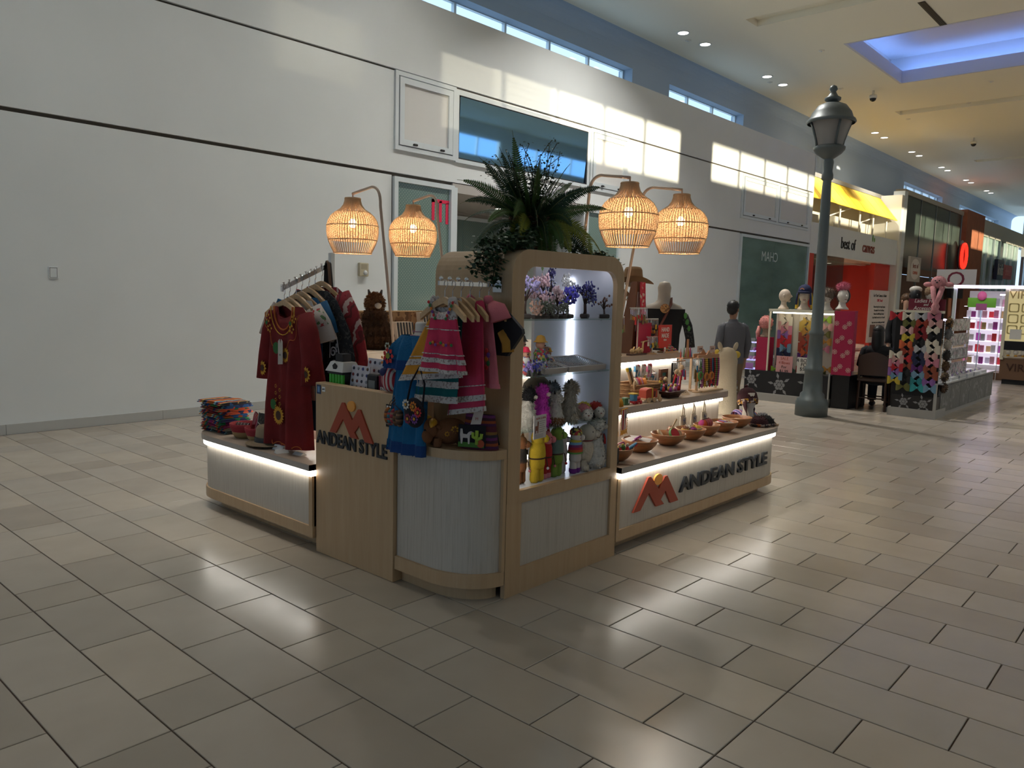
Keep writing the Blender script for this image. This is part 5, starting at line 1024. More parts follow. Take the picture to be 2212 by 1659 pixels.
# shaggy alpacas on the third shelf
def fm(name, col, **k): return M('fur ' + name, col, .95, bump=.6, bscale=160, var=.2, vscale=25, **k)
def alpaca(x, y, z, h, mb_, mh, label, rz=0, group='furry alpaca toys in the display case', ln=.016, nf=900, wide=1, eyes=True, belly=None):
    t = thing('alpaca_toy', label, 'plush toy', (x, y, z), rz, group); s = h / .20
    b = MB(); prof = [(.0, 0), (.036, .0), (.046, .02), (.046, .05), (.038, .085), (.030, .11), (.029, .14)]; b.lathe([(r_ * s * wide, zz * s) for r_, zz in prof], 16, sy=.9).fur(nf, ln, .0016 * s + .001, .9).build('body', mb_, t, True)
    hd = MB().ball((0, -.006 * s, .165 * s), (.033 * s, .033 * s, .036 * s), 14, 10).fur(int(nf * .45), ln, .0016 * s + .001, .3); hd.build('head', mh, t, True)
    MB().ball((.012 * s, -.036 * s, .158 * s), (.013 * s, .014 * s, .011 * s), 10, 7).build('muzzle', M('fur cream', (.55, .48, .40), .9), t, True)
    for q in (-1, 1):
        MB().tube([(q * .018 * s, 0, .192 * s), (q * .024 * s, .002, .215 * s)], [.008 * s, .003 * s], 7).build('ear', M('dark ear', (.03, .025, .025), .8), t, True); MB().ball((q * .014 * s + .008 * s, -.034 * s, .172 * s), .0035 * s, 6, 4).build('eye', mDark, t)
        MB().tube([(q * .02 * s, -.012 * s, .03 * s), (q * .022 * s, -.016 * s, .001)], [.016 * s, .013 * s], 8).build('leg', mb_, t, True)
    if belly: MB().lathe([(r_ * s * 1.06 * wide, zz * s) for r_, zz in prof[:4]], 16, sy=.95).fur(500, ln, .002, .9).build('brown_coat', belly, t, True)
    return t
mFW = fm('white', (.60, .56, .50)); mFB = fm('brown', (.22, .10, .04)); mFM = fm('magenta', (.62, .05, .48)); mFG = fm('grey', (.26, .27, .30)); mFC = fm('cream grey', (.46, .40, .32)); mFK = fm('black', (.012, .011, .012)); mFBD = fm('dark brown', (.075, .032, .012))
alpaca(3.125, 2.69, S1, .215, mFW, mFK, 'white furry alpaca with black face at the left end of the third shelf'); alpaca(3.235, 2.69, S1, .225, mFM, mFM, 'bright magenta furry alpaca on the third shelf', -.2); alpaca(3.35, 2.68, S1, .175, mFW, mFW, 'white alpaca with brown coat on the third shelf', .2, wide=1.15, belly=mFB); alpaca(3.44, 2.78, S1, .215, mFG, mFG, 'grey furry alpaca behind the cream one'); alpaca(3.485, 2.69, S1, .225, mFC, mFC, 'cream grey long-haired alpaca near the light strip', .3, ln=.026, nf=1500, wide=1.1)
t = thing('felt_hat', 'brown round felt hat at the back of the third shelf', 'hat', (3.40, 2.865, S1)); mFH = M('taupe felt', (.13, .10, .075), .9); MB().lathe([(0, .12), (.10, .13), (.115, .16), (.10, .21), (.06, .24), (0, .25)], 20, sy=.5).build('crown', mFH, t, True); MB().lathe([(.117, .155), (.119, .17), (.112, .185)], 20, sy=.52).build('band', M('felt band', (.42, .38, .28), .9), t, True); MB().cyl((0, 0, 0), (0, 0, .13), .03, n=10).build('stand', mMan, t)
def lying_lamb(x, y, col, label):
    t = thing('lamb_toy', label, 'plush toy', (x, y, S1), rad(-40), 'lying lamb toys in the display case')
    MB().ball((0, .02, .04), (.045, .05, .04), 14, 9).fur(350, .010, .0022, .3).build('body', mFW, t, True); MB().ball((.012, -.035, .038), (.030, .034, .032), 12, 8).fur(200, .007, .002, .2).build('head', mFW, t, True); MB().ball((-.004, .015, .058), (.042, .044, .034), 12, 8).fur(300, .010, .002, .3).build('coat', col, t, True)
    for q in (-1, 1): MB().ball((.012 + q * .014, -.062, .048), .0035, 6, 4).build('eye', mDark, t)
    MB().ball((.012, -.068, .036), (.006, .003, .004), 6, 4).build('nose', M('lamb nose', (.25, .10, .08), .7), t)
lying_lamb(3.585, 2.66, fm('pink', (.62, .22, .24)), 'lying lamb toy with pink coat'); lying_lamb(3.66, 2.71, fm('yellow', (.62, .50, .05)), 'lying lamb toy with yellow coat'); lying_lamb(3.72, 2.67, fm('red', (.45, .04, .03)), 'lying lamb toy with red coat')
alpaca(3.66, 2.84, S1, .12, mFBD, mFBD, 'small dark brown toy behind the lying lambs', nf=400)
t = thing('info_card', 'white info card about llamas hanging at the shelf edge', 'card', (3.135, 2.612, .805), rad(6)); MB().box(-.058, .058, -.002, .002, 0, .125).build('card', M('info card', (.58, .53, .50), .6), t); text('heading', 'ALPA LLAMA', .016, mRust, (.005, -.003, .108), FY, t, .0003)
MB().prism([(-.045, .03), (-.040, .03), (-.038, .045), (-.026, .045), (-.024, .03), (-.019, .03), (-.017, .06), (-.015, .09), (-.022, .094), (-.026, .085), (-.026, .07), (-.046, .07)], -.0035, -.0022).build('llama_print', M('print brown', (.22, .07, .04), .7), t)
for k in range(6): MB().box(-.008, .048 - .006 * (k % 3), -.003, -.0022, .09 - .011 * k, .093 - .011 * k).build('print_line', M('print grey', (.30, .27, .26), .7), t)
for k in range(3): MB().box(-.045, .03, -.003, -.0022, .020 - .007 * k, .0225 - .007 * k).build('print_line', M('print grey'), t)
# felt llamas on the bottom shelf
def felt(name, col): return M('felt ' + name, col, .95, bump=.3, bscale=220, var=.08, vscale=30)
def felt_llama(x, y, h, lo, mid, hd, label, rz=0, ears=None, cord=None, feet=None, w_=1):
    t = thing('felt_llama', label, 'plush toy', (x, y, S0), rz, 'standing llama toys on the bottom shelf'); s = h / .28
    for q in (-1, 1): MB().lathe([(0, 0), (.017, .0), (.024, .012), (.023, .05), (.022, .085)], 12, (q * .021 * s * w_, 0, 0), s * w_, s).xf(Matrix.Diagonal((1, 1, s, 1))).build('leg', lo, t, True)
    if feet:
        for q in (-1, 1): MB().lathe([(0, -.001), (.020, -.001), (.0265, .012), (.0255, .032)], 12, (q * .021 * s * w_, 0, 0), s * w_, s).xf(Matrix.Diagonal((1, 1, s, 1))).build('foot', feet, t, True)
    MB().lathe([(0, .07), (.040, .072), (.046, .09), (.045, .13)], 16, sx=s * w_, sy=s * .8).xf(Matrix.Diagonal((1, 1, s, 1))).build('belly', lo, t, True)
    MB().lathe([(.047, .128), (.048, .15), (.044, .185), (.036, .21), (0, .215)], 16, sx=s * w_, sy=s * .82).xf(Matrix.Diagonal((1, 1, s, 1))).build('chest', mid, t, True)
    MB().ball((.0, -.004 * s, .235 * s), (.041 * s * w_, .036 * s, .045 * s), 14, 10).build('head', hd, t, True); MB().ball((.020 * s, -.034 * s, .230 * s), (.020 * s, .022 * s, .021 * s), 12, 8).build('muzzle', hd, t, True)
    for q in (-1, 1): MB().tube([(q * .022 * s, 0, .268 * s), (q * .027 * s, .002, .298 * s)], [.011 * s, .004 * s], 8).build('ear', ears or hd, t, True)
    MB().tube([(-.006 * s, -.038 * s, .243 * s), (-.002 * s, -.0405 * s, .249 * s), (.003 * s, -.0405 * s, .243 * s)], .0016 * s, 4).build('eye', mDark, t); MB().tube([(.026 * s, -.055 * s, .238 * s), (.027 * s, -.057 * s, .229 * s), (.021 * s, -.056 * s, .222 * s)], .0015 * s, 4).build('mouth', mDark, t); MB().ball((-.004 * s, -.037 * s, .229 * s), (.006 * s, .003 * s, .005 * s), 6, 4).build('cheek', M('felt blush', (.5, .12, .12), .9), t)
    if cord: MB().lathe([(.048, .125), (.0495, .129), (.048, .133)], 16, sx=s * w_, sy=s * .83).xf(Matrix.Diagonal((1, 1, s, 1))).build('cord', mSeed, t, True); MB().tube([(.034 * s, -.034 * s, .128 * s), (.036 * s, -.042 * s, .08 * s)], .003 * s, 5).build('cord_end', mSeed, t); MB().ball((.036 * s, -.044 * s, .072 * s), .008 * s, 7, 5).build('pompom', cord, t)
    return t
fY = felt('yellow', (.60, .40, .025)); fR = felt('red', (.38, .02, .02)); fP = felt('pink', (.62, .20, .22)); fG = felt('green', (.17, .26, .04)); fGd = felt('grey green', (.12, .17, .14)); fBk = felt('dark', (.03, .022, .018)); fBr = felt('brown', (.20, .075, .025)); fWh = felt('white', (.56, .51, .45)); fPu = felt('purple', (.16, .02, .22))
felt_llama(3.085, 2.70, .26, fBr, fBk, fBr, 'brown and black felt llama at the left end of the bottom shelf', .2, cord=fP); felt_llama(3.185, 2.665, .29, fY, fY, fY, 'yellow felt llama on the bottom shelf', .1, ears=fBr, cord=M('grey pompom', (.5, .5, .52), .9), w_=1.1); felt_llama(3.285, 2.69, .265, fR, fR, fP, 'red felt llama with pink head', .1, cord=fP, feet=fP, ears=fR, w_=.9); felt_llama(3.365, 2.68, .285, fG, fGd, fG, 'green felt llama with grey green chest', .1, ears=fGd, cord=mFlo[0]); felt_llama(3.455, 2.71, .235, fWh, fWh, fWh, 'plain white felt llama between green and rainbow ones', .3, w_=.9)
t = felt_llama(3.515, 2.66, .25, fWh, fWh, fWh, 'white felt llama with rainbow poncho and purple feet', .1, feet=fPu, ears=fBk)
MB().lathe([(.056, .115), (.053, .15), (.043, .19), (.037, .20)], 16, sx=.9, sy=.75).build('rainbow_poncho', stripes('rainbow', [(.15, .30, .45), (.5, .4, .05), (.10, .28, .06), (.45, .08, .02), (.35, .02, .05), (.18, .03, .12)], 2, 12, bump=.3), t, True); MB().lathe([(.041, .222), (.040, .242), (.03, .256), (0, .26)], 16, sx=.9, sy=.9).build('knit_cap', speckle('cap knit', [(.04, .035, .04), (.4, .05, .05), (.5, .45, .1), (.05, .05, .06)], 80), t, True)
t = thing('sheep_toy', 'large cream sheep toy with smiling face on the bottom shelf', 'plush toy', (3.63, 2.68, S0), .15, 'standing llama toys on the bottom shelf'); fCr = M('cream wool', (.50, .43, .34), .95, bump=1.0, bscale=70)
MB().ball((0, .01, .115), (.078, .06, .095), 18, 12).build('body', fCr, t, True); MB().ball((.0, -.012, .215), (.056, .052, .052), 16, 11).build('head', M('sheep face', (.45, .40, .33), .9), t, True); MB().ball((.035, -.045, .205), (.035, .032, .030), 12, 8).build('muzzle', M('sheep face'), t, True)
for q in (-1, 1): MB().ball((q * .058, .005, .215), (.012, .012, .034), 10, 7).build('ear', M('sheep face'), t, True); MB().ball((q * .022 + .008, -.057, .228), .005, 7, 5).build('eye', mDark, t); MB().tube([(q * .045, -.01, .05), (q * .055, -.035, .018), (q * .05, -.055, .022)], [.026, .026, .020], 10).build('leg', fCr, t, True)
MB().tube([(.015, -.070, .195), (.035, -.078, .190), (.058, -.07, .200)], .0018, 5).build('mouth', mSeed, t); MB().lathe([(.053, .172), (.055, .176), (.053, .18)], 18, sy=.9).build('collar', M('wine cord', (.18, .03, .03), .8), t, True)
t = alpaca(3.722, 2.68, S0, .31, mFW, mFW, 'large white furry alpaca with tassel collar at the right end of the bottom shelf', .35, 'standing llama toys on the bottom shelf', .012, 1400, 1.1); MB().lathe([(.046, .195), (.048, .202), (.046, .208)], 16).build('collar', M('wine cord', (.18, .03, .03), .8), t, True)
for i, c in enumerate((mFlo[0], M('teal tassel', (.02, .15, .17), .9), mRed, M('plum tassel', (.15, .03, .1), .9))): MB().tube([(.025 + .010 * i, -.05, .20), (.028 + .012 * i, -.058, .17), (.030 + .013 * i, -.056, .14)], [.003, .006, .008], 7).build('tassel', c, t, True)
# ================================================================ fern in a basket, trailing ivy, rattan lamps
FX0, FY0, FZ0 = 3.36, 2.90, 1.786
bk = thing('wicker_basket', 'dark woven basket on top of the display case', 'basket', (FX0, FY0, FZ0)); mWk = stripes('dark wicker', [(.10, .05, .022), (.05, .025, .012), (.16, .085, .04)], 2, 55, wob=.4, bump=.8)
MB().lathe([(0, 0), (.095, 0), (.105, .05), (.112, .12), (.115, .19), (.107, .19), (.10, .12), (0, .12)], 28).build('body', mWk, bk, True)
for i in range(16):
    a = 2 * PI * i / 16; MB().tube([(r_ * math.cos(a), r_ * math.sin(a), z) for r_, z in ((.099, .002), (.109, .05), (.116, .12), (.119, .188))], .0035, 5).build('stake', M('wicker stake', (.20, .12, .06), .7), bk, True)
for zz in (.03, .075, .12, .165, .188):
    k = .1 + zz * .11; MB().tube([(k * math.cos(2 * PI * i / 40) * (1 + .03 * math.cos(PI * i)), k * math.sin(2 * PI * i / 40) * (1 + .03 * math.cos(PI * i)), zz + .008 * math.cos(PI * i)) for i in range(41)], .010, 5).build('weave', mWk, bk, True)
fn_ = thing('fern', 'large green boston fern spilling over the basket on the display case', 'plant', (FX0, FY0, FZ0 + .15))
mF1 = M('fern green', (.05, .11, .018), .6, var=.35, vscale=12); mF2 = M('fern dark green', (.014, .045, .014), .6, var=.3, vscale=12); mF3 = M('fern olive', (.20, .22, .018), .6, var=.3, vscale=10); mStem = M('fern stem', (.10, .11, .03), .7)
def frond(az, el, ln, droop, mat, lw=.055, n=26, seed=0, twist=0):
    rg = random.Random(seed); d0 = Vector((math.cos(az) * math.cos(el), math.sin(az) * math.cos(el), math.sin(el))); p = Vector((.03 * math.cos(az), .03 * math.sin(az), 0)); pts = [p.copy()]; d = d0.copy()
    for i in range(n):
        d = (d + Vector((0, 0, -droop * (1 + i * .06) / n))).normalized(); p = p + d * (ln / n); pts.append(p.copy())
    MB().tube(pts, [lerp(.003, .001, i / n) for i in range(n + 1)], 5).build('stem', mStem, fn_)
    b = MB(); per = 2
    for i in range(2, n * per):
        q = i / per; k = min(int(q), n - 1); a = pts[k].lerp(pts[k + 1], q - k); dd = (pts[k + 1] - pts[k]).normalized(); s_ = dd.cross(Vector((0, 0, 1)))
        s_ = s_.normalized() if s_.length > .05 else Vector((-math.sin(az), math.cos(az), 0)); up = s_.cross(dd); s_, up = s_ * math.cos(twist) + up * math.sin(twist), up * math.cos(twist) - s_ * math.sin(twist)
        f = q / n; L = lw * (math.sin(PI * min(1, f * 1.02 + .05)) ** .55) * (1 - .55 * f) * rg.uniform(.85, 1.1); w_ = ln / (n * per) * .80
        for sg in (-1, 1):
            o = (s_ * sg * .92 + dd * .32 - up * .16).normalized(); t1 = a + o * L + dd * L * .12
            m1 = a + o * L * .5; b.add([a - dd * w_ * .4, m1 - dd * w_ * .5 + up * .003, t1, m1 + dd * w_ * .75 + up * .003, a + dd * w_ * .6], [(0, 1, 2, 3, 4)])
    b.build('frond', mat, fn_)
specs = [(PI * .62, 1.40, .50, .15, mF1, .050), (PI * .95, 1.1, .40, .5, mF2, .05), (-.15, 1.0, .38, .45, mF1, .045), (-.70, .62, .42, .55, mF1, .055), (-.55, .45, .46, 1.25, mF3, .055), (-.95, .55, .40, 1.7, mF3, .055), (-1.35, .5, .30, 2.0, mF3, .055), (-1.75, .6, .32, 2.0, mF1, .05), (-2.2, .55, .42, 1.7, mF2, .055), (-2.55, .45, .46, 1.2, mF3, .06), (-2.75, .35, .44, 1.5, mF3, .055), (-3.0, .6, .42, 1.0, mF1, .055), (2.8, .75, .42, .8, mF2, .05), (2.4, .9, .44, .6, mF1, .05), (1.9, .7, .40, .9, mF2, .05), (1.3, .8, .42, .7, mF1, .05), (.8, .9, .40, .6, mF2, .05), (.35, .6, .42, 1.0, mF1, .05), (.05, .4, .42, 1.3, mF2, .05), (-2.0, 1.0, .34, .6, mF2, .05), (-1.1, 1.0, .34, .7, mF2, .05), (-2.6, 1.0, .36, .6, mF1, .05), (-.3, .8, .40, .8, mF2, .05), (-1.6, .8, .30, 1.4, mF2, .05), (3.1, 1.2, .40, .3, mF2, .04), (-2.35, .75, .36, 1.3, mF2, .06), (-2.9, .9, .36, .9, mF2, .06), (-1.9, .35, .34, 2.2, mF1, .05), (2.6, 1.25, .42, .25, mF2, .045), (-2.45, .3, .40, 1.9, mF2, .05), (-2.15, .2, .36, 2.4, mF1, .05), (-2.65, .7, .44, 1.1, mF1, .055), (3.0, .35, .44, 1.2, mF2, .055), (-2.3, 1.15, .40, .5, mF1, .05), (-1.4, 1.2, .36, .5, mF1, .05), (-.8, .9, .42, .6, mF2, .05), (2.2, 1.1, .44, .4, mF2, .05), (.6, 1.15, .42, .35, mF1, .05), (-.45, .25, .44, 1.3, mF2, .055), (-2.85, .15, .38, 1.7, mF2, .055)]
for i, (a, e, l, dr, m, lw) in enumerate(specs): frond(a, e, l * 1.08, dr, m, lw * 1.35, 22, i, (.95 if math.sin(a - .83) > 0 else -.95) + .5 * math.sin(i * 2.1))
# leafy sprigs (second plant in the same basket) and trailing vines
sp = thing('leafy_sprigs', 'dark round-leaved sprigs standing up in the basket with the fern', 'plant', (FX0, FY0, FZ0 + .15)); lf = []
def leaf(b, p, d, n, s):
    d = Vector(d).normalized(); t = d.cross(Vector(n)); t = t.normalized() if t.length > .01 else d.orthogonal().normalized(); p = Vector(p)
    b.add([p, p + d * s * .45 + t * s * .42, p + d * s, p + d * s * .45 - t * s * .42], [(0, 1, 2, 3)])
mLf = M('sprig leaf', (.02, .05, .022), .55, var=.3, vscale=14); mTwig = M('twig', (.05, .05, .02), .8)
for k in range(24):
    rg = random.Random(100 + k); az = rg.uniform(1.6, 4.2) if k < 17 else rg.uniform(-1.0, 1.2); tl = rg.uniform(.1, .55); ln = rg.uniform(.28, .50); p = Vector((0, 0, 0)); d = Vector((math.sin(tl) * math.cos(az), math.sin(tl) * math.sin(az), math.cos(tl))); pts = [p.copy()]; b = MB()
    for i in range(14):
        d = (d + Vector((rg.gauss(0, .10), rg.gauss(0, .10), -.03))).normalized(); p = p + d * ln / 14; pts.append(p.copy())
        if i > 2:
            for q in range(4): leaf(b, p + Vector((rg.gauss(0, .012), rg.gauss(0, .012), rg.gauss(0, .008))), (rg.gauss(0, 1), rg.gauss(0, 1), rg.gauss(.2, .6)), (0, 0, 1), rg.uniform(.024, .040) * (1 - i / 24))
    MB().tube(pts, .0018, 4).build('stem', mTwig, sp); b.build('leaves', mLf, sp)
mIvy = M('ivy leaf', (.022, .06, .022), .55, var=.35, vscale=14)
def vine(pts, n, label, w_=.03, s=.026, seed=0, group='trailing ivy vines'):
    rg = random.Random(seed); P = [Vector(p) for p in pts]; t = thing('ivy_vine', label, 'ivy', P[0], group=group); o = P[0]; P = [p - o for p in P]
    def at(q):
        q *= len(P) - 1; i = min(int(q), len(P) - 2); return P[i].lerp(P[i + 1], q - i)
    MB().tube(P, .0025, 5).build('stem', mTwig, t); b = MB()
    for i in range(n):
        p = at(rg.random()); leaf(b, p + Vector((rg.gauss(0, w_), rg.gauss(0, w_ * .6), abs(rg.gauss(0, w_ * .6)))), (rg.gauss(0, 1), rg.gauss(-.3, 1), rg.gauss(-.3, .5)), (0, -.4, 1), s * rg.uniform(.7, 1.2))
    b.build('leaves', mIvy, t)
vine([(3.27, 2.84, 1.93), (3.12, 2.76, 1.86), (2.98, 2.72, 1.82), (2.88, 2.70, 1.78), (2.84, 2.69, 1.70), (2.82, 2.68, 1.60)], 700, 'thick ivy vine hanging over the side of the display case above the dresses', .036, .030, 1)
vine([(3.25, 2.92, 1.93), (3.08, 2.86, 1.84), (2.92, 2.82, 1.81), (2.85, 2.80, 1.74), (2.83, 2.80, 1.66)], 520, 'ivy vine hanging down beside the dress rail', .036, .030, 2)
vine([(3.20, 2.83, 1.93), (3.10, 2.70, 1.86), (3.00, 2.64, 1.81), (2.93, 2.63, 1.80)], 420, 'short ivy vine at the front corner of the case top', .032, .030, 3)
vine([(3.46, 2.86, 1.92), (3.58, 2.80, 1.83), (3.70, 2.78, 1.80), (3.82, 2.76, 1.80), (3.95, 2.78, 1.785), (4.02, 2.80, 1.73)], 600, 'ivy vine lying along the case top towards the rattan lamp', .024, .028, 4)
# ---------------------------------------------------------------- rattan lamps
mRat = M('rattan', (.55, .36, .20), .6); mPole = M('beige metal pole', (.44, .34, .26), .4); mBulb = M('warm bulb', (1, .75, .45), .5, emit=30, ecol=(1.0, .74, .44))
mWeave = None
def weave_mat():
    m = bpy.data.materials.new('rattan weave'); m.use_nodes = True; nt = m.node_tree; nt.nodes.clear(); N = nt.nodes.new; L = nt.links.new
    o = N('ShaderNodeOutputMaterial'); d = N('ShaderNodeBsdfDiffuse'); d.inputs[0].default_value = (.55, .37, .22, 1); tr = N('ShaderNodeBsdfTranslucent'); tr.inputs[0].default_value = (.80, .56, .34, 1); mx = N('ShaderNodeMixShader'); mx.inputs[0].default_value = .5
    L(d.outputs[0], mx.inputs[1]); L(tr.outputs[0], mx.inputs[2]); L(mx.outputs[0], o.inputs[0]); MATS['rattan weave'] = m; return m
mWeave = weave_mat()
LPROF = [(.058, .432), (.062, .405), (.072, .375), (.095, .345), (.135, .318), (.165, .292), (.188, .255), (.199, .215), (.200, .170), (.195, .130), (.182, .085), (.165, .045), (.148, .012), (.145, .0)]
def lamp(x, y, z, px, py, pz0, label, side):
    """shade bottom at (x,y,z); pole foot at (px,py,pz0)"""
    t = thing('rattan_lamp', label, 'lamp', (px, py, pz0), group='arched rattan lamps')
    O = Vector((x - px, y - py, z - pz0)); n = 60
    def rz_(zz):
        for (r0, z0), (r1, z1) in zip(LPROF, LPROF[1:]):
            if z1 <= zz <= z0: return lerp(r1, r0, (zz - z1) / (z0 - z1))
        return LPROF[0][0] if zz > .4 else LPROF[-1][0]
    sh = bpy.data.objects.new('lamp_shade', None); C.objects.link(sh); sh.parent = t; sh.location = O; sh.empty_display_size = .1
    b = MB()
    for i in range(n):
        a = 2 * PI * i / n; b.tube([(r_ * math.cos(a), r_ * math.sin(a), zz) for r_, zz in LPROF], .0032, 4, False)
    o = b.build('rattan_canes', mRat, sh); o['kind'] = 'stuff'
    for zz in (.425, .318, .215, .105, .004): MB().tube([((rz_(zz) + .002) * math.cos(2 * PI * i / 36), (rz_(zz) + .002) * math.sin(2 * PI * i / 36), zz) for i in range(37)], .004, 5).build('ring', mRat, sh, True)
    # woven middle: horizontal strands over and under the canes
    b = MB(); zz = .108; row = 0
    while zz < .315:
        r_ = rz_(zz); m_ = n * 2; pts = [((r_ + (.0032 if (i // 2 + row) % 2 else -.0032)) * math.cos(2 * PI * i / m_), (r_ + (.0032 if (i // 2 + row) % 2 else -.0032)) * math.sin(2 * PI * i / m_), zz) for i in range(m_ + 1)]
        h = .0034; k = len(b.v)
        for p in pts: b.v += [(p[0], p[1], p[2] - h), (p[0], p[1], p[2] + h)]
        for i in range(m_): b.f.append((k + 2 * i, k + 2 * i + 2, k + 2 * i + 3, k + 2 * i + 1))
        zz += .0086; row += 1
    o = b.build('woven_strands', mWeave, sh); o['kind'] = 'stuff'
    MB().ball((0, 0, .235), (.030, .030, .036), 14, 10).build('bulb', mBulb, sh, True); MB().cyl((0, 0, .268), (0, 0, .40), .018, n=10).build('socket', mPole, sh, True)
    l = bpy.data.lights.new('lamp_bulb', 'POINT'); l.energy = 6; l.color = (1, .80, .55); l.shadow_soft_size = .04; lo = bpy.data.objects.new('lamp_light', l); C.objects.link(lo); lo.parent = sh; lo.location = (0, 0, .20)
    # pole with a bent arm
    top = O + Vector((0, 0, .445)); foot = Vector((0, 0, 0)); el = Vector((side[0], side[1], top.z - .09)); P = [foot, foot.lerp(el, .5), el]
    e2 = Vector((lerp(el.x, top.x, .30), lerp(el.y, top.y, .30), top.z + .055)); c = Vector((lerp(el.x, e2.x, -.02), lerp(el.y, e2.y, -.02), top.z + .05))
    for i in range(1, 9):
        q = i / 8; P.append(el * (1 - q) ** 2 + c * 2 * q * (1 - q) + e2 * q * q)
    P += [e2.lerp(top + Vector((0, 0, .02)), .6), top + Vector((0, 0, .018))]
    MB().tube(P, .011, 10).build('pole', mPole, t, True); MB().cyl(top + Vector((0, 0, .02)), top - Vector((0, 0, .03)), .006, n=8).build('cord', mPole, t)
    MB().lathe([(0, 0), (.05, 0), (.05, .01), (.014, .016)], 14).build('foot_plate', mPole, t, True)
    return t
lamp(3.779, 5.121, 1.845, 3.79, 4.615, 1.106, 'rattan lamp at the far side of the kiosk, nearest the clothes rail', (0, .175)); lamp(4.415, 5.140, 1.855, 4.43, 4.66, 1.106, 'rattan lamp in front of the dotted shop window', (0, .195))
lamp(4.537, 3.051, 1.90, 4.54, 3.51, 1.106, 'rattan lamp right of the fern, nearer the display case', (0, -.115)); lamp(5.177, 3.021, 1.89, 5.18, 3.56, 1.106, 'rattan lamp over the right end of the kiosk', (0, -.185))
# ================================================================ goods on the right side of the kiosk
T1, T2, T3 = .5455, .8055, 1.1055
mBowl = M('turned wood bowl', (.36, .145, .055), .35, var=.3, vscale=9, vstretch=(1, 1, 5)); 
def bowl(x, y, r, label):
    t = thing('wooden_bowl', label, 'bowl', (x, y, T1), group='wooden bowls on the right counter')
    MB().lathe([(0, 0), (r * .42, 0), (r * .66, .018), (r * .88, .048), (r, .078), (r * .965, .080), (r * .84, .052), (r * .60, .024), (0, .016)], 26).build('shell', mBowl, t, True); MB().lathe([(r, .077), (r * 1.008, .080), (r * .985, .083), (r * .965, .079)], 26).build('rim', M('bowl rim', (.45, .22, .09), .35), t, True)
    return t
BW = [(4.02, 2.715, .105, 'first wooden bowl, beside the display case, with red felt figures'), (4.37, 2.775, .122, 'second wooden bowl from the display case, holding white notes'), (4.73, 2.775, .122, 'third wooden bowl from the display case, full of round tins and toys'), (5.04, 2.775, .112, 'fourth wooden bowl from the display case, with yellow yarn and bracelets'), (5.30, 2.785, .100, 'fifth wooden bowl from the display case, with a striped pouch'), (5.55, 2.775, .110, 'sixth wooden bowl from the display case, covered with film'), (5.84, 2.805, .118, 'seventh wooden bowl, nearest the knitted hat, almost empty')]
for b in BW: bowl(*b)
colr = [(.50, .03, .04), (.62, .20, .35), (.60, .42, .05), (.05, .20, .35), (.10, .30, .08), (.60, .55, .48), (.35, .06, .30), (.55, .20, .04), (.02, .02, .03), (.25, .10, .05)]
cm = [M('bright %d' % i, c, .7) for i, c in enumerate(colr)]
mTan = M('pale wood', (.55, .38, .22), .5)
def slipper(x, y, z, rz, c1, c2, label):
    t = thing('mini_slipper', label, 'ornament', (x, y, z), group='small felt slippers in the bowls', rot=(rad(50), 0, rz)); MB().ball((0, 0, .05), (.028, .010, .05), 12, 8).build('sole', c1, t, True); MB().ball((0, -.010, .035), (.026, .012, .028), 12, 8).build('upper', M('slipper white', (.6, .55, .52), .8), t, True); MB().tube([(.022 * math.cos(a), -.008, .075 + .018 * math.sin(a)) for a in [PI * i / 8 for i in range(9)]], .004, 5).build('trim', c2, t, True)
slipper(3.99, 2.735, T1 + .05, .3, cm[2], cm[4], 'yellow felt slipper in the first bowl'); slipper(4.055, 2.76, T1 + .055, -.2, cm[1], cm[6], 'pink felt slipper in the first bowl'); slipper(4.08, 2.70, T1 + .045, .7, cm[3], cm[0], 'blue felt slipper in the first bowl'); slipper(4.32, 2.82, T1 + .05, .2, cm[6], cm[1], 'violet felt slipper in the second bowl')
for i, (dx, dy, c) in enumerate(((-.03, -.04, 0), (.03, -.055, 0), (.06, .0, 4), (-.05, .03, 9))):
    t = thing('felt_figure', ('red felt figure at the front of the first bowl', 'second red felt figure at the front of the first bowl', 'green felt figure in the first bowl', 'brown felt figure in the first bowl')[i], 'ornament', (BW[0][0] + dx, BW[0][1] + dy, T1 + .05), i, 'felt figures in the first bowl'); MB().ball((0, 0, .02), (.018, .012, .024), 10, 7).build('body', cm[c], t, True); MB().ball((0, 0, .05), .012, 9, 6).build('head', cm[(c + 5) % 10], t, True)
for i, (dx, dy, rz) in enumerate(((.03, -.03, .3), (-.04, .02, -.4), (.02, .05, .9))):
    t = thing('paper_note', ('white paper note at the front of the second bowl', 'white paper note at the left of the second bowl', 'white paper note at the back of the second bowl')[i], 'paper', (BW[1][0] + dx, BW[1][1] + dy, T1 + .072 + .004 * i), rz, 'paper notes in the second bowl'); MB().grid(lambda u, v: ((u - .5) * .11, (v - .5) * .075, .012 * math.sin(u * 3) + .006 * v), 5, 3).build('sheet', M('paper', (.62, .58, .56), .8), t, True)
def disc_toy(x, y, z, r, th, m1, m2, rot, label, group, cat='drum'):
    t = thing('round_tin' if cat == 'tin' else 'toy_drum', label, cat, (x, y, z), group=group, rot=rot); MB().lathe([(0, 0), (r, 0), (r, th), (0, th)], 20).build('side', m1, t); MB().lathe([(0, th + .0005), (r * .93, th + .0005)], 20).build('face', m2, t); MB().lathe([(r * .98, th * .1), (r * 1.04, th * .15), (r * 1.04, th * .3), (r * .98, th * .35)], 20).build('band', m2, t, True); return t
gB = 'round toys in the third bowl'
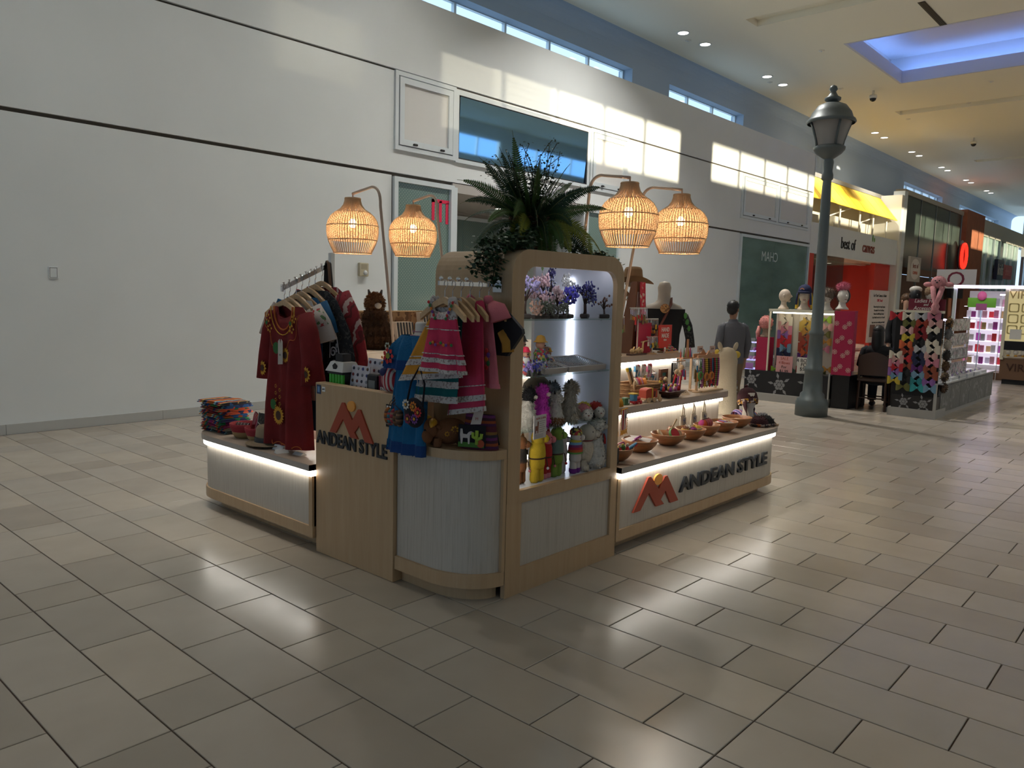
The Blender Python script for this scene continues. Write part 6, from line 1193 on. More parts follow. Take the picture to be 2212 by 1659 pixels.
disc_toy(4.70, 2.73, T1 + .075, .042, .035, cm[4], cm[0], (rad(62), 0, -.2), 'green and red round toy drum in the third bowl', gB); disc_toy(4.775, 2.72, T1 + .06, .042, .014, mTan, mTan, (rad(70), 0, .1), 'plain wooden disc in the third bowl', gB); disc_toy(4.66, 2.80, T1 + .075, .036, .012, mTan, mTan, (rad(55), 0, .4), 'pale wooden disc at the back of the third bowl', gB); disc_toy(4.795, 2.80, T1 + .07, .046, .03, speckle('tin print', [(.3, .12, .05), (.1, .25, .2), (.5, .4, .3), (.4, .08, .05)], 90), cm[9], (rad(60), 0, .2), 'printed round drum at the back of the third bowl', gB)
t = thing('rattle', 'small wooden rattle lying across the third bowl', 'rattle', (4.75, 2.77, T1 + .10), group='rattles', rot=(rad(25), 0, .4)); MB().cyl((0, 0, 0), (0, 0, .09), .006, n=8).build('handle', mTan, t); MB().ball((0, 0, .005), .020, 12, 8).build('head', mTan, t, True)
t = thing('price_tag', 'small tan price tag at the front of the third bowl', 'tag', (4.81, 2.685, T1 + .05), rot=(rad(-20), 0, .2)); MB().box(-.022, .022, -.001, .001, 0, .035).build('card', mTan, t); text('print', '2 for 5', .011, mRust, (0, -.002, .018), FY, t, .0003)
for i, (dx, dy, c, r_) in enumerate(((-.04, .02, 9, .03), (.02, .03, 5, .03), (.045, -.025, 2, .034), (-.02, -.035, 6, .026))):
    t = thing('yarn_bundle', ('dark yarn bundle in the fourth bowl', 'clear plastic bundle in the fourth bowl', 'yellow yarn bundle in the fourth bowl', 'violet yarn bundle in the fourth bowl')[i], 'yarn', (BW[3][0] + dx, BW[3][1] + dy, T1 + .065), i, 'yarn bundles in the fourth bowl'); MB().ball((0, 0, .01), (r_, r_ * .8, r_ * .7), 10, 7).fur(90, .014, .003, .1).build('yarn', cm[c], t, True); MB().tube([(r_ * 1.0 * math.cos(a), r_ * .8 * math.sin(a), .012) for a in [2 * PI * k / 12 for k in range(13)]], .005, 5).build('loop', cm[(c + 3) % 10], t, True)
t = thing('striped_pouch', 'bright striped cylinder pouch lying in the fifth bowl', 'pouch', (5.30, 2.79, T1 + .085)); MB().cyl((-.055, 0, 0), (.055, .01, 0), .036, n=16).build('body', stripes('bright andean', [(.35, .02, .05), (.5, .2, .02), (.04, .03, .12), (.45, .05, .2), (.5, .08, .02), (.08, .02, .05)], 0, 26, wob=.2), t, True); MB().tube([(-.055, 0, .036), (.055, .01, .036)], .004, 5).build('zip', mSeed, t)
t = thing('plastic_film', 'clear film packet filling the sixth bowl', 'packet', (BW[5][0], BW[5][1], T1 + .062)); MB().grid(lambda u, v: ((u - .5) * .17, (v - .5) * .13, .022 * math.sin(u * PI) * math.sin(v * PI) + .006 * math.sin(17 * u + 9 * v)), 12, 10).build('film', M('cloudy film', (.50, .46, .43), .2), t, True)
for i in range(5): MB().tube([(-.05 + .02 * i, -.03, .018), (-.045 + .02 * i, .03, .024)], .004, 5).build('beads', cm[(i * 3) % 10], t)
t = thing('price_sticker', 'small red round sticker on a card in the seventh bowl', 'sticker', (BW[6][0], BW[6][1], T1 + .055)); MB().box(-.06, .06, -.04, .04, 0, .006).build('card', mTan, t); MB().lathe([(0, .007), (.012, .007)], 12).build('red_dot', mRed, t)
# american flags hanging at the riser edge
FGm = stripes('flag bars', [(.33, .02, .03), (.55, .50, .46)], 0, 42, bump=.2)
for i, (xx, yy, rz) in enumerate(((4.46, 2.965, .25), (4.41, 2.985, .7))):
    t = thing('fringed_flag', ('small fringed flag with red and white bars hanging at the riser edge', 'second fringed flag half hidden behind the first')[i], 'flag', (xx, yy, .655), rz, 'small fringed flags'); MB().grid(lambda u, v: ((u - .5) * .105, .006 * math.sin(u * 9), v * .14), 12, 4).build('bars', FGm, t, True); MB().grid(lambda u, v: ((.5 + u * .5 - .5) * .105, .006 * math.sin((.5 + u * .5) * 9) - .002, .075 + v * .066), 6, 3).build('canton', M('flag canton', (.03, .04, .13), .8), t, True)
    for s in (-1, 1): MB().grid(lambda u, v: (s * (.0525 + u * .012), 0, v * .145 - .003), 1, 10).fur(60, .008, .002, .3).build('fringe', mGold, t)
    MB().box(-.06, .06, -.002, .002, -.03, 0).fur(80, .014, .002, 1).build('fringe', mGold, t); MB().cyl((-.06, 0, .143), (.06, 0, .143), .004, n=6).build('rod', mGold, t)
t = thing('tassel_cluster', 'cluster of yellow tassels above the small flags', 'tassel', (4.44, 3.02, T2)); MB().cyl((-.06, 0, .06), (.06, 0, .06), .004, n=6).build('rod', mTan, t)
for i in range(7): MB().tube([(-.054 + .018 * i, 0, .06), (-.054 + .018 * i, -.01, .03), (-.054 + .018 * i, -.012, .002)], [.003, .008, .009], 7).build('tassel', mGold, t, True)
t = thing('dark_cards', 'black leaflet standing beside the display case on the right counter', 'leaflet', (3.905, 2.64, T1), .2); MB().box(-.03, .03, -.003, .003, 0, .10).build('sheet', mDark, t); MB().prism([(-.03, 0), (.05, -.09), (.03, .0)], 0, .003, 'xy').build('fold', M('brown leaflet', (.16, .09, .06), .7), t)
# small totes hanging on the riser front
mTote = M('cream canvas', (.52, .46, .36), .85)
for i, xx in enumerate((5.29, 5.455, 5.62)):
    t = thing('mini_tote', ('small cream tote hanging on the riser front, nearest the display case', 'middle of three small cream totes on the riser front', 'small cream tote hanging on the riser front, nearest the knitted hat')[i], 'bag', (xx, 2.985, .585), .15, 'small cream totes'); MB().grid(lambda u, v: ((lambda a: ((abs(math.cos(a)) ** .5) * (1 if math.cos(a) > 0 else -1) * .048, math.sin(a) * .016 * (1 - v * .5), v * .085))(2 * PI * u)), 20, 4, True).build('body', mTote, t, True)
    MB().box(-.028, .028, -.019, -.0165, .018, .07).build('print', speckle('tote print %d' % i, [(.05, .06, .06), (.4, .36, .3), (.10, .12, .25), (.3, .28, .25)], 120, bump=0), t); MB().tube([(-.025, 0, .085), (-.02, -.004, .13), (-.004, .0, .165), (.012, -.004, .13), (.022, 0, .085)], .006, 6).build('handle', mTote, t, True)
    MB().tube([(.02, -.018, .02), (.03, -.02, -.015), (-.01, -.018, -.02)], .0015, 4).build('cord', mTote, t)
# knitted hat on a head form, furry hats
t = thing('head_form', 'white cone head form under the knitted hat', 'mannequin', (6.15, 2.86, T1)); MB().lathe([(0, 0), (.062, 0), (.05, .05), (.042, .11), (.055, .15), (.065, .20), (.05, .25), (0, .27)], 18).build('form', mMan, t, True)
t = thing('knitted_hat', 'dark maroon knitted hat with ear flaps on the white head form', 'hat', (6.15, 2.86, T1 + .13), rot=(rad(-14), rad(10), 0)); mKn = M('maroon knit', (.045, .012, .016), .95, bump=.8, bscale=120)
MB().lathe([(.078, .02), (.085, .06), (.078, .11), (.05, .15), (0, .168)], 20).build('crown', mKn, t, True); MB().lathe([(.080, .018), (.088, .055), (.086, .058)], 20).build('llama_band', speckle('knit band', [(.05, .015, .02), (.45, .22, .02), (.5, .4, .35), (.05, .02, .02)], 70), t, True); MB().ball((0, 0, .172), .016, 9, 6).build('bobble', mKn, t, True)
for s in (-1, 1): MB().tube([(s * .072, 0, .03), (s * .078, -.01, -.02), (s * .07, -.01, -.06)], [.035, .028, .006], 10, True, .35).build('ear_flap', mKn, t, True); MB().tube([(s * .07, -.01, -.055), (s * .07, -.015, -.11)], .004, 5).build('cord', mKn, t)
fh = [(6.10, 2.685, 'black and brown furry hat at the counter corner', mFK), (6.19, 2.75, 'grey knitted hat beside the head form', mFG), (6.02, 2.70, 'maroon hat lying behind the seventh bowl', mKn)]
for (xx, yy, lb, mm) in fh:
    t = thing('furry_hat', lb, 'hat', (xx, yy, T1), group='hats piled at the counter corner'); MB().lathe([(.075, .0), (.08, .02), (.07, .05), (.04, .075), (0, .082)], 16, sx=.9).fur(260, .015, .003, .3).build('crown', mm, t, True); MB().tube([(.07 * math.cos(a), .075 * math.sin(a), .015) for a in [2 * PI * k / 16 for k in range(17)]], .012, 6).build('brim', speckle('hat brim', [(.05, .03, .02), (.4, .3, .25), (.3, .08, .02), (.03, .03, .04)], 60), t, True); MB().tube([(.05, -.07, .01), (.065, -.085, .004)], .012, 7).build('flap', mTan, t, True)
for i, (xx, yy, c) in enumerate(((6.23, 3.0, 6), (6.25, 2.90, 3))):
    t = thing('crochet_hat', ('lilac striped crochet hat behind the head form', 'blue striped crochet hat behind the head form')[i], 'hat', (xx, yy, T1), group='hats piled at the counter corner', rot=(rad(70), 0, 1.2)); MB().lathe([(.07, 0), (.078, .03), (.06, .07), (0, .09)], 16).build('crown', stripes('crochet %d' % i, [(.40, .26, .5), (.1, .1, .3), (.5, .35, .5), (.5, .1, .15)] if i == 0 else [(.10, .25, .5), (.4, .05, .05), (.5, .4, .1), (.05, .05, .2)], 2, 22), t, True); MB().ball((0, 0, .095), .012, 8, 6).build('bobble', cm[2], t, True)
# ---------------------------------------------------------------- middle riser: toys
t = thing('toy_basket', 'rough woven tray basket of toys on the middle riser', 'basket', (5.10, 3.27, T2)); mRope = M('woven rope', (.30, .17, .08), .9, bump=.9, bscale=60)
for k in range(6): MB().tube([(p[0] * (1 + .02 * (k % 2)), p[1] * (1 + .03 * (k % 2)), .012 + .017 * k + .004 * math.sin(i * 1.9)) for i, p in enumerate(rrect(-.20, .20, -.10, .10, .04, 5) + [rrect(-.20, .20, -.10, .10, .04, 5)[0]])], .0105, 6).build('weave', mRope, t, True)
MB().box(-.19, .19, -.09, .09, .0, .012).build('bottom', mRope, t)
gT = 'toys in the woven basket'
disc_toy(5.02, 3.27, T2 + .085, .055, .07, stripes('drum bands', [(.35, .03, .08), (.5, .12, .02), (.4, .2, .25)], 2, 30), M('drum skin', (.45, .42, .30), .6), (rad(80), 0, .9), 'large striped drum lying in the woven basket', gT); disc_toy(5.12, 3.28, T2 + .08, .055, .05, cm[7], speckle('painted drum skin', [(.45, .43, .3), (.45, .43, .3), (.08, .12, .08), (.3, .35, .3), (.45, .43, .3)], 50, bump=0), (rad(84), 0, .8), 'orange drum with painted skin in the woven basket', gT)
disc_toy(4.925, 3.20, T2 + .09, .045, .012, mTan, mTan, (rad(84), 0, .4), 'pale wooden paddle disc at the end of the woven basket', gT)
for i, (xx, c) in enumerate(((4.965, mTan), (4.985, M('dark flute wood', (.10, .05, .03), .5)), (5.00, mTan))):
    t = thing('wooden_flute', ('tan wooden flute leaning in the basket, nearest the display case', 'dark wooden flute leaning in the basket', 'tan wooden flute leaning in the basket beside the drum')[i], 'flute', (xx, 3.22, T2 + .02), group='flutes in the woven basket', rot=(rad(-5), rad(-22), 0)); MB().cyl((0, 0, 0), (0, 0, .22), .010, n=8).build('tube', c, t); MB().cyl((0, 0, .20), (0, 0, .225), .0115, n=8).build('mouthpiece', cm[2 + i], t)
t = thing('toy_bird', 'small yellow bird toy on the rim of the woven basket', 'toy', (5.27, 3.18, T2 + .09), rad(30)); MB().ball((0, 0, .02), (.03, .016, .02), 10, 7).build('body', cm[2], t, True); MB().ball((-.028, 0, .042), .014, 9, 6).build('head', cm[9], t, True); MB().tube([(.025, 0, .015), (.06, 0, -.01)], [.012, .004], 6, True, .4).build('tail', cm[2], t, True); MB().cyl((-.04, 0, .042), (-.056, 0, .038), .004, .001, 6).build('beak', cm[7], t)
t = thing('toy_truck', 'wooden toy truck with red canopy at the front of the middle riser', 'toy', (4.88, 3.04, T2), rad(-8)); MB().box(-.075, .075, -.035, .035, .018, .032).build('chassis', mTan, t)
MB().prism([(-.07, .03), (.055, .03), (.055, .085)] + [(.0 + .0625 * math.cos(a) - .0075, .085 + .018 * math.sin(a)) for a in [PI * i / 8 for i in range(9)]] + [(-.07, .085)], -.034, .034).build('canopy', M('toy red', (.42, .05, .02), .5), t)
MB().box(-.008, .004, -.036, .036, .03, .104).build('yellow_band', cm[2], t); MB().box(.02, .03, -.036, .036, .04, .08).build('black_window', mDark, t); MB().prism([(.055, .03), (.10, .03), (.10, .05), (.08, .055), (.072, .08), (.055, .08)], -.03, .03).build('cab', mTan, t)
for sx in (-.045, .015, .08):
    for s in (-1, 1): MB().cyl((sx, s * .037, .018), (sx, s * .046, .018), .018, n=12).build('wheel', mTan, t)
t = thing('toy_train', 'small blue and red toy train in front of the woven basket', 'toy', (4.70, 3.04, T2), rad(-8)); MB().box(-.05, .05, -.02, .02, .012, .022).build('chassis', cm[0], t); MB().box(-.035, -.0, -.02, .02, .022, .07).build('blue_cab', cm[3], t); MB().box(-.045, .005, -.024, .024, .07, .078).build('yellow_roof', cm[2], t); MB().cyl((.0, 0, .036), (.045, 0, .036), .014, n=10).build('boiler', cm[0], t)
for sx in (-.035, 0, .035):
    for s in (-1, 1): MB().cyl((sx, s * .021, .012), (sx, s * .028, .012), .012, n=10).build('wheel', cm[0], t)
t = thing('green_box', 'small green toy block beside the toy train', 'toy', (4.60, 3.06, T2)); MB().cbox((0, 0, .025), (.06, .045, .05), .004).build('block', M('toy green', (.05, .13, .05), .6), t); MB().box(.01, .025, -.024, .0245, .01, .04).build('white_mark', mStkW, t)
t = thing('boat_tray', 'dark wooden boat tray heaped with small dolls on the middle riser', 'tray', (5.24, 3.08, T2)); MB().frustum((-.07, .07, -.04, .04), (-.08, .08, -.05, .05), 0, .02).frustum((-.075, .075, -.045, .045), (-.12, .12, -.075, .075), .018, .052).build('tray', M('dark mahogany', (.05, .018, .012), .4), t)
for i in range(12):
    t = thing('worry_doll', 'tiny worry doll, %s in the heap on the boat tray counted from the truck' % ORD[i], 'doll', (5.24 - .09 + .016 * i, 3.08 + .04 * math.sin(i * 2.4), T2 + .05), i * .8, 'worry dolls on the boat tray'); MB().lathe([(0, 0), (.014, 0), (.010, .025), (.006, .035), (0, .036)], 9).build('dress', cm[(i * 3) % 10], t, True); MB().ball((0, 0, .044), .010, 8, 6).build('head', cm[(i * 3 + 1) % 10], t, True)
t = thing('price_card', 'cream price card leaning in front of the spinning toys', 'card', (5.46, 3.06, T2), rot=(rad(-50), 0, -.2)); MB().box(-.045, .045, -.001, .001, 0, .055).build('card', M('cream card', (.6, .46, .32), .8), t); text('print', '$2.99', .02, mSeed, (0, -.002, .028), FY, t, .0003)
# spinning rattles with painted discs
for i, (xx, c, h) in enumerate(((5.42, 0, .17), (5.50, 6, .15), (5.56, 0, .20), (5.35, 1, .12))):
    t = thing('toy_rattle', ('red handled rattle standing behind the boat tray', 'purple handled rattle on the middle riser', 'tall red handled rattle leaning by the bracelet rack', 'pink handled rattle beside the boat tray')[i], 'rattle', (xx, 3.18, T2), group='handled rattles', rot=(rad(8), rad(12 - 10 * i), 0)); MB().cyl((0, 0, 0), (0, 0, h), .007, n=8).build('handle', cm[c], t); MB().ball((0, 0, h + .012), (.018, .018, .022), 10, 7).build('head', mTan, t, True); MB().cyl((0, 0, 0), (0, 0, .03), .008, n=8).build('grip', mTan, t)
# bracelet rack
t = thing('bracelet_rack', 'wooden rack of hanging woven bracelets at the end of the middle riser', 'display rack', (5.88, 3.12, T2)); MB().box(-.16, .18, -.07, .07, 0, .012).build('base', mTan, t)
for s in (-1, 1): MB().box(.01 + s * .165 - .006, .01 + s * .165 + .006, -.008, .008, .012, .29).build('post', mTan, t)
MB().prism([(-.17, .27), (.19, .27), (.19, .30), (.05, .30), (.01, .335), (-.03, .30), (-.17, .30)], -.012, -.002).build('header', M('rack wood', (.50, .25, .12), .5), t); MB().prism([(-.17, .28), (.19, .28), (.19, .31), (.03, .31), (-.01, .345), (-.05, .31), (-.17, .31)], .03, .04).build('header', M('rack wood'), t)
for i in range(15):
    c = [4, 6, 1, 9, 2, 2, 8, 9, 0, 3, 8, 0, 4, 9, 6][i]; xx = -.145 + .022 * i; MB().tube([(xx, -.02, .27), (xx + .002, -.024, .18), (xx - .002, -.022, .10 - .03 * (i % 3)), (xx, -.02, .03 + .01 * (i % 2))], [.007, .009, .008, .004], 6).build('bracelet', stripes('braid %d' % c, [colr[c], tuple(v * .45 for v in colr[c])], 2, 60, bump=0), t)
for i, dx in enumerate((-.06, .07)):
    t = thing('price_card', ('pink price card on the bracelet rack, nearer the key rings', 'pink price card on the bracelet rack, nearer the llama')[i], 'card', (5.88 + dx, 3.12 + (.035 if i == 0 else -.007), T2 + .32), group='price cards on the bracelet rack'); MB().box(-.045, .045, -.001, .001, 0, .05).build('card', M('pink card', (.62, .42, .34), .8), t); text('print', '$3.99', .02, mSeed, (0, -.002, .026), FY, t, .0003); MB().box(-.003, .003, 0, .004, -.03, .01).build('clip', mTan, t)
# bead key chain rack in front of it
def key_stand(x, y, z, w_, h, n, label, base=True, seed=0, dl=.07, two=False):
    rg = random.Random(seed); t = thing('keychain_stand', label, 'display stand', (x, y, z), group='key chain stands')
    MB().lathe([(0, 0), (.04, 0), (.04, .008), (.008, .012)], 14).build('foot', mTan, t, True); MB().cyl((0, 0, .01), (0, 0, h), .006, n=8).build('pole', mChrome if not two else mTan, t); MB().cyl((-w_ / 2, 0, h), (w_ / 2, 0, h), .005, n=6).build('bar', mChrome if not two else M('rack wood'), t)
    for i in range(n):
        xx = -w_ / 2 + w_ * (i + .5) / n; L = dl * rg.uniform(.7, 1.3); q = rg.choice(cm) if rg.random() < .6 else M('antique brass', (.30, .21, .10), .35, metal=.8)
        MB().tube([(xx + .007 * math.cos(a), -.004, h - .007 + .007 * math.sin(a)) for a in [2 * PI * k / 8 for k in range(9)]], .0013, 4).cyl((xx, -.005, h - .014), (xx, -.008, h - .014 - L * .5), .002, n=5).build('ring', mChrome, t)
        if rg.random() < .5: MB().ball((xx, -.010, h - .014 - L * .75), (.011, .006, .016), 8, 6).build('charm', q, t, True)
        else: MB().cyl((xx, -.010, h - .014 - L * .45), (xx, -.012, h - .014 - L), .006, .009, 7).build('charm', q, t)
    return t
key_stand(5.36, 3.47, T3, .26, .37, 12, 'tall key chain stand nearest the display case', seed=1, dl=.10); key_stand(5.60, 3.50, T3, .22, .28, 12, 'middle height key chain stand in front of the red panel', seed=2, dl=.10); key_stand(5.49, 3.41, T3, .17, .14, 10, 'lowest key chain stand by the red sign', seed=3, dl=.07); key_stand(5.08, 3.47, T3, .16, .30, 7, 'key chain stand half hidden by the display case', seed=4, dl=.12)
key_stand(5.70, 3.10, T2, .15, .28, 9, 'wooden key chain rack beside the bracelet rack', seed=5, dl=.14, two=True); key_stand(5.60, 3.22, T2, .20, .25, 10, 'wooden charm rack behind the rattles', seed=6, dl=.12, two=True)
t = thing('pencil_house', 'small triangular wooden stand of coloured pencils at the end of the top riser', 'display stand', (5.80, 3.27, T2), 0); MB().box(-.10, .10, -.03, .03, .26, .27).build('shelf', M('rack wood'), t); MB().prism([(-.02, .27), (.06, .27), (.03, .36), (.03, .42), (.005, .42), (.005, .36)], -.004, .004).build('house_front', M('rack wood'), t)
for s in (-1, 1): MB().box(s * .09 - .005, s * .09 + .005, -.01, .01, 0, .26).build('post', mTan, t)
for i in range(11): MB().cyl((-.09 + .018 * i, .012 * math.sin(i * 2), .27), (-.09 + .018 * i, .012 * math.sin(i * 2), .33 + .012 * (i % 3)), .006, .002, 6).build('pencil', cm[(i * 7) % 10], t)
for i, (xx, zz, c) in enumerate(((5.645, .95, 4), (5.75, .935, 7), (5.83, .94, 7))):
    t = thing('dream_ring', ('green ring charm hanging from the key chain rack', 'orange ring charm hanging beside the green one', 'orange ring charm nearest the bracelet rack')[i], 'ornament', (xx, 3.045, zz - .03), group='ring charms'); MB().tube([(.028 * math.cos(a), 0, .03 + .028 * math.sin(a)) for a in [2 * PI * k / 16 for k in range(17)]], .008, 6).build('ring', cm[c], t, True); MB().lathe([(0, 0), (.022, 0)], 12).xf(Matrix.Translation((0, .002, .03)) @ Matrix.Rotation(PI / 2, 4, 'X')).build('web', cm[9], t); MB().cyl((0, 0, .06), (0, .02, .10), .0015, n=4).build('loop', mSeed, t)
    MB().tube([(0, 0, .0), (.004, -.004, -.035)], [.004, .009], 6).build('feather', cm[5 if i < 2 else 0], t)
# pouches and magnets on the top riser front
for i, (xx, zz, c, h) in enumerate(((5.27, .93, 3, .10), (5.36, .93, 5, .10), (5.45, .92, 1, .11), (5.30, .86, 0, .08), (5.42, .855, 2, .09), (5.52, .87, 3, .08))):
    t = thing('souvenir_pouch', ('blue and white souvenir pouch under the lit edge', 'white and red souvenir pouch under the lit edge', 'pink floral souvenir pouch under the lit edge', 'dark red souvenir pouch in the lower row', 'sunflower souvenir pouch in the lower row', 'navy souvenir pouch in the lower row')[i], 'pouch', (xx, 3.405, zz), .1, 'souvenir pouches on the riser front'); MB().cbox((0, 0, h / 2), (.075, .018, h), .006).build('body', speckle('souvenir %d' % i, [colr[c], (.5, .48, .45), tuple(v * .5 for v in colr[c]), (.35, .06, .06)], 34, bump=.1), t); MB().tube([(-.03, 0, h), (0, .012, h + .025), (.03, 0, h)], .0015, 4).build('string', mSeed, t)
t = thing('framed_mirror', 'small wooden framed picture standing on the middle riser', 'picture frame', (5.66, 3.395, T2)); MB().ring([(-.06, 0), (.06, 0), (.06, .17), (-.06, .17)], [(-.03, .03), (.04, .03), (.04, .14), (-.03, .14)], -.01, .01).build('frame', M('brown frame', (.10, .04, .02), .5), t); MB().box(-.03, .04, 0, .004, .03, .14).build('picture', stripes('seascape', [(.03, .16, .17), (.10, .10, .14), (.2, .12, .12)], 2, 9), t)
# ---------------------------------------------------------------- top riser
t = thing('necklace_pyramid', 'tall brown leather pyramid hung with necklaces and a red scarf', 'display stand', (5.50, 3.58, T3)); mPyr = M('brown leatherette', (.13, .055, .03), .5); MB().frustum((-.16, .16, -.07, .09), (-.045, .045, -.02, .03), 0, .585).build('pyramid', mPyr, t)
for i in range(16):
    q = -.9 + 1.8 * i / 15; MB().tube([(q * .045 + .01 * math.sin(i), -.032, .50), (q * .09, -.052, .30), (q * .115, -.062, .18 - .03 * (i % 3))], .003, 4).build('necklace', [M('silver beads', (.35, .33, .32), .3), M('wine beads', (.20, .05, .06), .5), M('taupe beads', (.22, .15, .12), .5)][i % 3], t)
MB().grid(lambda u, v: (-.04 + .075 * u + .01 * v, -.040 - .02 * (1 - v) - .006 * math.sin(u * 8), .32 + .26 * v), 8, 8).build('red_scarf', speckle('red floral scarf', [(.42, .03, .06), (.5, .06, .08), (.45, .03, .06), (.5, .40, .35)], 45), t, True)
t = thing('raspberry_board', 'raspberry red folded board standing on the top riser', 'board', (5.46, 3.475, T3)); MB().box(-.10, .10, -.006, .006, 0, .25).build('board', M('raspberry', (.42, .02, .06), .5), t); MB().cyl((-.05, -.012, .095), (.06, -.012, .105), .006, n=7).build('dowel', mTan, t)
t = thing('handmade_sign', 'bright red sign reading HAND MADE on the top riser', 'sign', (5.665, 3.40, T3)); MB().box(-.10, .10, -.004, .004, .045, .235).build('plate', M('sign red', (.60, .025, .015), .4), t); MB().box(-.015, .015, -.005, .005, 0, .05).build('foot', mChrome, t)
for s, z, k in (('HAND', .195, .05), ('MADE', .145, .05), ('FROM', .11, .02)): text('lettering', s, k, mStkW, (-.005, -.006, z), FY, t, .0006, .85, .0006)
t = thing('scarf_stack', 'fan of striped woven scarves at the end of the top riser', 'scarf', (5.77, 3.43, T3)); 
for i in range(6): MB().cbox((-.05 + .024 * i, 0, .045 - .006 * i), (.02, .07, .07 - .006 * i), .004, Matrix.Rotation(rad(35), 4, 'Y')).build('fold', stripes('scarf %d' % (i % 3), [colr[(i * 3) % 10], colr[(i * 3 + 4) % 10], (.45, .35, .3), colr[(i + 7) % 10]], 2, 50), t)
MB().box(-.10, .11, -.04, .04, 0, .014).build('board', mTan, t)
for i, (xx, h) in enumerate(((5.20, .05), (5.27, .045), (5.33, .085))):
    t = thing('carved_figure', ('small carved wooden animal on a dark strip, nearest the display case', 'middle small carved wooden animal', 'carved wooden llama at the end of the strip')[i], 'figurine', (xx, 3.41, T3 + .013), group='carved wooden animals'); mCar = M('carved wood', (.60, .42, .20), .5); MB().ball((0, 0, .022), (.028, .014, .018), 10, 7).build('body', mCar, t, True); MB().tube([(.018, 0, .025), (.024, 0, h), (.034, 0, h + .002)], [.010, .007, .005], 7).build('neck', mCar, t, True)
    for q in (-.016, .016): MB().cyl((q, 0, .015), (q, 0, 0), .006, n=6).build('leg', mCar, t)
t = thing('dark_strip', 'dark wooden strip under the carved animals', 'stand', (5.265, 3.41, T3)); MB().box(-.11, .11, -.025, .025, 0, .0125, .002).build('strip', M('dark mahogany'), t)
def cowboy(x, y, z, label, mat, rz=0, s=1, tilt=(0, 0)):
    t = thing('felt_hat', label, 'hat', (x, y, z), group='hats on the stand', rot=(tilt[0], tilt[1], rz), scale=s)
    def brim(u, v):
        a = 2 * PI * u; r_ = lerp(.085, .175, v); c = math.cos(a); return (r_ * .86 * c, r_ * 1.08 * math.sin(a), .055 * (v ** 1.6) * c * c - .012 * v * math.sin(a) ** 2)
    b = MB().grid(brim, 32, 6, True); b.add([(p[0], p[1], p[2] - .004) for p in b.v], [tuple(reversed(q)) for q in b.f]); b.build('brim', mat, t, True)
    def crown(u, v):
        a = 2 * PI * u; r_ = [.088, .086, .080, .076, .066, .040, .006][int(round(v * 6))]; z_ = [0, .03, .07, .11, .128, .112, .098][int(round(v * 6))]; pn_ = 1 - .10 * (v > .3) * max(0, -math.sin(a)) ; return (r_ * .92 * math.cos(a) * pn_, r_ * 1.08 * math.sin(a), z_ + (.012 * abs(math.cos(a)) if v > .5 else 0))
    MB().grid(crown, 28, 6, True).build('crown', mat, t, True); MB().tube([(.083 * math.cos(a), .097 * math.sin(a), .008) for a in [2 * PI * k / 28 for k in range(29)]], .005, 5).build('band', M('hat band', (.16, .09, .05), .6), t, True)
mFelt = M('tan felt', (.27, .165, .085), .9); 
t = thing('hat_stand', 'slim metal hat stand at the back of the top riser', 'stand', (5.76, 3.80, T3)); MB().lathe([(0, 0), (.07, 0), (.07, .01), (.01, .014), (.008, .56)], 14).build('pole', mPole, t, True); MB().ball((0, 0, .57), (.07, .07, .03), 12, 6).build('hat_rest', mPole, t, True); MB().cyl((0, 0, .42), (-.26, .05, .47), .007, n=7).build('arm', mPole, t); MB().ball((-.26, .05, .475), (.06, .06, .025), 10, 6).build('hat_rest', mPole, t, True)
cowboy(5.76, 3.80, T3 + .585, 'tan felt hat with upturned brim on top of the hat stand', mFelt, rad(40), .95, (0, 0)); cowboy(5.50, 3.85, T3 + .475, 'brown felt hat half hidden behind the lamp pole', M('brown felt hat', (.19, .11, .06), .9), rad(70), .9)
t = thing('lace_shawl', 'grey and green lace shawl draped over the mannequin shoulder behind the hats', 'shawl', (6.02, 3.95, 1.40)); MB().grid(lambda u, v: (-.10 + .2 * u, .04 * math.sin(u * 7), .02 + .17 * v * (1 - .5 * u)), 10, 6).build('cloth', speckle('grey lace', [(.05, .06, .06), (.22, .22, .2), (.03, .04, .04)], 60), t, True); MB().cyl((0, .0, -1.4), (0, 0, .02), .012, n=8).build('stand', mPole, t)
# mannequin with black shawl
t = thing('mannequin_torso', 'hollow cream mannequin torso on a stand behind the top riser', 'mannequin', (6.50, 3.93, 0)); MB().lathe([(0, 0), (.16, 0), (.16, .012), (.014, .02), (.012, .8)], 18).build('stand', mChrome, t, True)
mTor = M('cream shell', (.46, .40, .33), .45)
def tor(u, v):
    a = 2 * PI * u; P_ = [(.80, .13, .09), (1.0, .125, .09), (1.2, .15, .10), (1.36, .185, .10), (1.44, .20, .085), (1.49, .16, .07), (1.52, .085, .06), (1.545, .062, .058), (1.60, .058, .058), (1.66, .064, .060), (1.705, .048, .045), (1.72, .005, .005)]; j = v * (len(P_) - 1); i = min(int(j), len(P_) - 2); q = j - i; z, rx, ry = [lerp(P_[i][c], P_[i + 1][c], q) for c in range(3)]; return (rx * math.cos(a), ry * math.sin(a), z)
b = MB().grid(tor, 28, 22, True); b.xf(Matrix.Rotation(rad(-48), 4, 'Z')).build('torso', mTor, t, True)
t = thing('black_shawl', 'black dress with lace sleeve and green flowers on the mannequin torso', 'dress', (6.50, 3.93, .50), rad(-48)); mBk = M('black cotton', (.009, .009, .010), .95, bump=.3)
cloth(MB(), [(.96, .205, .105, 0), (.90, .205, .112, .1), (.72, .165, .115, .3), (.5, .16, .12, .5), (0, .20, .14, 1)], 7, 0, .12, 48, None, 2).build('body', mBk, t, True)
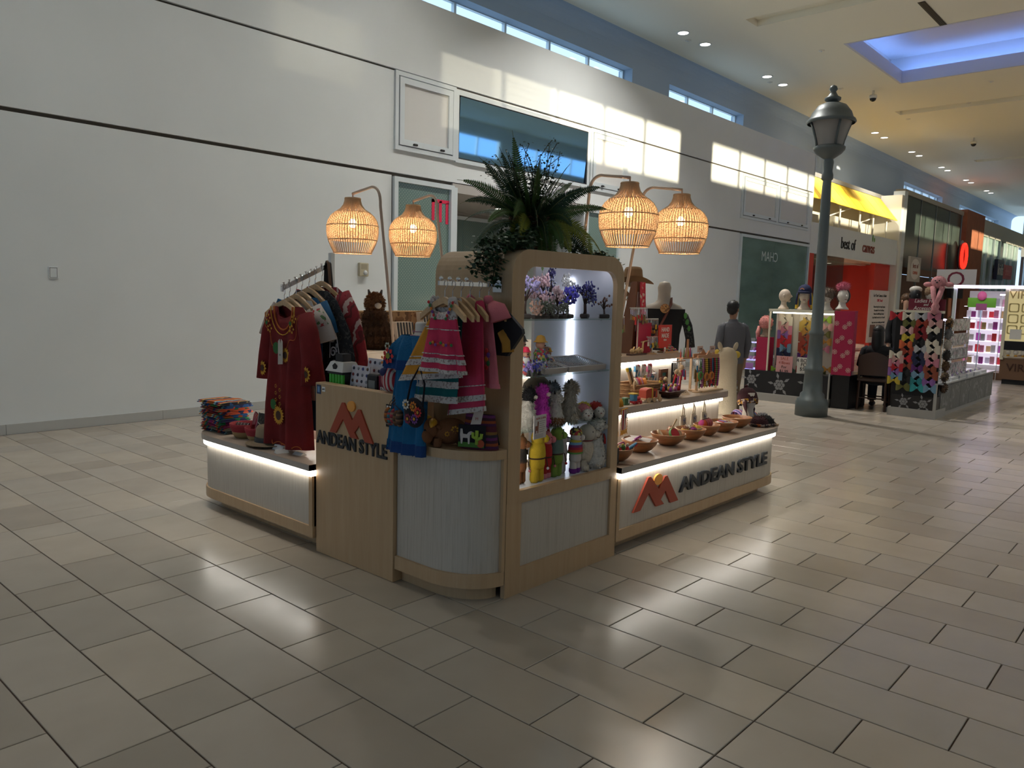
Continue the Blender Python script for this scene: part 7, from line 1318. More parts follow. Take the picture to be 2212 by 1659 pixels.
for s in (-1, 1): MB().tube([(s * .195, 0, .90), (s * .235, -.01, .80), (s * .26, -.015, .68), (s * .265, -.015, .60)], [.052, .056, .052, .060], 12, True, .7).build('sleeve', speckle('black lace', [(.009, .009, .01), (.009, .009, .01), (.05, .05, .05), (.012, .012, .012)], 80) if s > 0 else mBk, t, True)
for k in range(3): MB().ball((.20 + .018 * k, -.05, .90 - .06 * k), (.018, .012, .03), 9, 6).build('green_flower', M('green applique', (.07, .22, .05), .8), t, True)
t = thing('leather_strap_bag', 'brown leather cross-body strap with tan tassel on the mannequin', 'bag', (6.50, 3.93, .80), rad(-48)); mSt = M('chestnut leather', (.12, .028, .016), .45); MB().tube([(.06, .065, .755), (.065, -.02, .76), (.05, -.085, .70), (.0, -.122, .60), (-.06, -.128, .48), (-.13, -.135, .30), (-.16, -.13, .20)], .017, 8, True, .3).build('strap', mSt, t, True); MB().cbox((-.17, -.13, .12), (.16, .05, .14), .012).build('pouch', mSt, t); MB().ball((-.01, -.115, .665), (.045, .012, .045), 12, 8).build('tan_lace', speckle('tan lace', [(.5, .24, .09), (.4, .18, .06), (.55, .30, .12), (.2, .1, .05)], 70), t, True)
# big cream llama standing behind
t = thing('llama_statue', 'large cream llama figure seen from behind at the end of the kiosk', 'llama figure', (6.72, 3.36, 0), rad(-48)); mLl = M('cream fleece', (.50, .42, .30), .95, bump=.5, bscale=90)
MB().lathe([(0, .30), (.10, .30), (.115, .42), (.11, .60), (.098, .80), (.094, .92), (.097, 1.0), (.085, 1.07), (.05, 1.115), (0, 1.125)], 22, sy=.8).build('body', mLl, t, True)
for s in (-1, 1): MB().tube([(s * .055, 0, .34), (s * .06, 0, .0)], [.05, .045], 10).build('leg', mLl, t, True); MB().ball((s * .072, .0, 1.13), (.022, .014, .045), 10, 7, Matrix.Rotation(rad(18 * s), 3, 'Y')).build('ear', mLl, t, True)
MB().ball((.09, .01, 1.055), (.035, .03, .035), 10, 7).build('yellow_tuft', cm[2], t, True); MB().ball((-.09, .03, 1.075), (.025, .03, .025), 10, 7).build('yellow_tuft', cm[2], t, True)
for k in range(6): MB().cbox((.112, .02, .55 + .05 * k), (.006, .02, .03), .002).build('label_strip', speckle('label strip', [(.1, .1, .1), (.4, .4, .4), (.2, .1, .1)], 60, bump=0), t)
# ---------------------------------------------------------------- rear riser: alpaca, card bins
t = alpaca(3.83, 4.90, 1.106, .43, mFBD, mFB, 'large dark brown furry alpaca on the rear riser', rad(-40), None, .022, 6500, 1.4); 
t = thing('display_rack', 'patterned tan rack with bins of black and white cards on the rear riser', 'display rack', (4.28, 5.15, 1.106), 0); mPat = speckle('carved pattern', [(.30, .17, .08), (.12, .06, .03), (.34, .20, .10), (.20, .10, .05)], 34)
MB().box(-.55, .62, .02, .035, 0, .285).build('back_board', mPat, t); MB().box(-.55, .62, .015, .037, .283, .291).build('top_edge', M('light edge', (.6, .42, .24), .5), t)
for k, (x0, z0) in enumerate(((-.07, .03), (.22, .11), (.40, .03))):
    for i in range(6): MB().cbox((x0 + .032 * i, -.02, z0 + .085), (.007, .09, .17), 0, Matrix.Rotation(rad(-9), 4, 'Y')).build('white_card', M('card white', (.55, .49, .42), .7), t); MB().cbox((x0 + .016 + .032 * i, -.022, z0 + .083), (.014, .085, .165), 0, Matrix.Rotation(rad(-9), 4, 'Y')).build('black_card', mDark, t)
    MB().box(x0 - .03, x0 + .20, -.075, .02, z0 - .02, z0 + .02).build('bin', mPat, t)
t = thing('toy_cluster', 'small carved birds and flowers hanging on the rear rack beside the alpaca', 'ornament', (3.70, 4.98, 1.106)); MB().box(-.06, .10, -.02, .02, 0, .012).build('base', mTan, t); MB().cyl((0, 0, 0), (0, 0, .24), .005, n=6).build('pole', mTan, t)
for i in range(9): MB().ball((-.05 + .035 * (i % 4), -.01, .08 + .055 * (i // 3) + .01 * (i % 2)), (.018, .012, .016), 9, 6).build('charm', cm[(i * 4 + 7) % 10], t, True)
# ================================================================ second kiosk: hats and hair accessories
KX = 11.75
def flower_mat():
    m = speckle('black floral laminate', [(.008, .008, .010)] * 2, 10, bump=0); return m
mFlB = M('black laminate', (.008, .008, .010), .35); mFlS = M('silver flower print', (.24, .24, .25), .5); mGrP = M('grey plinth', (.34, .33, .31), .6); mRasp = M('raspberry cloth', (.36, .012, .06), .7); mCrW = M('lit cream frame', (.70, .66, .52), .5)
def rose(par, face, u, z, s, off):
    """silver rose with leaves printed on a black panel; face 'x' faces -x, 'y' faces -y"""
    b = MB()
    for k in range(3):
        r_ = s * (.5 - .15 * k)
        for i in range(6):
            a = 2 * PI * i / 6 + k * .5; c = (r_ * .62 * math.cos(a), r_ * .62 * math.sin(a)); b.add([(c[0] + r_ * .50 * math.cos(q), -.001 * k, c[1] + r_ * .46 * math.sin(q)) for q in [a - 1.2 + 2.4 * j / 4 for j in range(5)]] + [(c[0], -.001 * k, c[1])], [tuple(range(6))])
    b.add([(s * .16 * math.cos(2 * PI * j / 8), -.004, s * .16 * math.sin(2 * PI * j / 8)) for j in range(8)], [tuple(range(8))])
    for i in range(5):
        a = .6 + i * 1.2; d = Vector((math.cos(a), 0, math.sin(a))); n = Vector((-d.z, 0, d.x)); p = d * s * .55; b.add([p, p + d * s * .3 + n * s * .14, p + d * s * .65, p + d * s * .3 - n * s * .14], [(0, 1, 2, 3)])
    M_ = Matrix.Translation((u, off, z)) if face == 'y' else Matrix.Translation((off, u, z)) @ Matrix.Rotation(-PI / 2, 4, 'Z')
    b.xf(M_).build('flower_print', mFlS, par, w=True)
k2 = thing('hat_kiosk', 'black floral kiosk unit with lit shelves of bows beside the street lamp', 'kiosk', (12.2, 4.85, 0))
MB().box(KX, 12.75, 4.24, 5.56, .12, .47).build('black_base', mFlB, k2, w=True); MB().box(KX - .02, 12.75, 4.22, 5.58, 0, .12).build('plinth', mGrP, k2, w=True); MB().box(KX - .01, KX + .02, 4.215, 4.235, .1, .5).build('edge_trim', mGrP, k2, w=True)
for (u, z, s) in ((5.44, .32, .14), (4.98, .27, .16), (4.52, .32, .15)): rose(k2, 'x', u, z, s, KX - .003)
MB().box(KX + .02, KX + .05, 5.20, 5.22, .47, 1.42).build('frame_side', mCrW, k2, w=True); MB().box(KX + .0, KX + .30, 4.22, 5.22, 1.40, 1.44).build('frame_top', mCrW, k2, w=True); MB().box(KX + .30, KX + .33, 4.22, 5.22, .47, 1.40).build('back_board', M('slat board', (.55, .50, .42), .6), k2, w=True)
MB().box(KX + .02, KX + .26, 5.22, 5.40, .47, .99).build('raspberry_box', mRasp, k2, w=True)
MB().box(KX + .06, KX + .09, 4.25, 5.18, 1.375, 1.395).build('shelf_light', M('shelf light', (1, .95, .8), .5, emit=5, ecol=(1, .93, .75)), k2, w=True)
MB().box(KX + .02, KX + .9, 4.18, 4.215, .50, 1.44).build('rose_panel', mRasp, k2, w=True); MB().box(KX - .005, KX + .02, 3.92, 4.20, .50, 1.44).build('rose_panel', mRasp, k2, w=True); MB().box(KX + .05, KX + .8, 3.95, 4.2, 0, .50).build('black_cabinet', mFlB, k2, w=True)
mRoseP = M('rose print', (.52, .28, .26), .7)
for i in range(12):
    o = MB(); petals(o, (0, 0), .042, 8, .5, 0); disc(o, (0, 0), .016, -.002); o.xf(Matrix.Translation((KX - .008, 3.96 + .09 * (i % 3) + .03 * (i % 2), .58 + .21 * (i // 3) + .05 * (i % 2))) @ Matrix.Rotation(-PI / 2, 4, 'Z')).build('rose_print', mRoseP, k2, w=True)
def bow(x, y, z, w_, col, label, group, rz=-PI / 2):
    t = thing('hair_bow', label, 'hair bow', (x, y, z), rz, group); m = M('bow %s' % (str(col)), col, .7)
    for s in (-1, 1): MB().grid(lambda u, v: (s * (.01 + u * w_ * .5), -.012 * math.sin(PI * u) - .004, (v - .5) * (.03 + .085 * math.sin(min(1, u * 1.15) * PI * .55) ** 1.0) * (w_ / .15)), 5, 3).build('loop', m, t, True)
    MB().ball((0, -.012, 0), (.014, .012, .016), 8, 6).build('knot', m, t, True); return t
gl = ['cream', 'blush', 'rose pink', 'red', 'dark red', 'sky blue', 'navy', 'black', 'gold', 'amber', 'rust', 'brick', 'orange', 'purple', 'olive', 'yellow', 'lime', 'teal', 'silver', 'violet', 'turquoise', 'mint']
gc = [(.6, .55, .45), (.55, .32, .30), (.5, .18, .25), (.45, .02, .03), (.2, .01, .015), (.15, .28, .4), (.015, .02, .06), (.012, .012, .014), (.45, .3, .06), (.4, .2, .04), (.25, .06, .03), (.30, .04, .02), (.5, .10, .03), (.10, .02, .14), (.12, .12, .03), (.5, .38, .04), (.25, .42, .04), (.02, .20, .22), (.4, .4, .42), (.22, .10, .32), (.03, .30, .32), (.2, .4, .3)]
def column(y, z0, z1, seq, w_, where, grp, x):
    for i, k in enumerate(seq): bow(x, y + .012 * (-1) ** i, z1 + (z0 - z1) * i / max(1, len(seq) - 1), w_, gc[k], '%s hair bow, %s from the top of %s' % (gl[k], ORD[i], where), grp)
column(5.06, .62, 1.32, [0, 0, 1, 2, 19, 3, 3, 5, 6, 6, 7], .19, 'the first lit column', 'bows on the lit shelves', KX + .27); column(4.72, .62, 1.34, [0, 8, 8, 9, 10, 11, 11, 12, 13, 3], .19, 'the gold lit column', 'bows on the lit shelves', KX + .27); column(4.42, .85, 1.30, [16, 1, 14, 9, 2], .15, 'the third lit column', 'bows on the lit shelves', KX + .27)
for i in range(9): bow(KX + .10 + .03 * (i % 2), 5.10 - .10 * i, .50 + .03 * (i % 3), .13, gc[[16, 2, 5, 21, 3, 12, 15, 14, 9][i]], '%s hair bow lying in the bargain tray, %s from the raspberry box' % (gl[[16, 2, 5, 21, 3, 12, 15, 14, 9][i]], ORD[i]), 'bows in the bargain tray')
for i, (yy, s, c) in enumerate(((4.93, ('SALE', '4 Bows', 'For', '$1.99'), (.60, .30, .30)), (4.60, ('4 BOWS', 'FOR', '$5.99'), (.58, .55, .50)))):
    t = thing('bargain_sign', ('pink bow bargain sign on the black kiosk', 'white bow bargain sign on the black kiosk')[i], 'sign', (KX + .02, yy, .47)); MB().box(-.003, .003, -.13, .13, 0, .25).build('card', M('bargain card %d' % i, c, .8), t)
    for k, q in enumerate(s): text('lettering', q, .075 if i else .06, mRust if k < 2 and i == 0 else mInk, (-.006, 0, .21 - .065 * k - (.01 if i else 0)), FX, t, .001)
mHead = M('mannequin head', (.55, .45, .36), .5); mHeadW = M('white mannequin head', (.62, .58, .52), .5)
def head(x, y, z, rz, label, mat, hat=None, s=1):
    t = thing('display_mannequin', label, 'mannequin', (x, y, z), rz, 'mannequin heads on the hat kiosk', scale=s)
    MB().lathe([(0, 0), (.10, 0), (.095, .02), (.06, .055), (.05, .09), (.052, .12)], 16, sy=.8).build('neck', mat, t, True); MB().ball((0, -.01, .205), (.073, .09, .105), 16, 11).build('head', mat, t, True); MB().tube([(0, -.10, .22), (0, -.115, .195), (0, -.098, .185)], [.008, .012, .008], 7).build('nose', mat, t, True)
    for q in (-1, 1): MB().ball((q * .073, .0, .20), (.01, .02, .03), 8, 6).build('ear', mat, t, True)
    MB().tube([(-.02, -.094, .155), (.0, -.10, .153), (.02, -.094, .155)], .005, 5).build('mouth', M('lip paint', (.35, .14, .12), .5), t, True); MB().ball((0, -.075, .125), (.03, .025, .02), 8, 6).build('chin', mat, t, True)
    return t
HZ = 1.4405
head(KX + .16, 5.06, HZ, rad(20), 'bald cream mannequin head with open profile at the left of the hat kiosk', mHead); head(KX + .16, 4.74, HZ, rad(-70), 'mannequin head wearing the navy cap with yellow tassels', mHead); head(KX + .16, 4.40, HZ, rad(-90), 'mannequin head with the grey fur hat behind the lamp post', mHeadW); head(KX + .16, 4.17, HZ + .02, rad(-40), 'white mannequin head with dark bob and pink flower', mHeadW, s=.98)
def cap(x, y, z, label, fn):
    t = thing('hat', label, 'hat', (x, y, z), group='hats on mannequin heads'); fn(t); return t
def nv(t):
    MB().lathe([(.098, -.03), (.10, .02), (.085, .07), (.05, .10), (0, .115)], 18).build('crown', M('navy cloth', (.012, .016, .06), .8), t, True); MB().ball((-.06, 0, -.01), (.09, .095, .018), 14, 6).build('brim', M('navy cloth'), t, True); MB().tube([(-.108, -.03, .03), (-.115, 0, .05), (-.108, .03, .03)], .006, 5).build('orange_logo', cm[7], t)
    for s in (-1, 1): MB().tube([(0, s * .10, -.02), (.01, s * .115, -.12), (.02, s * .12, -.26)], [.012, .02, .03], 8).build('tassel', cm[2], t, True); MB().tube([(-.03, s * .10, -.02), (-.03, s * .11, -.2)], [.014, .018], 7).build('ear_flap', M('navy cloth'), t, True)
cap(KX + .16, 4.74, HZ + .275, 'navy cap with yellow tassels on the hat kiosk', nv)
cap(KX + .16, 4.40, HZ + .245, 'grey fur hat behind the lamp post', lambda t: MB().ball((0, 0, 0), (.115, .115, .09), 14, 9).fur(700, .03, .004, .2).build('fur', fm('grey brown', (.18, .14, .11)), t, True))
def bob(t): MB().ball((.03, 0, -.055), (.085, .098, .115), 16, 10).build('bob_wig', M('dark hair', (.02, .012, .01), .5), t, True); MB().ball((0, 0, .085), (.075, .09, .05), 12, 8).fur(500, .035, .006, -.2).build('pink_flower', M('pink petals', (.62, .18, .26), .8), t, True)
cap(KX + .165, 4.17, HZ + .27, 'dark bob wig with fluffy pink flower', bob)
head(KX + .12, 5.31, .9905, rad(40), 'low mannequin head under the pink fur hood', M('striped form', (.25, .18, .13), .7))
cap(KX + .12, 5.31, 1.16, 'pink fur hood with long flaps at the corner of the hat kiosk', lambda t: (MB().ball((0, 0, .06), (.095, .105, .11), 14, 9).fur(500, .02, .004, .2).build('hood', fm('hood pink', (.60, .24, .22)), t, True), MB().tube([(-.02, .09, .0), (-.03, .11, -.10), (-.03, .10, -.20)], [.03, .035, .03], 9).build('flap', fm('hood pink', (.60, .24, .22)), t, True)))
t = thing('acrylic_rack', 'clear lit acrylic rack of accessories beside the man', 'display rack', (KX + .18, 5.52, .47))
for k in range(4): MB().box(-.14, .14, -.09, .12, .0 + .14 * k, .008 + .14 * k).build('shelf', M('lit acrylic', (.55, .55, .85), .3, emit=.9, ecol=(.5, .5, 1)), t)
for k in range(6): MB().ball((-.08, -.06 + .06 * (k % 3), .045 + .14 * (k // 3 + 1)), (.03, .03, .03), 9, 6).build('accessory', cm[[1, 6, 0, 6, 8, 1][k]], t, True)
MB().box(-.15, -.14, -.09, .12, 0, .5).build('panel', M('clear acrylic', (.6, .6, .62), .1, alpha=.25), t); MB().box(-.16, -.152, -.08, .10, .01, .10).build('violet_lettering', M('violet sign', (.35, .15, .45), .5), t)
# right unit of the second kiosk
k3 = thing('hat_kiosk', 'black floral kiosk unit with a tall wall of bows and a burgundy header', 'kiosk', (12.6, 3.05, 0))
MB().box(KX, 12.2, 2.79, 3.34, .12, .30).build('black_base', mFlB, k3, w=True); MB().box(KX + .005, KX + .06, 2.78, 3.36, .28, 1.47).build('bow_board', M('black felt board', (.012, .012, .014), .9), k3, w=True); MB().box(KX - .01, 12.3, 2.77, 3.38, .0, .12).build('plinth', mGrP, k3, w=True); MB().box(KX - .01, KX + .08, 2.77, 3.38, 1.45, 1.485).build('board_cap', mCrW, k3, w=True); MB().box(KX - .02, KX + .01, 2.765, 2.80, .0, .5).build('edge_trim', mGrP, k3, w=True)
for (u, z, s) in ((3.18, .21, .10), (2.93, .20, .11)): rose(k3, 'x', u, z, s, KX - .003)
MB().box(12.25, 15.4, 2.82, 3.5, .06, .46).build('side_base', mFlB, k3, w=True); mSil = speckle('silver fern laminate', [(.16, .16, .155), (.17, .17, .165), (.16, .16, .155), (.24, .24, .235)], 8, kind='N', bump=0)
for i in range(6):
    MB().box(12.05 + i * .56, 12.60 + i * .56, 2.785, 2.82, .06, .46).build('silver_panel', mSil, k3, w=True)
MB().box(12.0, 15.45, 2.76, 3.5, .46, .48).build('glass_top', M('counter glass', (.45, .47, .48), .08), k3, w=True); MB().box(12.05, 15.4, 2.80, 3.5, 0, .06).build('plinth', mGrP, k3, w=True)
column(3.31, .50, .86, [0, 1, 2, 3, 19, 5, 15], .15, 'the loose outer strip', 'bows on the bow wall', KX - .03); column(3.19, .42, 1.40, [0, 14, 1, 15, 12, 11, 3, 10, 7, 7, 14], .16, 'the second bow wall strip', 'bows on the bow wall', KX - .012); column(3.03, .42, 1.40, [18, 11, 4, 4, 7, 18, 6, 6, 13, 5, 17, 20], .16, 'the third bow wall strip', 'bows on the bow wall', KX - .012); column(2.87, .42, 1.40, [2, 1, 0, 7, 0, 0, 1, 2, 10, 10, 19, 5], .16, 'the corner bow wall strip', 'bows on the bow wall', KX - .012); bow(KX - .01, 3.35, 1.40, .17, gc[3], 'single large red hair bow at the top corner of the bow wall', 'bows on the bow wall')
t = thing('header_sign', 'burgundy header with white script above the bow wall', 'sign', (KX + .02, 3.0, 1.486)); MB().box(-.01, .01, -.24, .22, 0, .155).build('board', M('burgundy', (.16, .012, .03), .6), t)
for k, (q, sz) in enumerate((('Ladies Hats', .075), ('and', .05), ('Accessories', .075))): text('script', q, sz, mStkW, (-.013, 0, .128 - .05 * k), FX, t, .001, .85, 0, 'CENTER', .25)
t = thing('bunny_hat', 'pink plush animal hat with long ears on the header', 'hat', (KX + .0, 2.87, 1.64)); mBun = fm('bunny pink', (.66, .30, .32)); MB().ball((.03, 0, .23), (.08, .095, .085), 14, 9).fur(300, .012, .003, .2).build('hood', mBun, t, True)
for s in (-1, 1): MB().ball((.03, s * .13, .20), (.03, .06, .035), 10, 7).build('floppy_ear', mBun, t, True); MB().ball((-.05, s * .025, .25), .009, 7, 5).build('eye', mDark, t); MB().tube([(.0, s * .06, .17), (-.03, s * .03, .02), (-.035, s * -.02, -.10), (-.035, s * .03, -.19)], [.035, .032, .035, .045], 10).build('long_flap', mBun, t, True)
MB().ball((-.055, 0, .225), (.01, .014, .01), 7, 5).build('nose', mDark, t)
MB().cyl((.03, 0, 0), (.03, 0, .2), .02, n=8).build('peg', mDark, t)
head(KX + .15, 3.18, 1.486, rad(-60), 'black covered mannequin head with a white cap on the bow wall', mDark); cap(KX + .15, 3.18, 1.77, 'small white cap on the black mannequin head', lambda t: MB().ball((0, 0, 0), (.075, .085, .05), 12, 7).build('cap', mHeadW, t, True)); head(KX + .20, 2.98, 1.486, rad(-60), 'mannequin head with light brown fur hat behind the bunny hat', mHeadW); cap(KX + .20, 2.98, 1.74, 'light brown fur hat behind the bunny hat', lambda t: MB().ball((0, 0, 0), (.095, .10, .09), 12, 8).fur(300, .02, .004, .2).build('fur', fm('light brown', (.30, .20, .12)), t, True))
for i in range(7):
    zz = 1.32 - .15 * i; t = thing('round_fur_hat', '%s fur hat, %s down the corner of the bow wall' % (('leopard', 'grey', 'white', 'black', 'brown', 'striped', 'dark')[i], ORD[i]), 'hat', (KX + .35, 2.77, zz), group='fur hats at the corner'); MB().ball((0, 0, 0), (.10, .045, .07), 12, 8).fur(240, .02, .004, .2).build('fur', speckle('fur hat %d' % i, [((.3, .16, .06), (.05, .03, .02)), ((.15, .15, .16), (.2, .2, .2)), ((.5, .45, .4), (.4, .36, .3)), ((.02, .018, .016), (.03, .025, .02)), ((.14, .08, .03), (.08, .04, .02)), ((.2, .14, .08), (.05, .03, .02)), ((.05, .03, .02), (.12, .07, .04))][i], 40), t, True)
t = thing('earring_tower', 'clear rack full of shiny jewellery on the glass counter', 'display rack', (13.6, 2.98, .481)); MB().box(-.6, .6, -.12, .02, .30, .31).box(-.6, .6, -.12, .02, .0, .01).build('shelf', M('counter glass'), t)
for k in (-.6, .6): MB().box(k - .01, k + .01, -.02, .0, 0, .92).build('post', mChrome, t)
mJew = speckle('jewellery cards', [(.5, .5, .52), (.25, .25, .28), (.6, .58, .6), (.15, .15, .17), (.5, .35, .42)], 26, rough=.3, bump=.2)
for i in range(8): 
    for k in range(4): MB().box(-.57 + .145 * i, -.45 + .145 * i, -.035, -.022, .04 + .22 * k, .22 + .22 * k).build('card', mJew, t)
for i in range(6):
    t = thing('jewel_box', 'glass jewel box on the lit counter, %s from the bow wall' % ORD[i], 'box', (12.5 + .48 * i, 2.92, .481), group='jewel boxes on the glass counter'); MB().box(-.19, .19, -.09, .09, 0, .03).build('tray', M('white tray', (.6, .6, .62), .4), t)
    for q in range(8): MB().ball((-.15 + .043 * q, -.02 + .04 * (q % 2), .045), .016, 7, 5).build('jewel', [M('jewel clear', (.6, .62, .65), .1, metal=.5), M('jewel violet', (.35, .25, .5), .2), M('jewel pearl', (.6, .56, .52), .3)][(q + i) % 3], t, True)
# chair
t = thing('wooden_chair', 'dark brown wooden chair beside the bow wall', 'chair', (12.15, 3.70, 0), rad(97)); mCh = M('dark walnut', (.045, .02, .012), .4)
MB().cbox((0, 0, .45), (.42, .40, .05), .01).build('seat', mCh, t)
for sx in (-1, 1):
    for sy in (-1, 1): MB().tube([(sx * .18, sy * .17, .44), (sx * .19, sy * .18, 0)], [.022, .018], 8).build('leg', mCh, t)
    MB().tube([(sx * .19, .18, .44), (sx * .19, .21, .82)], .018, 8).build('back_post', mCh, t)
def bk_(u, v): return ((u - .5) * .40, .215 + .01 * math.sin(PI * u), .52 + v * (.27 + .07 * math.sin(PI * u)))
b = MB().grid(bk_, 10, 5); b.add([(p[0], p[1] + .02, p[2]) for p in b.v], [tuple(reversed(f)) for f in b.f]); b.build('backrest', mCh, t, True)
for sy in (-1, 1): MB().cyl((-.19, sy * .175, .18), (.19, sy * .175, .18), .010, n=7).build('stretcher', mCh, t)
# ================================================================ third kiosk at the right edge
k4 = thing('jewellery_kiosk', 'brown kiosk with violet light bar and cream patterned panel at the right edge', 'kiosk', (19.0, 2.6, 0)); mTubeV = M('violet white light bar', (1, .9, 1), .5, emit=7, ecol=(.80, .68, 1))
MB().box(18.5, 20.5, 1.4, 3.25, .10, .52).build('brown_base', M('brown laminate', (.16, .085, .045), .5), k4, w=True); MB().box(18.55, 20.5, 1.45, 3.2, 0, .10).build('plinth', mDark, k4, w=True); MB().box(18.48, 18.56, 1.4, 3.22, .88, 1.88).build('cream_panel', M('cream glow panel', (.72, .62, .30), .5, emit=.25, ecol=(1, .85, .45)), k4, w=True)
MB().box(18.44, 18.50, 1.4, 4.2, 1.93, 1.99).build('light_bar', mTubeV, k4, w=True); MB().box(18.46, 20.5, 3.2, 3.26, .5, 1.95).build('end_post', mCrW, k4, w=True); MB().box(18.46, 18.52, 4.14, 4.2, 0, 1.95).build('slim_post', mAlu, k4, w=True); MB().box(18.46, 18.6, 1.4, 3.22, .55, .57).build('shelf', M('pale shelf', (.5, .45, .36), .5), k4, w=True)
for i in range(4):
    for j in range(3): MB().ring(rrect(3.0 - .22 * i, 3.18 - .22 * i, 1.02 + .22 * j, 1.20 + .22 * j, .03, 3), rrect(3.02 - .22 * i, 3.16 - .22 * i, 1.04 + .22 * j, 1.18 + .22 * j, .03, 3), 18.47, 18.482, 'yz').build('panel_pattern', M('panel line', (.50, .40, .16), .6), k4, w=True)
text('lettering', 'VIRA', .22, M('gold letter', (.45, .33, .12), .4), (18.475 - 19, 2.96 - 2.6, 1.80), FX, k4, .004); text('lettering', 'VIRA', .22, mSeed, (18.49 - 19, 2.9 - 2.6, .34), FX, k4, .004); MB().box(18.46, 18.478, 2.92, 3.12, .92, 1.12).build('framed_photo', mStkW, k4, w=True)
for i in range(4):
    t = thing('bracelet_bust', 'round silver bracelet holder on the brown kiosk, %s from its end post' % ORD[i], 'display stand', (18.51, 3.12 - .13 * i, .571), group='bracelet holders'); MB().lathe([(0, 0), (.03, 0), (.03, .02), (.012, .03)], 10).build('foot', mGold, t, True); MB().ball((0, 0, .085), (.05, .05, .055), 12, 8).build('globe', mHeadW, t, True)
MB().box(18.46, 18.475, 1.4, 3.2, .70, .88).build('dark_band', mFlB, k4, w=True)
t = thing('shelf_tower', 'bright white shelf tower packed with jewellery cards behind the violet light bar', 'display rack', (19.6, 3.75, 0)); MB().box(-.2, .5, -.45, .45, 0, .15).build('base', M('brown laminate'), t); MB().box(.3, .34, -.45, .45, .15, 1.9).build('back', M('white back', (.62, .6, .62), .5), t)
for k in range(6):
    MB().box(-.1, .3, -.45, .45, .3 + .25 * k, .315 + .25 * k).build('shelf', M('lit shelf', (.7, .68, .72), .3, emit=1.0, ecol=(.9, .88, 1)), t)
    for q in range(8): MB().cbox((-.05 + .1 * (q % 2), -.38 + .108 * q, .39 + .25 * k), (.03, .085, .13 + .03 * (q % 3)), .004).build('pack', [cm[1], M('pack white', (.55, .52, .55), .5), M('pack silver', (.4, .4, .45), .3), cm[0], M('pack gold', (.4, .28, .12), .4), cm[6], M('pack pink', (.6, .3, .4), .5)][(q * 3 + k * 2) % 7], t)
t = thing('green_placard', 'bright green placard with a pink figure beside the violet light bar', 'sign', (18.9, 3.75, 1.42)); MB().box(-.01, .01, -.26, .26, .12, .32).build('board', M('placard green', (.15, .45, .03), .5), t); MB().ball((-.03, .0, .36), (.05, .09, .10), 10, 7).build('pink_figure', M('placard pink', (.6, .12, .25), .6), t, True); MB().box(-.02, .0, -.1, .1, .06, .2).build('purple_card', M('placard purple', (.35, .10, .2), .6), t); MB().cyl((0, 0, -1.42), (0, 0, .14), .01, n=6).build('stand', mChrome, t)
t = thing('q_sign', 'white square sign with a wine red Q above the violet light bar', 'sign', (21.0, 4.75, 0)); MB().box(-.02, .02, -.42, .42, 1.97, 2.42).build('board', mStkW, t); text('letter', 'Q', .5, M('wine letter', (.2, .015, .04), .5), (-.025, 0, 2.17), FX, t, .004); MB().cyl((.03, 0, 0), (.03, 0, 2.0), .02, n=7).build('stand', mAlu, t)
for i in range(2):
    t = thing('soft_light', ('thin violet light tube hanging over the shelf tower', 'short violet light tube by the brown-haired person')[i], 'light', ((19.3, 3.25, 1.80), (15.0, 3.30, 1.30))[i]); MB().box(-.02, .02, -.25, .25, 0, .03).build('tube', mTubeV, t); MB().cyl((0, .2, 0), (0, .2, -(1.80, 1.30)[i]), .006, n=5).build('leg', mAlu, t)
# ================================================================ people
def skin_mesh(J, E_, sub=2):
    """J = {name: (x,y,z,r)}; E_ = edges; grows one continuous surface over the joints"""
    ks = list(J); me = bpy.data.meshes.new('body'); me.from_pydata([J[k][:3] for k in ks], [(ks.index(a), ks.index(b)) for a, b in E_], []); o = bpy.data.objects.new('body_tmp', me); C.objects.link(o)
    md = o.modifiers.new('s', 'SKIN'); md.use_smooth_shade = True; md.branch_smoothing = .6; sb = o.modifiers.new('u', 'SUBSURF'); sb.levels = sub; sb.render_levels = sub
    for i, k in enumerate(ks):
        r_ = J[k][3]; o.data.skin_vertices[0].data[i].radius = r_ if isinstance(r_, tuple) else (r_, r_)
    o.data.skin_vertices[0].data[ks.index('pelvis')].use_root = True
    dg = bpy.context.evaluated_depsgraph_get(); m2 = bpy.data.meshes.new_from_object(o.evaluated_get(dg)); bpy.data.objects.remove(o); return m2
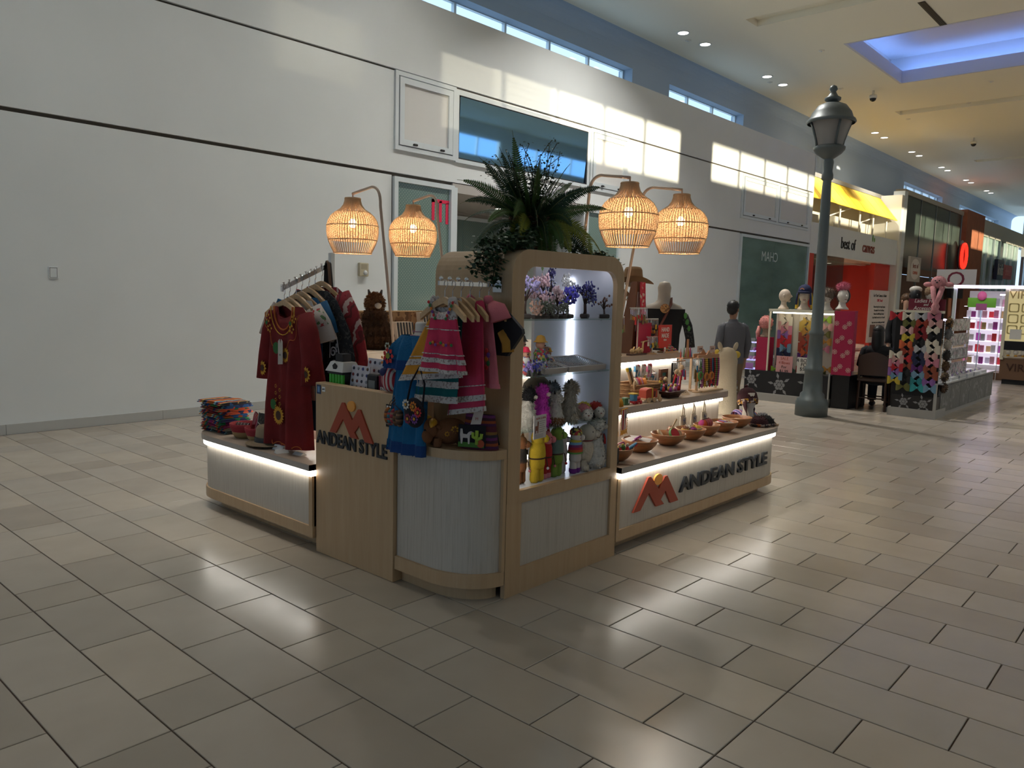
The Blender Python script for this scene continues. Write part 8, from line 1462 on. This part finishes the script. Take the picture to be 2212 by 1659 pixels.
def person(label, loc, rz, h, pose, skin, shirt, pants, hair, longhair=False, headrot=0, shoes=None):
    t = thing('person', label, 'person', loc, rz, scale=h / 1.75); hip = .92 if pose == 'stand' else .50; dz = hip - .92
    J = {'pelvis': (0, 0, hip, (.13, .10)), 'waist': (0, 0, 1.08 + dz, (.125, .085)), 'chest': (0, .01, 1.28 + dz, (.15, .10)), 'neck0': (0, .0, 1.43 + dz, (.07, .065)), 'neck': (0, -.01, 1.50 + dz, .052), 'jaw': (0, -.025, 1.575 + dz, (.062, .070)), 'skull': (0, -.01, 1.66 + dz, (.074, .088)), 'crown': (0, 0, 1.715 + dz, (.050, .060))}
    E_ = [('pelvis', 'waist'), ('waist', 'chest'), ('chest', 'neck0'), ('neck0', 'neck'), ('neck', 'jaw'), ('jaw', 'skull'), ('skull', 'crown')]
    for s, n in ((-1, 'r'), (1, 'l')):
        el = (s * .245, .04, 1.14 + dz); wr = (s * .25, -.03, .90 + dz) if pose == 'stand' else (s * .16, -.26, 1.02 + dz)
        J.update({'sh' + n: (s * .175, .01, 1.40 + dz, .058), 'el' + n: (*el, .042), 'wr' + n: (*wr, .028), 'pa' + n: (wr[0], wr[1] - .02, wr[2] - .055, (.036, .020))}); E_ += [('chest', 'sh' + n), ('sh' + n, 'el' + n), ('el' + n, 'wr' + n), ('wr' + n, 'pa' + n)]
        for f in range(5):
            k = 'f%s%d' % (n, f); dx = (-.026 + .017 * f) if f < 4 else s * -.03; L = (.065, .078, .074, .06, .05)[f]; J[k + 'a'] = (wr[0] + dx * .8, wr[1] - .025, wr[2] - .085 + (.03 if f == 4 else 0), .0095); J[k + 'b'] = (wr[0] + dx, wr[1] - .035, wr[2] - .085 - L + (.03 if f == 4 else 0), .0075); E_ += [('pa' + n, k + 'a'), (k + 'a', k + 'b')]
        if pose == 'stand': J.update({'hi' + n: (s * .09, 0, .84, .088), 'kn' + n: (s * .095, -.015, .49, .060), 'an' + n: (s * .10, .02, .09, .040), 'to' + n: (s * .11, -.12, .035, (.040, .026))})
        else: J.update({'hi' + n: (s * .09, -.05, hip - .01, .088), 'kn' + n: (s * .11, -.44, hip - .01, .060), 'an' + n: (s * .11, -.42, .09, .040), 'to' + n: (s * .11, -.56, .035, (.040, .026))})
        E_ += [('pelvis', 'hi' + n), ('hi' + n, 'kn' + n), ('kn' + n, 'an' + n), ('an' + n, 'to' + n)]
    me = skin_mesh(J, E_); me.materials.clear(); me.materials.append(skin)
    hc = Vector((0, -.01, 1.62 + dz)); Rm = Matrix.Rotation(headrot, 3, 'Z')
    for v in me.vertices:
        q = max(0, min(1, (v.co.z - (1.47 + dz)) / .07))
        if q > 0: p = Rm @ (v.co - hc) + hc; v.co = v.co.lerp(p, q)
    o = bpy.data.objects.new('body', me); C.objects.link(o); o.parent = t
    hd = lambda b: b.xf(Matrix.Translation(hc) @ Matrix.Rotation(headrot, 4, 'Z') @ Matrix.Translation(-hc)); Z = dz
    hd(MB().tube([(0, -.095, 1.665 + Z), (0, -.113, 1.635 + Z), (0, -.098, 1.622 + Z)], [.008, .014, .010], 7)).build('nose', skin, o, True)
    for s in (-1, 1): hd(MB().ball((s * .077, .005, 1.635 + Z), (.010, .018, .030), 8, 6)).build('ear', skin, o, True); hd(MB().ball((s * .030, -.088, 1.655 + Z), (.011, .008, .007), 8, 6)).build('eye', mDark, o, True)
    hd(MB().tube([(-.022, -.088, 1.592 + Z), (0, -.095, 1.591 + Z), (.022, -.088, 1.592 + Z)], .005, 5)).build('mouth', M('lips', (.25, .09, .08), .6), o, True)
    if longhair: hd(MB().grid(lambda u, v: ((lambda a, z, k: ((.088 * k) * math.cos(a), .015 + (.102 * k) * math.sin(a) * (1 if math.sin(a) > 0 else .75), z))(PI * (-.16 + 1.32 * u), lerp(1.78, 1.28, v) + Z, [.35, .85, 1.02, 1.05, 1.05, 1.06, 1.06, 1.0, .8][int(round(v * 8))])), 18, 8).ball((0, .01, 1.70 + Z), (.086, .102, .085), 14, 9)).build('hair', hair, o, True)
    else: hd(MB().ball((0, .012, 1.695 + Z), (.086, .104, .083), 16, 10).ball((0, .045, 1.64 + Z), (.080, .066, .075), 14, 9)).fur(500, .014, .003, -.1).build('hair', hair, o, True)
    # clothes
    cloth(MB(), [(1.50 + Z, .058, .062, 0), (1.465 + Z, .075, .075, 0), (1.44 + Z, .155, .090, 0), (1.38 + Z, .215, .115, .1), (1.26 + Z, .212, .132, .2), (1.08 + Z, .190, .126, .5), (.84 + Z, .195, .135, .7)], 5, 0, .08, 32, None, 3).build('shirt', shirt, o, True)
    for s in (-1, 1):
        el = (s * .245, .04, 1.14 + Z); wr = (s * .25, -.03, .93 + Z) if pose == 'stand' else (s * .17, -.24, 1.03 + Z)
        MB().tube([(s * .14, .01, 1.42 + Z), (s * .19, .012, 1.375 + Z), (s * .222, .03, 1.25 + Z), el, (lerp(el[0], wr[0], .5), lerp(el[1], wr[1], .5), lerp(el[2], wr[2], .5)), wr], [.045, .062, .058, .054, .050, .046], 12).build('sleeve', shirt, o, True)
        P = [J['hi' + 'rl'[s > 0]], J['kn' + 'rl'[s > 0]], J['an' + 'rl'[s > 0]]]; MB().tube([(P[0][0] * .9, P[0][1], P[0][2] + .06), P[0][:3], tuple(lerp(P[0][c], P[1][c], .5) for c in range(3)), P[1][:3], tuple(lerp(P[1][c], P[2][c], .6) for c in range(3)), (P[2][0], P[2][1], P[2][2] + .01)], [.105, .108, .094, .078, .072, .066], 14).build('trouser_leg', pants, o, True)
        a = J['an' + 'rl'[s > 0]]; MB().ball((a[0], a[1] - .06, .038), (.048, .13, .040), 12, 8).build('shoe', shoes or mDark, o, True)
    MB().ball((0, 0, hip + .0), (.165, .125, .12), 16, 10).build('trouser_seat', pants, o, True)
    return t
mSkinA = M('skin warm', (.36, .19, .12), .55); mSkinB = M('skin light', (.50, .29, .20), .55); mBlackH = M('black hair', (.010, .009, .009), .5)
pm = person('man in grey shirt and khaki trousers seen from behind, looking right', (9.55, 4.72, 0), rad(146), 1.53, 'stand', mSkinA, M('grey shirt', (.105, .105, .12), .85, bump=.3, bscale=60), M('khaki cloth', (.16, .11, .07), .9), mBlackH, False, rad(-52))
pw = person('woman with long black hair in a black top seated beside the bow wall', (12.20, 3.71, 0), rad(97), 1.60, 'sit', mSkinB, M('black top', (.010, .010, .012), .8), M('dark jeans', (.02, .024, .04), .9), mBlackH, True, rad(-10))
pb = person('person with short brown hair looking down behind the bow wall', (14.0, 3.86, 0), rad(-60), 1.72, 'stand', mSkinB, M('black jumper', (.012, .012, .014), .9), M('dark jeans'), M('brown hair', (.09, .042, .018), .5), False, rad(15))
